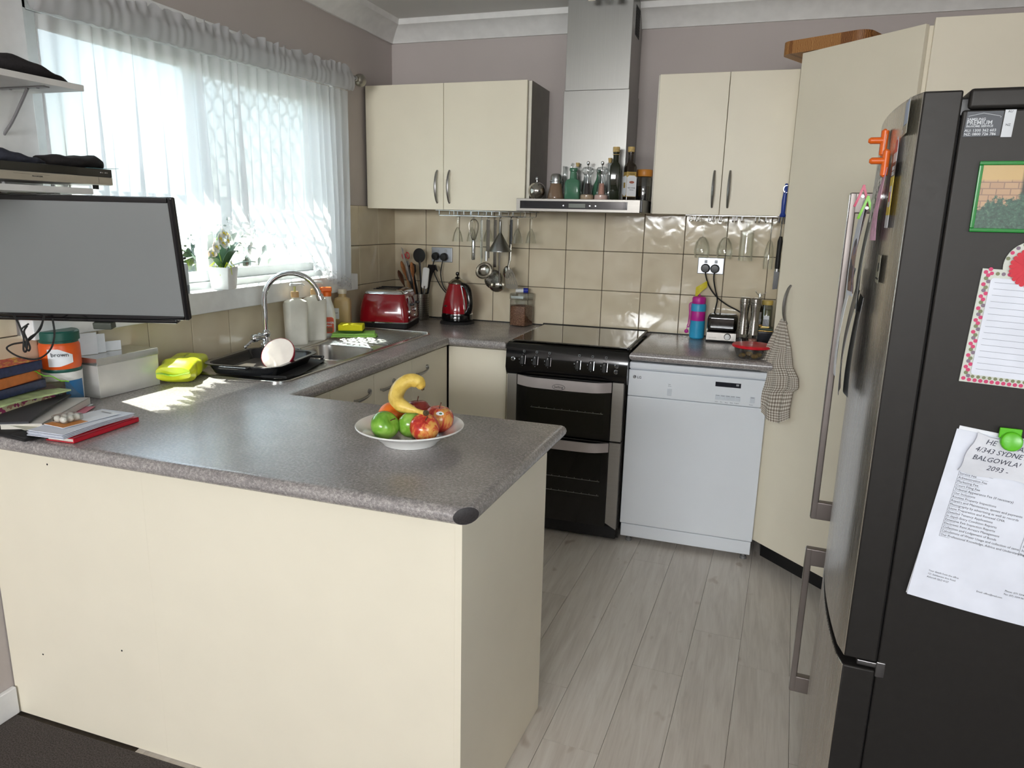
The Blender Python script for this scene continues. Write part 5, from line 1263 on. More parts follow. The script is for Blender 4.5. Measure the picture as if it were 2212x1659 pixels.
g = G(); g.box(-.007, -.010, 0, .007, .010, .0004); part('centre_print', g, mat('violet_print', (96, 90, 176), .3), t, T(0, 0, -D1 + .0082))
def pump(name, lab, x, y, rz):
    t = thing(name, lab, 'bottle', (x, y, Z9), rz); wp = mat('ivory_bottle_plastic', (236, 233, 222), .3)
    g = G(); rbox_loft(g, [(.043, .026, .02, 0), (.046, .029, .022, .004), (.048, .030, .022, .10), (.050, .030, .022, .172), (.047, .028, .024, .186), (.034, .022, .02, .194), (.016, .015, .014, .198), (.014, .014, .0138, .204)], n=5); part('body', g, wp, t)
    lathe_part('collar', [(0, .2042), (.0165, .2042), (.0165, .226), (.014, .229), (0, .229)], mat('tan_pump_plastic', (218, 178, 128), .35), t, seg=18)
    lathe_part('stem', [(0, .229), (.005, .229), (.005, .25), (0, .25)], mat('lemon_pump_plastic', (226, 226, 150), .35), t, seg=12)
    g = G(); g.box(-.02, -.010, .2502, .014, .010, .264, .005, 3); g.tube([(.010, 0, .258), (.034, 0, .258), (.040, 0, .252)], [.0065, .0055, .005], 10); part('pump_head', g, white, t)
pump('pump_bottle', 'ivory pump bottle closest to the tap', .100, -1.095, 52)
pump('pump_bottle.001', 'ivory pump bottle between the first pump bottle and the spray bottle', .102, -.955, 50)
t = thing('spray_bottle', 'white trigger spray bottle with an orange head and label by the sink', 'bottle', (.098, -.846, Z9), 35)
g = G(); rbox_loft(g, [(.030, .018, .015, 0), (.034, .021, .018, .004), (.035, .022, .019, .05), (.034, .021, .018, .10), (.027, .018, .017, .14), (.018, .016, .015, .165), (.0165, .0155, .0152, .178), (.017, .016, .0155, .186)], n=5); part('body', g, white, t)
g = G(); g.prism(rrect(-.022, .018, .024, .092, .012, 4), .0215, .0228, FRONT); part('label', g, mat('orange_label', (226, 82, 40), .4), t)
letters('label_lettering', [('POWER', 0, .062, .013), ('SPRAY', 0, .050, .010)], .013, offwhite, t, T(.001, -.0230, 0) @ FRONT, align='CENTER', bold=.0004)
g = G(); g.box(-.016, -.0232, .024, .018, -.0226, .044, .0003); part('label', g, mat('rust_label', (150, 90, 50), .4), t)
lathe_part('collar', [(0, .1862), (.0185, .1862), (.0185, .206), (0, .206)], orange, t, seg=18)
g = G(); g.box(-.028, -.010, .206, .020, .010, .228, .005, 3); g.box(-.040, -.006, .214, -.026, .006, .227, .003); g.prism([(-.026, .207), (-.016, .207), (-.026, .172), (-.034, .165)], -.005, .005, FRONT); part('trigger_head', g, orange, t)
t = thing('soap_bottle', 'tall tan refill bottle with a small white label under the curtain edge', 'bottle', (.088, -.703, Z9), 20)
g = G(); rbox_loft(g, [(.037, .026, .012, 0), (.039, .028, .014, .003), (.039, .028, .014, .150), (.035, .025, .014, .162), (.02, .018, .016, .170), (.018, .017, .016, .185)]); part('body', g, mat('tan_soap', (196, 170, 120), .3), t)
lathe_part('cap', [(0, .1852), (.021, .1852), (.021, .203), (.019, .206), (0, .206)], mat('clear_white_cap', (222, 214, 196), .3), t, seg=18)
g = G(); g.box(-.041, -.0287, .066, -.012, -.0278, .118); l_ = part('label', g, offwhite, t); letters('label_lettering', [('SOAP', -.0385, .092, .0085)], .009, ink, l_, T(0, -.0289, 0) @ FRONT)
g = G(); g.sheet(lambda u, v: (-.10 + .20 * u + .006 * math.sin(v * 5), -.065 + .13 * v + .006 * math.sin(u * 4), .0045 + .003 * math.sin(u * 9) * math.sin(v * 7)), 20, 14, .007)
g.sheet(lambda u, v: (-.095 + .19 * u, -.06 + .055 * v * 2, .0125 + .0025 * math.sin(u * 8 + 1) * math.sin(v * 6)), 20, 12, .006)
solo('dish_cloth', g, mat('lime_cloth', (150, 200, 96), .95, bump=(220, .4, .003)), 'folded lime green cloth on the drainer under the sponge', 'cloth', (.205, -.80, .9065), 28, ang=70)
t = thing('sponge', 'yellow sponge with a green scouring side lying on the lime cloth', 'sponge', (.195, -.805, .9245), 22)
g = G(); g.box(-.056, -.038, 0, .056, .038, .008, .003); part('scourer', g, mat('green_scourer', (64, 96, 36), .95, bump=(300, .6, .003)), t)
g = G(); g.box(-.056, -.038, .0082, .056, .038, .036, .004); part('foam', g, mat('yellow_foam', (222, 212, 28), .9, bump=(180, .4, .003)), t)

# ------------------------------------------------------------------ window sill
ZS = 1.1665
t = thing('orchid', 'white artificial orchid in a square white pot on the window sill', 'plant', (.036, -1.448, ZS), 14)
g = G(); rbox_loft(g, [(.034, .034, .004, 0), (.041, .041, .005, .078), (.041, .041, .005, .082), (.037, .037, .004, .082), (.036, .036, .004, .066)]); part('pot', g, mat('white_ceramic', (240, 240, 240), .25), t)
g = G(); g.box(-.035, -.035, .06, .035, .035, .07, .002); part('moss', g, mat('lime_moss', (168, 184, 52), .9, bump=(200, .6, .004)), t)
lf = mat('orchid_leaf', (58, 92, 62), .4)
for rz, L, lift, w in ((-30, .10, .075, .016), (35, .12, .03, .015), (70, .10, .10, .016), (150, .09, .07, .015), (-95, .09, .05, .014), (110, .08, .11, .014)):
    g = G(); g.sheet(lambda u, v: (u * L, (v - .5) * 2 * w * math.sin(math.pi * min(1, u * .94 + .06)) ** .6, .07 + lift * math.sin(u * 1.9) + .004 * abs(v - .5)), 10, 4, .0015, RZ(rz)); part('leaf', g, lf, t, ang=70)
gr_ = mat('lime_root', (206, 218, 60), .5)
rr_ = random.Random(4)
for k in range(9):
    a = k * 40 + rr_.uniform(-10, 10); l_ = rr_.uniform(.035, .06)
    g = G(); g.tube([(p[0], 0, p[1]) for p in ((.004, .07), (l_ * .5, .098 + rr_.uniform(-.01, .012)), (l_ * .9, .085), (l_, .05 + rr_.uniform(0, .02)))], [.0022, .002, .0016, .001], 6, M=RZ(a)); part('root', g, gr_, t)
g = G(); st = spline([(0, 0, .07), (-.004, -.008, .12), (-.006, -.03, .165), (-.004, -.008, .20), (0, .02, .212), (0, .05, .2)], 5); g.tube(st, .0022, 6); part('stem', g, mat('orchid_stem', (150, 176, 60), .5), t)
pet = NT('orchid_petal'); pet.set(**{'Base Color': rgb(244, 244, 240), 'Roughness': .5, 'Subsurface Weight': .2}); pet = pet.m
for k, (x, y, z, yaw, pt) in enumerate(((-.004, -.036, .158, -70, 0), (.004, -.018, .188, -60, 10), (.006, .004, .207, -50, -5), (.004, .028, .208, -35, 0), (.004, .05, .192, -20, 15), (-.014, -.05, .135, -80, 10), (.014, .018, .182, -45, 20), (.006, -.004, .17, -60, -12))):
    M = T(x, y, z) @ RZ(yaw + 60) @ RY(80 + pt); g = G()
    for j in range(5):
        a = j * 72; L, w = (.024, .014) if j % 2 == 0 else (.022, .010)
        g.sheet(lambda u, v: (u * L, (v - .5) * 2 * w * math.sin(math.pi * (u * .86 + .1)) ** .55, .005 * u * u), 6, 4, .0009, M @ RZ(a))
    f = part('flower', g, pet, t, ang=70)
    g = G(); g.ball((0, 0, .004), .0045, 8, M=M); g.tube([(0, 0, .003), (.006, 0, .009), (.010, 0, .006)], .002, 6, M=M); part('flower_lip', g, mat('orchid_yellow', (230, 206, 70), .5), f)
t = thing('pump_dispenser', 'small grey and white dispenser on the sill beside the television', 'dispenser', (.035, -1.652, ZS), 10)
lathe_part('body', [(0, 0), (.018, 0), (.019, .003), (.019, .095), (.015, .105), (0, .105)], mat('pale_grey_plastic', (196, 202, 208), .4), t, seg=18)
lathe_part('base', [(0, .001), (.0197, .001), (.0197, .03), (0, .03)], mat('mid_grey_plastic', (128, 136, 146), .4), t, seg=18)
g = G(); g.tube([(0, 0, .105), (0, 0, .128)], .006, 10); g.box(-.014, -.007, .118, .014, .007, .128, .003); part('pump_head', g, black, t)

# ------------------------------------------------------------------ fruit plate on the peninsula
PX, PY = 1.163, -2.148
t = thing('plate', 'wide white rimmed plate holding fruit near the peninsula end', 'plate', (PX, PY, Z9))
lathe_part('body', [(0, .003), (.060, .003), (.062, 0), (.068, 0), (.070, .004), (.092, .022), (.098, .027), (.128, .0405), (.134, .0425), (.1345, .045), (.133, .046), (.127, .0445), (.097, .0315), (.088, .026), (.070, .010), (.05, .0075), (0, .0075)], mat('white_porcelain', (240, 240, 236), .12, coat=.4), t, seg=64)
def applemat(name, c1, c2, c3, streak):
    q = NT(name); v = q.coord(scale=(1, 1, .22) if streak else (1, 1, 1)); a = q.noise(v, 70 if streak else 30, 3, .6, .6); b = q.noise(q.coord(), 22, 2)
    m = q.new('Math', operation='MULTIPLY_ADD'); m.inputs[1].default_value = .7; q.l.new(b, m.inputs[0]); q.l.new(a, m.inputs[2])
    q.l.new(q.ramp(m.outputs[0], [(.6, rgb(*c1)), (.85, rgb(*c2)), (1.08, rgb(*c3))]), q.b.inputs['Base Color']); q.set(Roughness=.22); q.b.inputs['Coat Weight'].default_value = .3; return q.m
def apple(name, lab, x, y, z, r, m, tilt=(0, 0), stem=True, sticker=None):
    t = thing(name, lab, 'apple' if 'apple' in name else name, M=T(x, y, z) @ RX(tilt[0]) @ RY(tilt[1]))
    pr = []
    for i in range(17):
        a = math.pi * i / 16; zz = -math.cos(a) * .90; rr = math.sin(a) ** .92 * (1 + .06 * math.cos(a) * -1)
        zz -= .16 * math.exp(-((rr) / .28) ** 2) * (1 if zz > 0 else -.5); pr.append((rr * r, zz * r))
    pr[0] = (0, pr[0][1]); pr[-1] = (0, pr[-1][1]); lathe_part('body', pr, m, t, seg=28)
    if stem:
        g = G(); g.tube([(0, 0, r * .68), (.001, 0, r * .9), (.004, 0, r * 1.15)], [.0016, .0012, .0017], 6); part('stem', g, wood2, t)
    if sticker:
        e, az = sticker; d = Vector((math.cos(rad(az)) * math.cos(rad(e)), math.sin(rad(az)) * math.cos(rad(e)), math.sin(rad(e))))
        M = d.to_track_quat('Z', 'Y').to_matrix().to_4x4(); M.translation = d * r * .985
        g = G(); g.ball((0, 0, -r * .93), r * .96, 20, M=M); vs = [(v, i) for i, v in enumerate(g.v)]
        g = G(); g.lathe([(0, .0012), (.006, .0006), (.0098, -.001), (.0098, -.0022), (0, -.001)], 18, M @ SC(1, .68, 1)); s_ = part('sticker', g, offwhite, t)
        g = G(); g.lathe([(0, .0015), (.004, .0011), (.004, .0004), (0, .0004)], 12, M @ T(.0015, 0, 0) @ SC(1, .6, 1)); part('sticker_print', g, mat('sticker_green', (70, 120, 84), .5), s_)
green_a = applemat('green_apple_skin', (96, 150, 44), (122, 176, 58), (146, 190, 84), False)
red_a = applemat('striped_apple_skin', (170, 34, 34), (206, 66, 50), (226, 164, 84), True)
dred_a = applemat('dark_apple_skin', (118, 18, 34), (140, 28, 40), (160, 60, 50), True)
apple('apple', 'bright green apple at the front left of the fruit plate', 1.117, -2.193, .9495, .0355, green_a, (20, 48), stem=True)
apple('apple.001', 'darker green apple sunk in the middle of the fruit under the banana', 1.168, -2.150, .9455, .0345, green_a, (-30, -40), stem=False)
apple('apple.002', 'red and yellow streaked apple at the front of the plate by the banana tip', 1.214, -2.172, .949, .0365, red_a, (28, 18), True)
apple('apple.003', 'large red apple with an oval white sticker, by the plate rim nearest the cooker', 1.218, -2.098, .952, .0385, red_a, (0, 4), True, (38, -62))
apple('apple.004', 'dark red apple with a pale sticker behind the banana', 1.152, -2.080, .9585, .036, dred_a, (-6, -6), True, (28, -92))
t = thing('orange', 'orange half hidden behind the green apple and banana', 'orange', (1.098, -2.118, .9535))
om = mat('orange_peel', (238, 118, 26), .42, bump=(260, .5, .002)); g = G(); g.ball((0, 0, 0), .036, 28, (1, 1, .96)); part('body', g, om, t)
g = G(); g.ball((.0, .0, .034), .003, 8, (1, 1, .5)); part('stem', g, mat('stem_green', (96, 104, 50), .7), t)
def bananamat():
    q = NT('banana_skin'); v = q.coord(scale=(1, 1, 1)); b = q.noise(v, 55, 3, .6); q.l.new(q.ramp(b, [(.22, rgb(104, 72, 34)), (.33, rgb(214, 176, 74)), (.6, rgb(236, 204, 104))]), q.b.inputs['Base Color']); q.set(Roughness=.4); return q.m
t = thing('banana', 'yellow banana curved over the top of the fruit pile', 'banana', (1.15, -2.12, .99))
bp = [(.020, .030, .034), (.010, .030, .050), (-.008, .022, .056), (-.024, .008, .048), (-.031, -.008, .032), (-.027, -.024, .016), (-.010, -.036, .006), (.014, -.042, .001), (.036, -.045, -.002), (.056, -.050, -.004), (.066, -.054, -.003)]
P = spline(bp, 5); n = len(P); g = G(); rs = []
for i in range(n):
    k = i / (n - 1); rs.append(.0190 * min(1, .5 + 5 * k) if k < .62 else .0190 + (.0062 - .0190) * min(1, (k - .62) / .2))
rs[0] = .006; g.tube(P, rs, 6); bb = part('body', g, bananamat(), t, ang=75)
g = G(); e = P[-1]; d = (P[-1] - P[-3]).normalized(); g.tube([e, e + d * .004, e + d * .009], [.0064, .0075, .006], 8); g.tube([P[0], P[0] - (P[2] - P[0]).normalized() * .004], [.005, .003], 8); part('tip', g, mat('banana_tip', (82, 66, 42), .8), t)

# ------------------------------------------------------------------ left end of the worktop
M_ = T(.129, -2.121, Z9) @ RZ(-87.2)          # local X runs along the front of the box, away from the viewer
M_ = T(.016, -2.117, Z9) @ RZ(-3.0)
t = thing('recipe_box', 'pale grey metal box with a shiny rimmed lid under the television', 'box', M=M_)
g = G(); g.box(0, 0, 0, .118, .218, .098, .001); part('body', g, mat('pale_grey_tin', (198, 196, 192), .3, .25), t)
g = G(); g.box(-.0015, -.0015, .0985, .1195, .2195, .120, .001); part('lid', g, mat('bright_lid_metal', (206, 206, 204), .22, .85), t)
for i_, (y, h, w, tl, lab) in enumerate(((.035, .066, .05, 20, 'white card standing on the grey box lid, nearest the orange jar'), (.075, .058, .03, -14, 'narrow white card standing on the grey box lid, second from the orange jar'), (.12, .03, .045, 12, 'low white card lying tilted on the grey box lid'))):
    g = G(); g.box(-w / 2, -.0012, 0, w / 2, .0012, h, .0005); solo('card', g, offwhite, lab, 'card', M=M_ @ T(.045, y, .1208) @ RZ(70) @ RX(0) @ RY(tl * .0), group='cards on the grey box')
t = thing('storage_tub', 'white tub with a blue label under the orange jar', 'tub', (.062, -2.178, Z9))
lathe_part('body', [(0, 0), (.046, 0), (.049, .004), (.051, .083), (.0515, .092), (0, .092)], mat('white_tub', (232, 230, 226), .35), t, seg=32)
g = G(); N = 10
g.sheet(lambda u, v: (.0516 * math.cos(rad(-50 + 75 * u)), .0516 * math.sin(rad(-50 + 75 * u)), .010 + .058 * v), 12, 2, .0006); part('label', g, mat('blue_label', (30, 106, 160), .4), t)
t = thing('drink_powder_jar', 'orange jar with a dark green lid and white label stacked on the tub', 'jar', (.062, -2.178, Z9 + .0925))
lathe_part('base', [(0, 0), (.050, 0), (.051, .003), (.050, .009), (0, .009)], mat('dark_green_plastic', (24, 84, 72), .35), t, seg=32)
lathe_part('body', [(0, .009), (.0495, .009), (.052, .02), (.052, .075), (.048, .083), (0, .083)], mat('orange_jar', (226, 92, 30), .35), t, seg=32)
lathe_part('lid', [(0, .083), (.049, .083), (.049, .088), (.0535, .09), (.0535, .113), (.050, .117), (0, .117)], MC['dark_green_plastic'], t, seg=32)
def wrap(pts, r, t0): return [(r * math.cos(a), r * math.sin(a), z) for a, z in pts]
g = G(); g.sheet(lambda u, v: (.0525 * math.cos(rad(-75 + 70 * (u * (1 - .0 * v)))), .0525 * math.sin(rad(-75 + 70 * u)), .018 + (.05 * v) * (1 - .55 * max(0, u - .45) / .55) + .018 * max(0, u - .45)), 14, 3, .0005); lb2 = part('label', g, offwhite, t)
letters('label_lettering', [('brown', -.016, 0, None)], .017, ink, lb2, RZ(-48) @ T(.0533, 0, .047) @ RZ(90) @ FRONT)
g = G()
def bagf(u, v): return (.088 + .042 * u - .012 * v - .008 * math.sin(u * 5) * (1 - v * .6), -2.268 + .10 * u - .05 * v, .905 + .135 * v * (1 - .48 * u) + .003 * math.sin(u * 19 + v * 9))
t = thing('zip_bag', 'crumpled clear zip bag with a lime seal leaning on the white tub', 'bag', (.15, -2.19, Z9))
g.sheet(bagf, 18, 14, .0008, T(-.15, 2.19, -Z9)); part('body', g, thinbag, t, ang=80)
g = G(); g.tube([Vector(bagf(u / 12, .9)) - Vector((.147, -2.19, Z9)) for u in range(13)], .0016, 6); part('seal', g, green_lime, t)
t = thing('snack_bag', 'bright lime yellow pouch lying beside the grey box', 'bag', (.140, -1.795, Z9), -62)
def pouch(u, v):
    a = 2 * math.pi * v; k = max(.02, math.sin(math.pi * (u * .93 + .035))) ** .22; hx = .112; c, s_ = math.cos(a), math.sin(a)
    c = math.copysign(abs(c) ** .6, c); s_ = math.copysign(abs(s_) ** .6, s_)
    return ((u - .5) * 2 * hx, .056 * c * (.9 + .1 * k) + .003 * math.sin(u * 17), max(0, .036 + (.036 * k + .004 * math.sin(u * 9 + 1)) * s_ + .002 * math.sin(u * 23 + a * 2)))
vs = []; NU, NV = 26, 20
for i in range(NU + 1):
    for j in range(NV): vs.append(pouch(i / NU, j / NV))
fs = [(i * NV + j, (i + 1) * NV + j, (i + 1) * NV + (j + 1) % NV, i * NV + (j + 1) % NV) for i in range(NU) for j in range(NV)] + [tuple(range(NV - 1, -1, -1)), tuple(range(NU * NV, NU * NV + NV))]
g = G(); g.add(vs, fs); part('body', g, mat('lime_yellow_foil', (206, 214, 40), .28, grain=(30, .12)), t, ang=60)
g = G(); g.sheet(lambda u, v: (-.112 - .018 * v, -.05 + .10 * u, .036 + .004 * math.sin(u * 8)), 8, 2, .0015); g.sheet(lambda u, v: (.112 + .018 * v, -.05 + .10 * u, .036 + .004 * math.sin(u * 7 + 1)), 8, 2, .0015); part('end_seal', g, mat('lime_green_foil', (126, 196, 40), .28), t)
letters('label_lettering', [('crackers', -.05, -.008, None)], .02, mat('dark_olive_print', (120, 124, 30), .5), t, T(0, .01, .0735))
t = thing('shell_trinket', 'small cream shell trinket beside the white tub', 'trinket', (.092, -2.222, Z9 + .001))
for k in range(4):
    g = G(); g.ball((-.018 + k * .013, .006 * (k % 2), .008), .009, 10, (1.2, .7, .9)); part('shell', g, mat('cream_shell', (226, 206, 160), .25), t)
# stack of books on a floral box
def block(name, lab, cat, x, y, z, rz, L, W, H, cover, pages, grp=None, spine=True):
    """a book lying flat: L along local X, spine on the -Y side"""
    t = thing(name, lab, cat, (x, y, z), rz, grp)
    g = G(); g.box(-L / 2, -W / 2, 0, L / 2, W / 2, .0022, .0006); g.box(-L / 2, -W / 2, H - .0022, L / 2, W / 2, H, .0006)
    if spine: g.box(-L / 2, -W / 2, 0, L / 2, -W / 2 + .0025, H, .0006)
    part('cover', g, cover, t); g = G(); g.box(-L / 2 + .004, -W / 2 + .0028, .0024, L / 2 - .004, W / 2 - .004, H - .0024); part('pages', g, pages, t); return t
pg = mat('book_pages', (214, 208, 196), .8, grain=(500, .06)); dkb = mat('dark_blue_cover', (38, 48, 84), .3, grain=(90, .35)); 
def patt(name, cols, sc):
    q = NT(name); v = q.coord(); vo = q.new('TexVoronoi'); vo.inputs['Scale'].default_value = sc; q.l.new(v, vo.inputs['Vector']); sx = q.new('SeparateColor'); q.l.new(vo.outputs['Color'], sx.inputs[0]); r = q.new('ValToRGB'); r.color_ramp.interpolation = 'CONSTANT'; e = r.color_ramp.elements
    while len(e) < len(cols): e.new(.5)
    for i, c in enumerate(cols): e[i].position = i / len(cols); e[i].color = rgb(*c)
    q.l.new(sx.outputs[0], r.inputs[0]); q.l.new(r.outputs[0], q.b.inputs['Base Color']); q.set(Roughness=.5); return q.m
flor = patt('floral_print', [(206, 198, 160), (206, 198, 160), (150, 52, 92), (120, 60, 110), (206, 198, 160), (176, 130, 110)], 110)
redy = patt('red_yellow_print', [(196, 60, 44), (206, 80, 50), (226, 178, 70), (176, 40, 40)], 140)
BX, BY, BR = .055, -2.368, 100
t = thing('keepsake_box', 'floral printed box at the bottom of the book stack', 'box', (BX + .012, BY, Z9), BR)
g = G(); g.box(-.105, -.07, 0, .105, .045, .05, .001); part('body', g, flor, t)
zz = Z9 + .0505
t = thing('magazine', 'green and white magazine lying on the floral box', 'magazine', (BX + .02, BY + .012, zz), BR - 6)
g = G(); g.sheet(lambda u, v: (-.115 + .235 * u, -.085 + .13 * v, .004 + .0025 * math.sin(u * 5)), 10, 3, .004); part('body', g, mat('green_white_cover', (190, 208, 150), .4, grain=(30, .3)), t); zz += .0105
block('book', 'dark blue book, lowest of the three on the magazine', 'book', BX, BY, zz, BR, .205, .115, .024, dkb, pg, 'books in the corner stack'); zz += .0245
block('book.001', 'orange book in the middle of the corner book stack', 'book', BX - .002, BY - .004, zz, BR + 3, .20, .112, .028, mat('orange_cover', (206, 112, 40), .4, grain=(40, .15)), pg, 'books in the corner stack'); zz += .0285
t = block('book.002', 'book with a red and yellow cover and blue edge, top of the corner stack', 'book', BX - .003, BY - .002, zz, BR - 3, .20, .115, .026, dkb, pg, 'books in the corner stack')
g = G(); g.box(-.099, -.056, .0262, .099, .056, .0270); part('cover_print', g, redy, t)
# leather case
t = thing('glasses_case', 'dark brown leather case standing behind the books', 'case', (.085, -2.262, Z9), 62)
g = G(); g.box(-.055, -.006, 0, .055, .006, .072, .005, 3); g.box(-.055, .010, 0, .055, .022, .066, .005, 3); g.box(-.05, -.006, 0, .05, .022, .012, .004); part('body', g, mat('brown_leather', (58, 38, 30), .5, grain=(120, .2)), t)
# notebooks, folder, papers
NA, NB = Vector((.168, -2.188)), Vector((.286, -2.43)); nd = (NA - NB).normalized(); na = math.degrees(math.atan2(nd.y, nd.x))
t = thing('notebook', 'thick white covered notebook under the black folder', 'notebook', (NB.x, NB.y, Z9 + .004), na)
g = G(); g.box(0, .003, 0, .268, .098, .0165, .001); part('pages', g, pg, t)
g = G(); g.box(-.002, 0, .0168, .27, .102, .0185, .0006); g.box(-.002, 0, 0, .27, .0025, .0185, .0006); part('cover', g, mat('white_cover', (214, 210, 204), .5), t)
g = G()
for x in (.03, .052, .060, .10, .112): g.box(x, -.0006, .004, x + .002, .0, .012)
sp_ = part('spine_print', g, ink, t); sp_['kind'] = 'stuff'
t = thing('document_folder', 'thin charcoal folder lying on the white notebook', 'folder', (NB.x - .012, NB.y - .012, Z9 + .0232), na + 4)
g = G(); g.sheet(lambda u, v: (.272 * u, .012 + .105 * v, .004 + .006 * math.sin(u * 2.5)), 12, 3, .005); part('body', g, mat('charcoal_folder', (58, 58, 62), .55), t)
letters('lettering', [('A4 DISPLAY', 0, 0, None)], .008, mat('silver_print', (176, 178, 182), .5), t, T(.262, .03, .0125) @ RZ(90))
g = G(); g.sheet(lambda u, v: (.30 * u, .11 * v, .001 + .002 * math.sin(u * 6)), 8, 2, .0018)
solo('paper_sheet', g, offwhite, 'loose white papers poking out under the white notebook', 'paper', (NB.x + .004, NB.y - .03, Z9 + .0012), na - 3)
g = G(); g.prism([(0, 0), (.07, 0), (.07, .03), (0, .03)], 0, .0012)
solo('pink_card', g, mat('pink_card', (226, 130, 150), .5), 'pink card corner between the notebook and the envelopes', 'card', (.232, -2.262, Z9 + .001), na + 2)
EA, EB, EC = Vector((.312, -2.488)), Vector((.424, -2.486)), Vector((.408, -2.280))
t = block('book.003', 'slim red covered book under the white envelopes', 'book', .388, -2.372, Z9 + .0004, 93, .205, .085, .0125, mat('red_cover', (196, 28, 48), .35), pg)
for k in range(4):
    g = G(); g.sheet(lambda u, v: (.11 * v - .11, .215 * u, .0006 * math.sin(u * 4) + .002 * math.sin(math.pi * u) * v), 8, 3, .0014)
    t = thing('envelope', ['white envelope, bottom of the pile on the red book', 'white envelope, second from the bottom of the pile', 'white envelope, third from the bottom of the pile', 'white envelope on top of the pile, under the blister card'][k], 'envelope', (.424 - .0015 * k, -2.489 + .002 * (k % 2), Z9 + .0142 + k * .0032), 3.0 - k * .8, 'envelopes on the red book')
    part('body', g, paperw, t, ang=60)
    g = G(); g.prism([(-.108, .03), (-.06, .10), (-.108, .19)], .0022, .0026); part('flap', g, offwhite, t)
t = thing('blister_pack', 'orange and white blister card of ear plugs on the envelopes', 'packet', (.352, -2.432, Z9 + .0282), -6)
g = G(); g.box(-.036, -.02, 0, .036, .135, .0012); part('card', g, offwhite, t)
g = G(); g.box(-.036, -.02, .0013, .036, .045, .0017); part('card_print', g, mat('orange_card', (206, 130, 48), .5), t)
g = G(); g.box(-.018, .118, .0013, .018, .124, .0018, .0002); part('hang_slot', g, mat('slot_grey', (130, 130, 134), .6), t)
for k in range(6):
    g = G(); g.ball((-.020 + (k % 2) * .022, .005 + (k // 2) * .017, .011), .0095, 10, (1.1, .8, .9)); part('ear_plug', g, mat('waxy_white', (228, 226, 218), .5), t)
g = G(); g.box(-.032, -.006, .0018, .016, .05, .021, .006, 2); part('blister', g, thinbag, t)
t = thing('zip_pouch', 'flat black fabric pouch at the peninsula front edge', 'pouch', (.25, -2.478, Z9 + .0005), -7)
g = G(); g.box(-.09, -.022, 0, .075, .05, .008, .003); g.sheet(lambda u, v: (.02 + .06 * u, -.02 + .05 * v, .010 + .006 * math.sin(u * 5) * math.sin(v * 4)), 8, 6, .004); part('body', g, blackmatte, t)
g = G(); g.sheet(lambda u, v: (-.08 + .13 * u, -.01 + .04 * v, .003 * math.sin(u * 4)), 6, 2, .0012)
solo('note_paper', g, mat('cream_paper', (226, 224, 206), .7), 'small cream paper lying on the black pouch', 'paper', (.245, -2.455, Z9 + .0145), -4)

# ------------------------------------------------------------------ television, shelves and what they hold
hx = Vector((.9500, .3123, 0)); nrm = Vector((.3123, -.9500, 0)); tl = rad(8.3)
dn = (-nrm * math.sin(tl) + Vector((0, 0, -math.cos(tl)))); TW, THt = .522, .318
outn = hx.cross(-dn) ; outn = outn if outn.dot(nrm) > 0 else -outn
TRc = Vector((.539, -2.206, 1.4815)); BLc = TRc - hx * TW + dn * THt
Mtv = Matrix((hx, -outn, -dn)).transposed().to_4x4(); Mtv.translation = BLc    # local X right, Z up, -Y out of the screen
tv = thing('television', 'small black flat television on a wall arm over the worktop', 'television', M=Mtv)
g = G(); g.box(0, 0, 0, TW, .012, THt, .004); g.box(.02, .012, .02, TW - .02, .038, THt - .04, .008); part('back', g, black, tv)
bz = mat('glossy_black_bezel', (18, 18, 20), .12, coat=.3)
g = G(); b = .0135; g.box(0, -.008, 0, b, 0, THt, .003); g.box(TW - b, -.008, 0, TW, 0, THt, .003); g.box(b, -.008, THt - b, TW - b, 0, THt, .002); g.box(b, -.008, 0, TW - b, 0, .010, .002); part('bezel', g, bz, tv)
g = G(); g.box(b - .001, -.004, .009, TW - b + .001, -.002, THt - b + .001); part('screen', g, tvscreen, tv)
g = G(); g.box(.0, -.006, -.011, TW - .035, .02, -.0005, .003); part('lower_strip', g, bz, tv); 
g = G(); g.prism([(.262, 0), (.33, 0), (.31, -.02), (.275, -.02)], -.01, .018, RX(90) @ T(0, 0, 0) @ SC(1, 1, -1)); g2 = G(); g2.box(.262, -.012, -.030, .312, .014, -.0112, .003); part('sensor', g2, mat('grey_sensor', (70, 74, 66), .4), tv)
letters('logo_lettering', [('TCL', 0, 0, None)], .008, mat('logo_silver', (170, 172, 176), .4, .6), tv, T(.255, -.0063, -.0085) @ FRONT) if False else None
g = G(); cw = Mtv.inverted(); a_ = cw @ Vector((.012, -2.30, 1.33)); b_ = Vector((.20, .04, .17)); g.box(.16, .038, .10, .26, .044, .22, .003); g.tube([b_, Vector((.19, .085, .17)), (a_ + Vector((.02, 0, .0)))], .009, 10); part('wall_arm', g, blackmatte, tv)
t = thing('television_lead', 'tangled black leads looping below the television', 'lead loop', (.17, -2.33, 1.14))
def wl_(pts): 
    g = G(); g.tube(spline([(a - .17, b_ + 2.33, c - 1.14) for a, b_, c in pts], 6), .0024, 6); return g
part('cable', wl_([(.238, -2.33, 1.172), (.244, -2.335, 1.13), (.228, -2.34, 1.09), (.185, -2.345, 1.064), (.13, -2.35, 1.066), (.095, -2.355, 1.085), (.11, -2.35, 1.098), (.155, -2.345, 1.108), (.18, -2.34, 1.125), (.20, -2.335, 1.15), (.21, -2.33, 1.175)]), rubber, t)
part('cable', wl_([(.115, -2.34, 1.175), (.135, -2.345, 1.155), (.147, -2.345, 1.12), (.15, -2.35, 1.10), (.148, -2.35, 1.085), (.155, -2.35, 1.082), (.163, -2.35, 1.10), (.16, -2.35, 1.125), (.15, -2.35, 1.14), (.165, -2.34, 1.155)]), rubber, t)
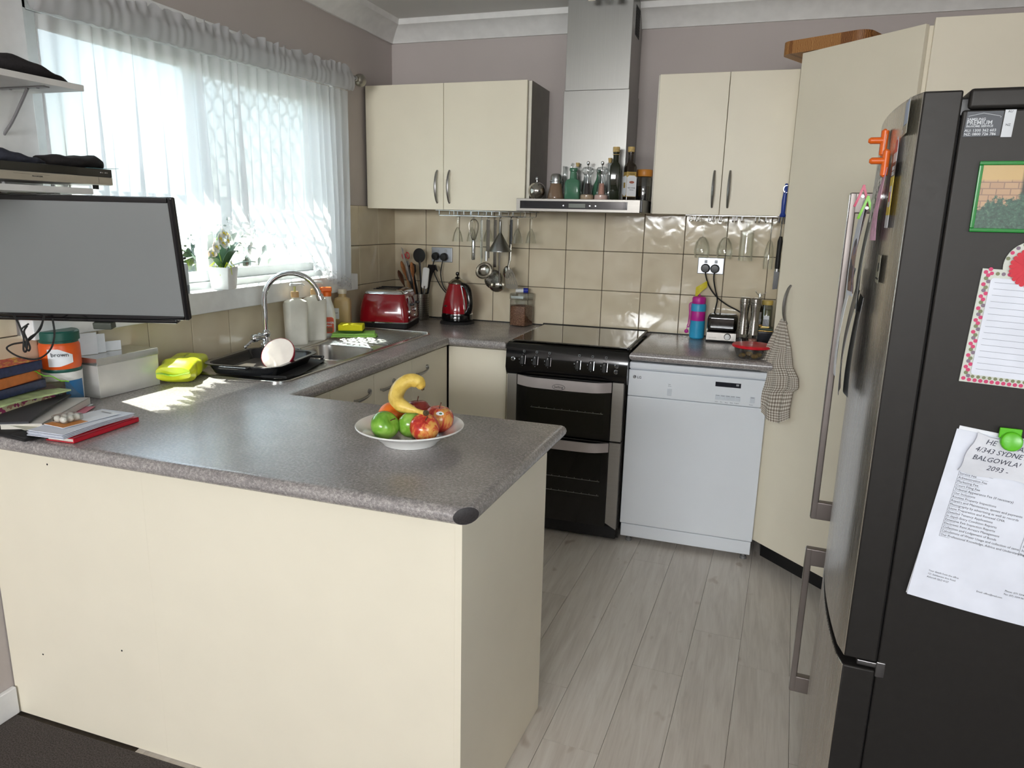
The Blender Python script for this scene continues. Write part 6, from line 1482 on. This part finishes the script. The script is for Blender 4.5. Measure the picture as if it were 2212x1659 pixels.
part('cable', wl_([(.21, -2.33, 1.178), (.195, -2.335, 1.14), (.17, -2.345, 1.12), (.157, -2.35, 1.10), (.165, -2.35, 1.085), (.172, -2.35, 1.095), (.165, -2.35, 1.115), (.158, -2.35, 1.135), (.165, -2.345, 1.15)]), rubber, t)
shw = mat('white_shelf_board', (226, 224, 222), .4); SHT = -.10
def shelf(name, lab, z, y1, depth=.215):
    t = thing(name, lab, 'shelf', (0, y1, z)); 
    g = G(); g.box(.012, -1.0, -.0155, depth, 0, 0, .0012); part('board', g, shw, t)
    for yb in (-.085, -.62):
        g = G(); g.box(.012, yb - .009, -.0185, depth - .03, yb + .009, -.016, .0008); g.tube(spline([(.016, yb, -.13), (.05, yb, -.10), (.085, yb, -.06), (.12, yb, -.018)], 4), .004, 8)
        for x in (.06, .155): g.lathe([(0, 0), (.0045, 0), (.003, -.002), (0, -.002)], 8, T(x, yb, -.0186))
        part('bracket', g, mat('grey_bracket', (150, 148, 150), .4, .3), t)
    return t
shelf('wall_shelf', 'upper white wall shelf with a black cap on it beside the curtain', 1.767, -2.142)
shelf('wall_shelf.001', 'lower white wall shelf holding the disc player above the television', 1.5035, -2.146)
t = thing('shelf_upright', 'slotted white shelf upright screwed to the wall left of the window', 'shelf upright', (.0, -2.272, 1.30))
g = G(); g.box(0.0005, -.011, .0, .011, .011, .62, .001); part('rail', g, mat('upright_grey', (176, 176, 178), .4, .2), t)
g = G()
for k in range(20): g.box(.0108, -.004, .02 + k * .03, .0116, .004, .032 + k * .03)
sl_ = part('slot', g, darkgap, t); sl_['kind'] = 'stuff'
t = thing('disc_player', 'silver and black disc player on the lower wall shelf', 'disc player', (.195, -2.062, 1.5105), 2)
PLW = .36; g = G(); g.box(-.17, -PLW, .004, -.002, 0, .046, .002); part('body', g, mat('pale_silver_case', (176, 172, 166), .4, .4), t)
g = G(); g.box(-.004, -PLW, .026, .0, .0005, .0475, .001); part('front_top', g, bz, t)
g = G(); g.box(-.004, -PLW, .005, .001, .0, .0255, .001); fp = part('front_panel', g, mat('silver_front', (196, 188, 174), .35, .5), t)
g = G(); g.box(.0008, -.048, .0075, .0014, -.0475, .0245); g.box(.0008, -.30, .020, .0013, -.20, .0204); part('seam', g, darkgap, fp)
for y in (-.034, -.019):
    g = G(); g.box(-.001, y - .005, .036, .0012, y + .005, .0395, .0008); part('button', g, satin, t)
letters('lettering', [('PROGRESSIVE', 0, 0, None)], .005, ink, fp, T(.0012, -.25, .014) @ RZ(90) @ FRONT)
for x, y in ((-.03, -.03), (-.03, -.33), (-.14, -.03)):
    g = G(); g.lathe([(0, -.0068), (.008, -.0068), (.008, .004), (0, .004)], 12, T(x, y, 0)); part('foot', g, rubber, t)
t = thing('sunglasses_case', 'flat dark cap-shaped case on the upper shelf', 'case', (.12, -2.262, 1.7675)) if False else None
def lump(L, W, H, sd, tip):
    r = random.Random(sd); ph = [r.uniform(0, 6) for _ in range(4)]; g = G(); vs = []; NU, NV = 20, 16
    for i in range(NU + 1):
        u = i / NU; k = max(.03, math.sin(math.pi * (u * .94 + .03))) ** .38; h = H * (.75 + .25 * math.sin(u * 4 + ph[0]) ) * (1 - tip * u)
        for j in range(NV):
            a = 2 * math.pi * j / NV; w = W / 2 * k * (1 + .06 * math.sin(u * 9 + ph[1]))
            z = max(0, h * (.5 + .5 * math.sin(a)) * k + .002 * math.sin(u * 20 + a * 3 + ph[2])) if math.sin(a) > -.95 else 0
            vs.append(((u - .5) * L, w * math.copysign(abs(math.cos(a)) ** .7, math.cos(a)), z))
    fs = [(i * NV + j, (i + 1) * NV + j, (i + 1) * NV + (j + 1) % NV, i * NV + (j + 1) % NV) for i in range(NU) for j in range(NV)] + [tuple(range(NV - 1, -1, -1)), tuple(range(NU * NV, NU * NV + NV))]
    return g.add(vs, fs)
fab = mat('black_fabric', (28, 24, 26), .85, grain=(200, .3)); 
solo('cap', lump(.215, .15, .066, 3, .42), fab, 'folded black cap lying on the upper wall shelf', 'cap', (.135, -2.252, 1.7675), 88, ang=70)
solo('wallet', lump(.14, .09, .050, 7, .25), mat('dark_navy_fabric', (44, 46, 58), .8, grain=(160, .2)), 'dark navy soft wallet on the disc player, furthest from the window', 'wallet', (.14, -2.305, 1.5572), 84, ang=70)
solo('hat', lump(.19, .11, .052, 12, -.25), fab, 'black crumpled hat on the disc player, nearest the window', 'hat', (.14, -2.148, 1.5585), 92, ang=70)
g = G(); g.sheet(lambda u, v: (-.05 + .10 * u, -.035 + .07 * v, .001 + .004 * u * u), 8, 4, .0012)
solo('brochure', g, mat('teal_brochure', (96, 140, 146), .4, grain=(50, .3)), 'small teal brochure sticking out from under the black hat', 'brochure', (.155, -2.082, 1.5578), 88)

# ------------------------------------------------------------------ what is stuck on the fridge
SIDE = lambda u, z, o=.0012: FM @ T(u, -o, z) @ FRONT
frx = lambda v: -.022 * (1 - ((v - .3) / .3) ** 2)
FACE = lambda v, z, o=.001: FM @ T(frx(v) - o, v, z) @ RZ(-90) @ FRONT
def fthing(name, lab, cat, M, grp=None): return thing(name, lab, cat, M=M, group=grp)
dls = mat('slate_sticker', (56, 60, 68), .4); lpr = mat('silver_lettering', (206, 210, 214), .5)
t = fthing('service_sticker', 'slate service sticker with white phone numbers at the fridge top edge', 'sticker', SIDE(.069, 1.591))
g = G(); g.prism([(0, 0), (.050, .001), (.051, .038), (.002, .038)], 0, .0005); part('backing', g, dls, t)
letters('lettering', [('SAMSUNG', .003, .0245, .0055), ('PREMIUM', .0028, .0185, .0085), ('IN-HOME SERVICE', .003, .0145, .0045), ('AU: 1300 362 603', .0015, .0078, .0058), ('NZ: 0800 726 786', .0015, .0022, .0058)], .006, lpr, t, T(0, 0, .0006), depth=.0002, bold=.00008)
g = G(); g.tube([(.004, .031, .0007), (.024, .0352, .0007), (.047, .0305, .0007), (.0485, .0292, .0007), (.047, .0282, .0007)], .0004, 5); part('roof_line', g, lpr, t)
t = fthing('code_sticker', 'narrow white sticker marked AU and NZ beside the slate sticker', 'sticker', SIDE(.1205, 1.590))
g = G(); g.prism([(0, 0), (.0145, .0), (.0158, .0405), (.0012, .0405)], 0, .0005); part('backing', g, mat('white_sticker', (200, 204, 208), .4), t)
letters('lettering', [('AU', .0048, .0362, None), ('NZ', .0042, .0165, None)], .0048, ink, t, T(0, 0, .0006), depth=.0002)
t = fthing('garden_picture', 'green magnetic frame with a garden photograph on the fridge side', 'photo frame', SIDE(.098, 1.445))
gf = mat('green_acrylic', (16, 128, 44), .2)
g = G(); w, h, b = .16, .109, .006; g.box(0, 0, 0, w, b, .006, .001); g.box(0, h - b, 0, w, h, .006, .001); g.box(0, b, 0, b, h - b, .006, .001); g.box(w - b, b, 0, w, h - b, .006, .001); part('frame', g, gf, t)
def photomat():
    q = NT('garden_photograph'); tc = q.new('TexCoord'); sp = q.new('SeparateXYZ'); q.l.new(tc.outputs['Object'], sp.inputs[0])
    br = q.new('TexBrick'); br.inputs['Scale'].default_value = 26; br.inputs['Color1'].default_value = rgb(186, 152, 116); br.inputs['Color2'].default_value = rgb(176, 140, 108); br.inputs['Mortar'].default_value = rgb(140, 110, 90); br.inputs['Mortar Size'].default_value = .02; q.l.new(tc.outputs['Object'], br.inputs['Vector'])
    nz = q.noise(tc.outputs['Object'], 55, 4, .7); nz2 = q.noise(tc.outputs['Object'], 240, 3, .7)
    def mixc(f, a, b_):
        m = q.new('MixRGB'); q.l.new(f, m.inputs[0])
        for k, s_ in ((1, a), (2, b_)):
            if isinstance(s_, tuple): m.inputs[k].default_value = s_
            else: q.l.new(s_, m.inputs[k])
        return m.outputs[0]
    def gt(src, lim, w=.6):
        m = q.new('Math', operation='MULTIPLY_ADD'); m.inputs[1].default_value = 1; q.l.new(src, m.inputs[0]); m.inputs[2].default_value = 0
        z_ = q.new('MapRange'); z_.inputs['From Min'].default_value = lim - .002; z_.inputs['From Max'].default_value = lim + .002; q.l.new(src, z_.inputs[0]); return z_.outputs[0]
    wall = mixc(gt(sp.outputs[1], .080), br.outputs['Color'], rgb(196, 164, 108))
    leaf = q.ramp(nz2, [(.3, rgb(24, 52, 44)), (.6, rgb(58, 96, 76)), (.8, rgb(110, 140, 110))])
    hgt = q.new('Math', operation='MULTIPLY_ADD'); hgt.inputs[1].default_value = -.075; q.l.new(nz, hgt.inputs[0]); q.l.new(sp.outputs[1], hgt.inputs[2])
    xx = q.new('Math', operation='MULTIPLY_ADD'); xx.inputs[1].default_value = -.32; q.l.new(sp.outputs[0], xx.inputs[0]); q.l.new(hgt.outputs[0], xx.inputs[2])
    c = mixc(gt(xx.outputs[0], .0), leaf, wall); c = mixc(gt(sp.outputs[0], .062), c, mixc(gt(sp.outputs[1], .06), leaf, rgb(44, 50, 40)))
    q.l.new(c, q.b.inputs['Base Color']); q.set(Roughness=.35); return q.m
g = G(); g.box(b - .001, b - .001, .001, w - b + .001, h - b + .001, .0025); part('photograph', g, photomat(), t)
# note pad
t = fthing('note_pad', 'lined magnetic note pad with a red gerbera head on the fridge side', 'note pad', SIDE(.119, 1.20) @ RZ(-2.2))
pw = mat('pad_card', (206, 210, 200), .6); W_, H_ = .135, .188
g = G(); g.box(0, 0, 0, W_, H_, .002, .0004); part('backing', g, pw, t)
g = G(); g.lathe([(0, 0), (.040, 0), (.040, .0018), (0, .0018)], 36, T(.067, H_ + .008, .0)); part('header', g, pw, t)
g = G(); g.prism(rrect(.014, .014, W_ - .014, H_ - .014, .005, 4), .002, .004); pp = part('pages', g, paperw, t)
g = G()
for k in range(15): g.box(.02, .024 + k * .0102, .0041, W_ - .016, .0244 + k * .0102, .0044)
rl = part('ruled_line', g, inkblue, pp)
rl['kind'] = 'stuff'
dots = {0: (mat('dot_pink', (206, 64, 110), .6), 'dot'), 1: (mat('dot_green', (126, 132, 96), .6), 'dot'), 2: (mat('dot_mauve', (130, 112, 128), .6), 'dot')}
dg_ = {k: G() for k in dots}; r5 = random.Random(2)
for k in range(19):
    y = .006 + k * .0098
    for x, c in ((.0055 + .002 * (k % 2), (0, 1, 0, 2)[k % 4]), (.0115 - .002 * (k % 2), (2, 0, 0, 1)[k % 4])):
        dg_[c].lathe([(0, 0), (.0032, 0), (.0032, .0004), (0, .0004)], 10, T(x, y + (.005 if x > .009 else 0), .002)); dg_[(c + 1) % 3].lathe([(0, 0), (.0032, 0), (.0032, .0004), (0, .0004)], 10, T(W_ - x, y, .002))
for k in range(15):
    x = .014 + k * .0082; dg_[0].lathe([(0, 0), (.0032, 0), (.0032, .0004), (0, .0004)], 10, T(x, .0045, .002)); dg_[1].lathe([(0, 0), (.0028, 0), (.0028, .0004), (0, .0004)], 10, T(x + .004, .0105, .002)); dg_[k % 3].lathe([(0, 0), (.003, 0), (.003, .0004), (0, .0004)], 10, T(x, H_ - .007, .002))
for a in range(20, 180, 16): dg_[a // 16 % 3].lathe([(0, 0), (.003, 0), (.003, .0004), (0, .0004)], 10, T(.067 + .0365 * math.cos(rad(a)), H_ + .008 + .0365 * math.sin(rad(a)), .002))
for k, (m, nme) in dots.items(): d_ = part('dot_border', dg_[k], m, t); d_['kind'] = 'stuff'
gp = mat('gerbera_red', (206, 36, 54), .6); N = 26
for k in range(N):
    g = G(); a = 360 / N * k; g.prism([(.004, -.0016), (.022, -.0042), (.031, -.003), (.0325, 0), (.031, .003), (.022, .0042), (.004, .0016)], .0046 + .0004 * (k % 3), .0052 + .0004 * (k % 3), T(.067, H_ + .006, 0) @ RZ(a))
    if k == 0: pet_me = mesh_of('petal', g, gp)
    put('petal', mesh_of('petal', g, gp), t)
g = G(); g.lathe([(0, .0045), (.0085, .0045), (.008, .0068), (.004, .0076), (0, .0076)], 20, T(.067, H_ + .006, 0)); part('flower_centre', g, mat('gerbera_centre', (52, 26, 28), .8), t)
# quotation sheet, hand-written slip and green magnet
MP = SIDE(.128, 1.118, .002) @ RZ(-6.6)
def a4(u, v): return (.205 * u, -.315 * v, .001 + .010 * max(0, v - .55) * (1 - u * .5) * 2 + .004 * math.sin(u * 3) * v)
t = fthing('quotation_sheet', 'printed white sheets with a table clipped low on the fridge side', 'paper', MP)
g = G(); g.sheet(a4, 14, 18, .0008); part('front_sheet', g, paperw, t, ang=80)
g = G(); g.sheet(lambda u, v: (a4(u, v)[0] + .003 - .004 * v, a4(u, v)[1] + .006 - .006 * v, a4(u, v)[2] * .6 - .0012), 10, 12, .0008); part('rear_sheet', g, offwhite, t, ang=80)
rows = ['Service Fee', 'Administration Fee', 'Marketing Fee', 'Court Filing Fee', 'Tribunal Appearance Fee (if necessary)', 'Our Inclusions', 'Routine Property Inspections', 'Repairs and Maintenance, quotes and payments', 'Photography by advertising as well as records', 'Lease Preparation and Renewal CMA', 'Detailed Tenancy Applications', 'In depth Entry Condition Reports', 'Extensive Exit Inspection Reports', 'Electronic Rent Arrears Management', 'Collection and Lodgement of Bonds', 'Calculations of Water Usage and collection of same', 'Our Professional Knowledge, Advice and Understanding']
g = G(); y0 = -.072; rh = .0072
for k in range(len(rows) + 1): g.box(.022, y0 - k * rh, .0, .19, y0 - k * rh + .0003, .0003)
g.box(.022, y0 - len(rows) * rh, 0, .0223, y0, .0003); g.box(.142, y0 - len(rows) * rh, 0, .1423, y0, .0003); g.box(.19, y0 - len(rows) * rh, 0, .1903, y0, .0003)
gg = textmesh([(s_, .0235, y0 - (k + 1) * rh + .0018, None) for k, s_ in enumerate(rows)] + [('Incl', .145, y0 - (k + 1) * rh + .0018, None) for k in range(6, 17)] + [('Your details from the office', .022, -.262, .0042), ('121 Settlement Ave Road', .022, -.268, .0042), ('Ashcroft QLD 4127', .022, -.274, .0042), ('Phone: (07) 3204 0011', .14, -.262, .0042), ('Fax: (07) 3204 0012', .14, -.268, .0042), ('Email: office@mail.com', .10, -.276, .0042)] , .0056, ink, depth=.0002)
for i, q_ in enumerate(gg.v): gg.v[i] = q_
g.add(gg.v, gg.f)
for i, q_ in enumerate(g.v):
    u, v = q_[0] / .205, -q_[1] / .315; g.v[i] = (q_[0], q_[1], a4(u, v)[2] + .0006 + (q_[2] if q_[2] > 0 else 0))
pt_ = part('printed_table', g, ink, t); pt_['kind'] = 'stuff'
g = G(); g.box(.0225, y0 - 6 * rh + .0003, .00165, .1895, y0 - 5 * rh, .00175); part('table_shading', g, mat('table_grey', (186, 188, 194), .8), t)
t = fthing('address_slip', 'torn paper slip with a hand-written address over the printed sheets', 'note', SIDE(.158, 1.117, .007) @ RZ(-7))
def slip(u, v): return (.115 * u - .012 * v * (1 - u) + .002 * math.sin(v * 9), -.072 * v - .004 * math.sin(u * 7), .002 + .004 * math.sin(u * 5 + v * 3))
g = G(); g.sheet(slip, 14, 8, .0006); part('body', g, mat('thin_paper', (216, 218, 224), .75), t, ang=80)
gg = textmesh([('HE', .014, -.016, None), ('ASH', .062, -.018, None), ('4/343 SYDNEY RD', .002, -.031, None), ('BALGOWLAH', .002, -.046, None), ('2093 - NSW', .028, -.061, None)], .0125, ink, depth=.0002, shear=.25)
for i, q_ in enumerate(gg.v): gg.v[i] = (q_[0], q_[1], slip(q_[0] / .115, -q_[1] / .072)[2] + .0008)
part('handwriting', gg, inkblue, t)
t = fthing('clip_magnet', 'lime green magnetic clip with a round face holding the papers', 'magnet', SIDE(.203, 1.112, .012))
lm = mat('lime_magnet', (92, 190, 30), .3)
g = G(); g.box(-.016, .0, -.004, .016, .018, .001, .0015); part('plate', g, lm, t)
g = G(); g.lathe([(0, 0), (.0155, 0), (.0162, .002), (.0162, .006), (.0148, .008), (.0125, .007), (0, .007)], 28, T(.002, -.004, .001) @ RX(-14)); part('face', g, lm, t)
# front of the fridge
t = fthing('display_sticker', 'pale blue appliance sticker at the top edge of the fridge door front', 'sticker', FACE(.07, 1.600)); g = G(); g.box(0, 0, 0, .062, .056, .0006); part('backing', g, mat('clear_grey_sticker', (150, 148, 130), .35), t); g = G(); g.box(.012, .016, .0007, .056, .053, .0011); part('blue_panel', g, mat('sticker_blue', (120, 150, 200), .3), t)
letters('lettering', [('12V', .002, .004, None)], .009, lpr, t, T(0, 0, .0012), depth=.0002)
t = fthing('energy_label', 'tall rating label, white above black and yellow, on the fridge door front', 'label', FACE(.112, 1.448))
for a, b, m, nme in ((0, .022, 'label_white', (214, 216, 222)), (.022, .088, 'label_yellow', (226, 200, 28)), (.088, .112, 'label_black', (30, 30, 32)), (.112, .128, 'label_white', (214, 216, 222))):
    g = G(); g.box(0, a, 0, .055, b, .0006); part('band', g, mat(m, nme, .4), t)
g = G(); g.prism([(0, .128)] + [(x, y) for x, y in reversed(arc(.0275, .128, .0275, 0, 180, 14))][0:0] + arc(.0275, .128, .0275, 0, 180, 14), 0, .0006); part('arch', g, MC['label_white'], t)
g = G(); g.prism(arc(.0275, .128, .022, 0, 180, 12), .0007, .001); part('arch_dial', g, mat('dial_red', (214, 52, 40), .4), t)
g = G(); g.box(.012, .036, .0007, .046, .072, .001); part('panel', g, MC['label_white'], t); g = G(); g.box(.020, .045, .0011, .036, .062, .0014); part('panel_print', g, mat('print_red', (206, 60, 66), .4), t)
letters('lettering', [('ENERGY', .006, .099, .010), ('RATING', .006, .090, .010)], .009, lpr, t, T(0, 0, .0007), depth=.0002)
t = fthing('star_sticker', 'small clear printed sticker half way up the fridge door front', 'sticker', FACE(.13, 1.350)); g = G(); g.box(0, 0, 0, .055, .05, .0005); part('backing', g, MC['clear_grey_sticker'], t); g = G(); g.lathe([(0, 0), (.009, 0), (.009, .0006), (0, .0006)], 6, T(.03, .028, .0005)); g.box(.006, .006, .0005, .05, .009, .0009); part('print', g, ink, t)
def onface(name, lab, cat, v, z, o, build, grp=None):
    t = fthing(name, lab, cat, FACE(v, z, o), grp); build(t); return t
def peg_magnet(t):
    g = G(); g.tube([(0, -.024, .002), (0, -.021, .003), (0, .021, .003), (0, .024, .002)], [.003, .0065, .0065, .003], 12); part('bar', g, orange, t)
    g = G(); g.tube([(0, .004, .004), (0, .004, .026), (0, .004, .030)], [.006, .006, .003], 12); part('peg', g, orange, t)
onface('peg_magnet', 'orange cross-shaped peg magnet, upper one on the fridge door front', 'magnet', .185, 1.603, .006, peg_magnet, 'orange peg magnets')
onface('peg_magnet.001', 'orange cross-shaped peg magnet, lower one on the fridge door front', 'magnet', .14, 1.563, .006, peg_magnet, 'orange peg magnets')
def pap(w, h, curl, m, seed=0, bend=.0):
    def f(t):
        g = G(); g.sheet(lambda u, v: (-w / 2 + w * u + .003 * math.sin(v * 5 + seed), -h * v, .002 + curl * math.sin(v * 2.2) + .004 * math.sin(u * 4 + seed) * v + bend * u), 8, 12, .0008); part('sheet', g, m, t, ang=80)
    return f
onface('receipt', 'narrow grey receipt under the upper orange magnet', 'receipt', .205, 1.628, .003, pap(.05, .17, .006, mat('grey_receipt', (196, 194, 188), .7, grain=(120, .2))))
onface('ticket_strip', 'striped ticket strip under the lower orange magnet', 'ticket', .185, 1.565, .004, pap(.045, .10, .004, patt('ticket_print', [(120, 116, 112), (214, 212, 206), (90, 88, 88), (190, 188, 184)], 160)))
onface('pink_invitation', 'pink printed card hanging behind the orange magnets', 'card', .15, 1.555, .003, pap(.05, .13, .008, mat('pink_invite', (206, 160, 184), .6, grain=(80, .2))))
def clip(m):
    def f(t):
        for s_ in (1, -1):
            g = G(); Mx = RX(s_ * 22)
            g.prism([(-.007, .022), (.007, .022), (.009, -.004), (.006, -.024), (-.006, -.024), (-.009, -.004)], -.0022, .0022, T(0, 0, .008 + s_ * .006) @ RX(-s_ * 18)); part('jaw', g, m, t)
        g = G(); g.tube([(-.008, -.002, .008), (.008, -.002, .008)], .0026, 10); part('spring', g, chrome, t)
    return f
onface('peg_clip', 'pink plastic peg clip on the fridge door front above the handle top', 'clip', .33, 1.513, .014, clip(pinkp))
onface('peg_clip.001', 'lime green plastic peg clip on the fridge door front', 'clip', .22, 1.487, .012, clip(mat('lime_clip', (130, 214, 40), .35)))
onface('letter', 'folded pale blue letter hanging from the pink clip', 'letter', .34, 1.505, .014, pap(.10, .20, .010, paperw, 1))
onface('photo_card', 'photo card hanging from the lime clip', 'card', .30, 1.485, .012, pap(.09, .17, .012, patt('photo_card_print', [(120, 110, 140), (150, 120, 110), (90, 70, 60), (60, 60, 80)], 40), 2))
onface('leaflet', 'grey edged leaflet hanging under the lime clip, its side to the viewer', 'leaflet', .22, 1.475, .008, pap(.09, .19, .008, mat('grey_leaflet', (120, 122, 118), .5), 3))
onface('brochure.001', 'black glossy brochure low on the fridge door front', 'brochure', .27, 1.325, .010, pap(.12, .215, .014, mat('black_brochure', (44, 46, 52), .3), 4))
onface('brochure.002', 'charcoal brochure just behind the black glossy one on the fridge door', 'brochure', .22, 1.315, .006, pap(.10, .20, .009, mat('charcoal_brochure', (66, 68, 70), .35), 6))
onface('school_notice', 'white notice sheet hanging lowest behind the black brochures', 'paper', .42, 1.36, .016, pap(.12, .24, .016, offwhite, 5))
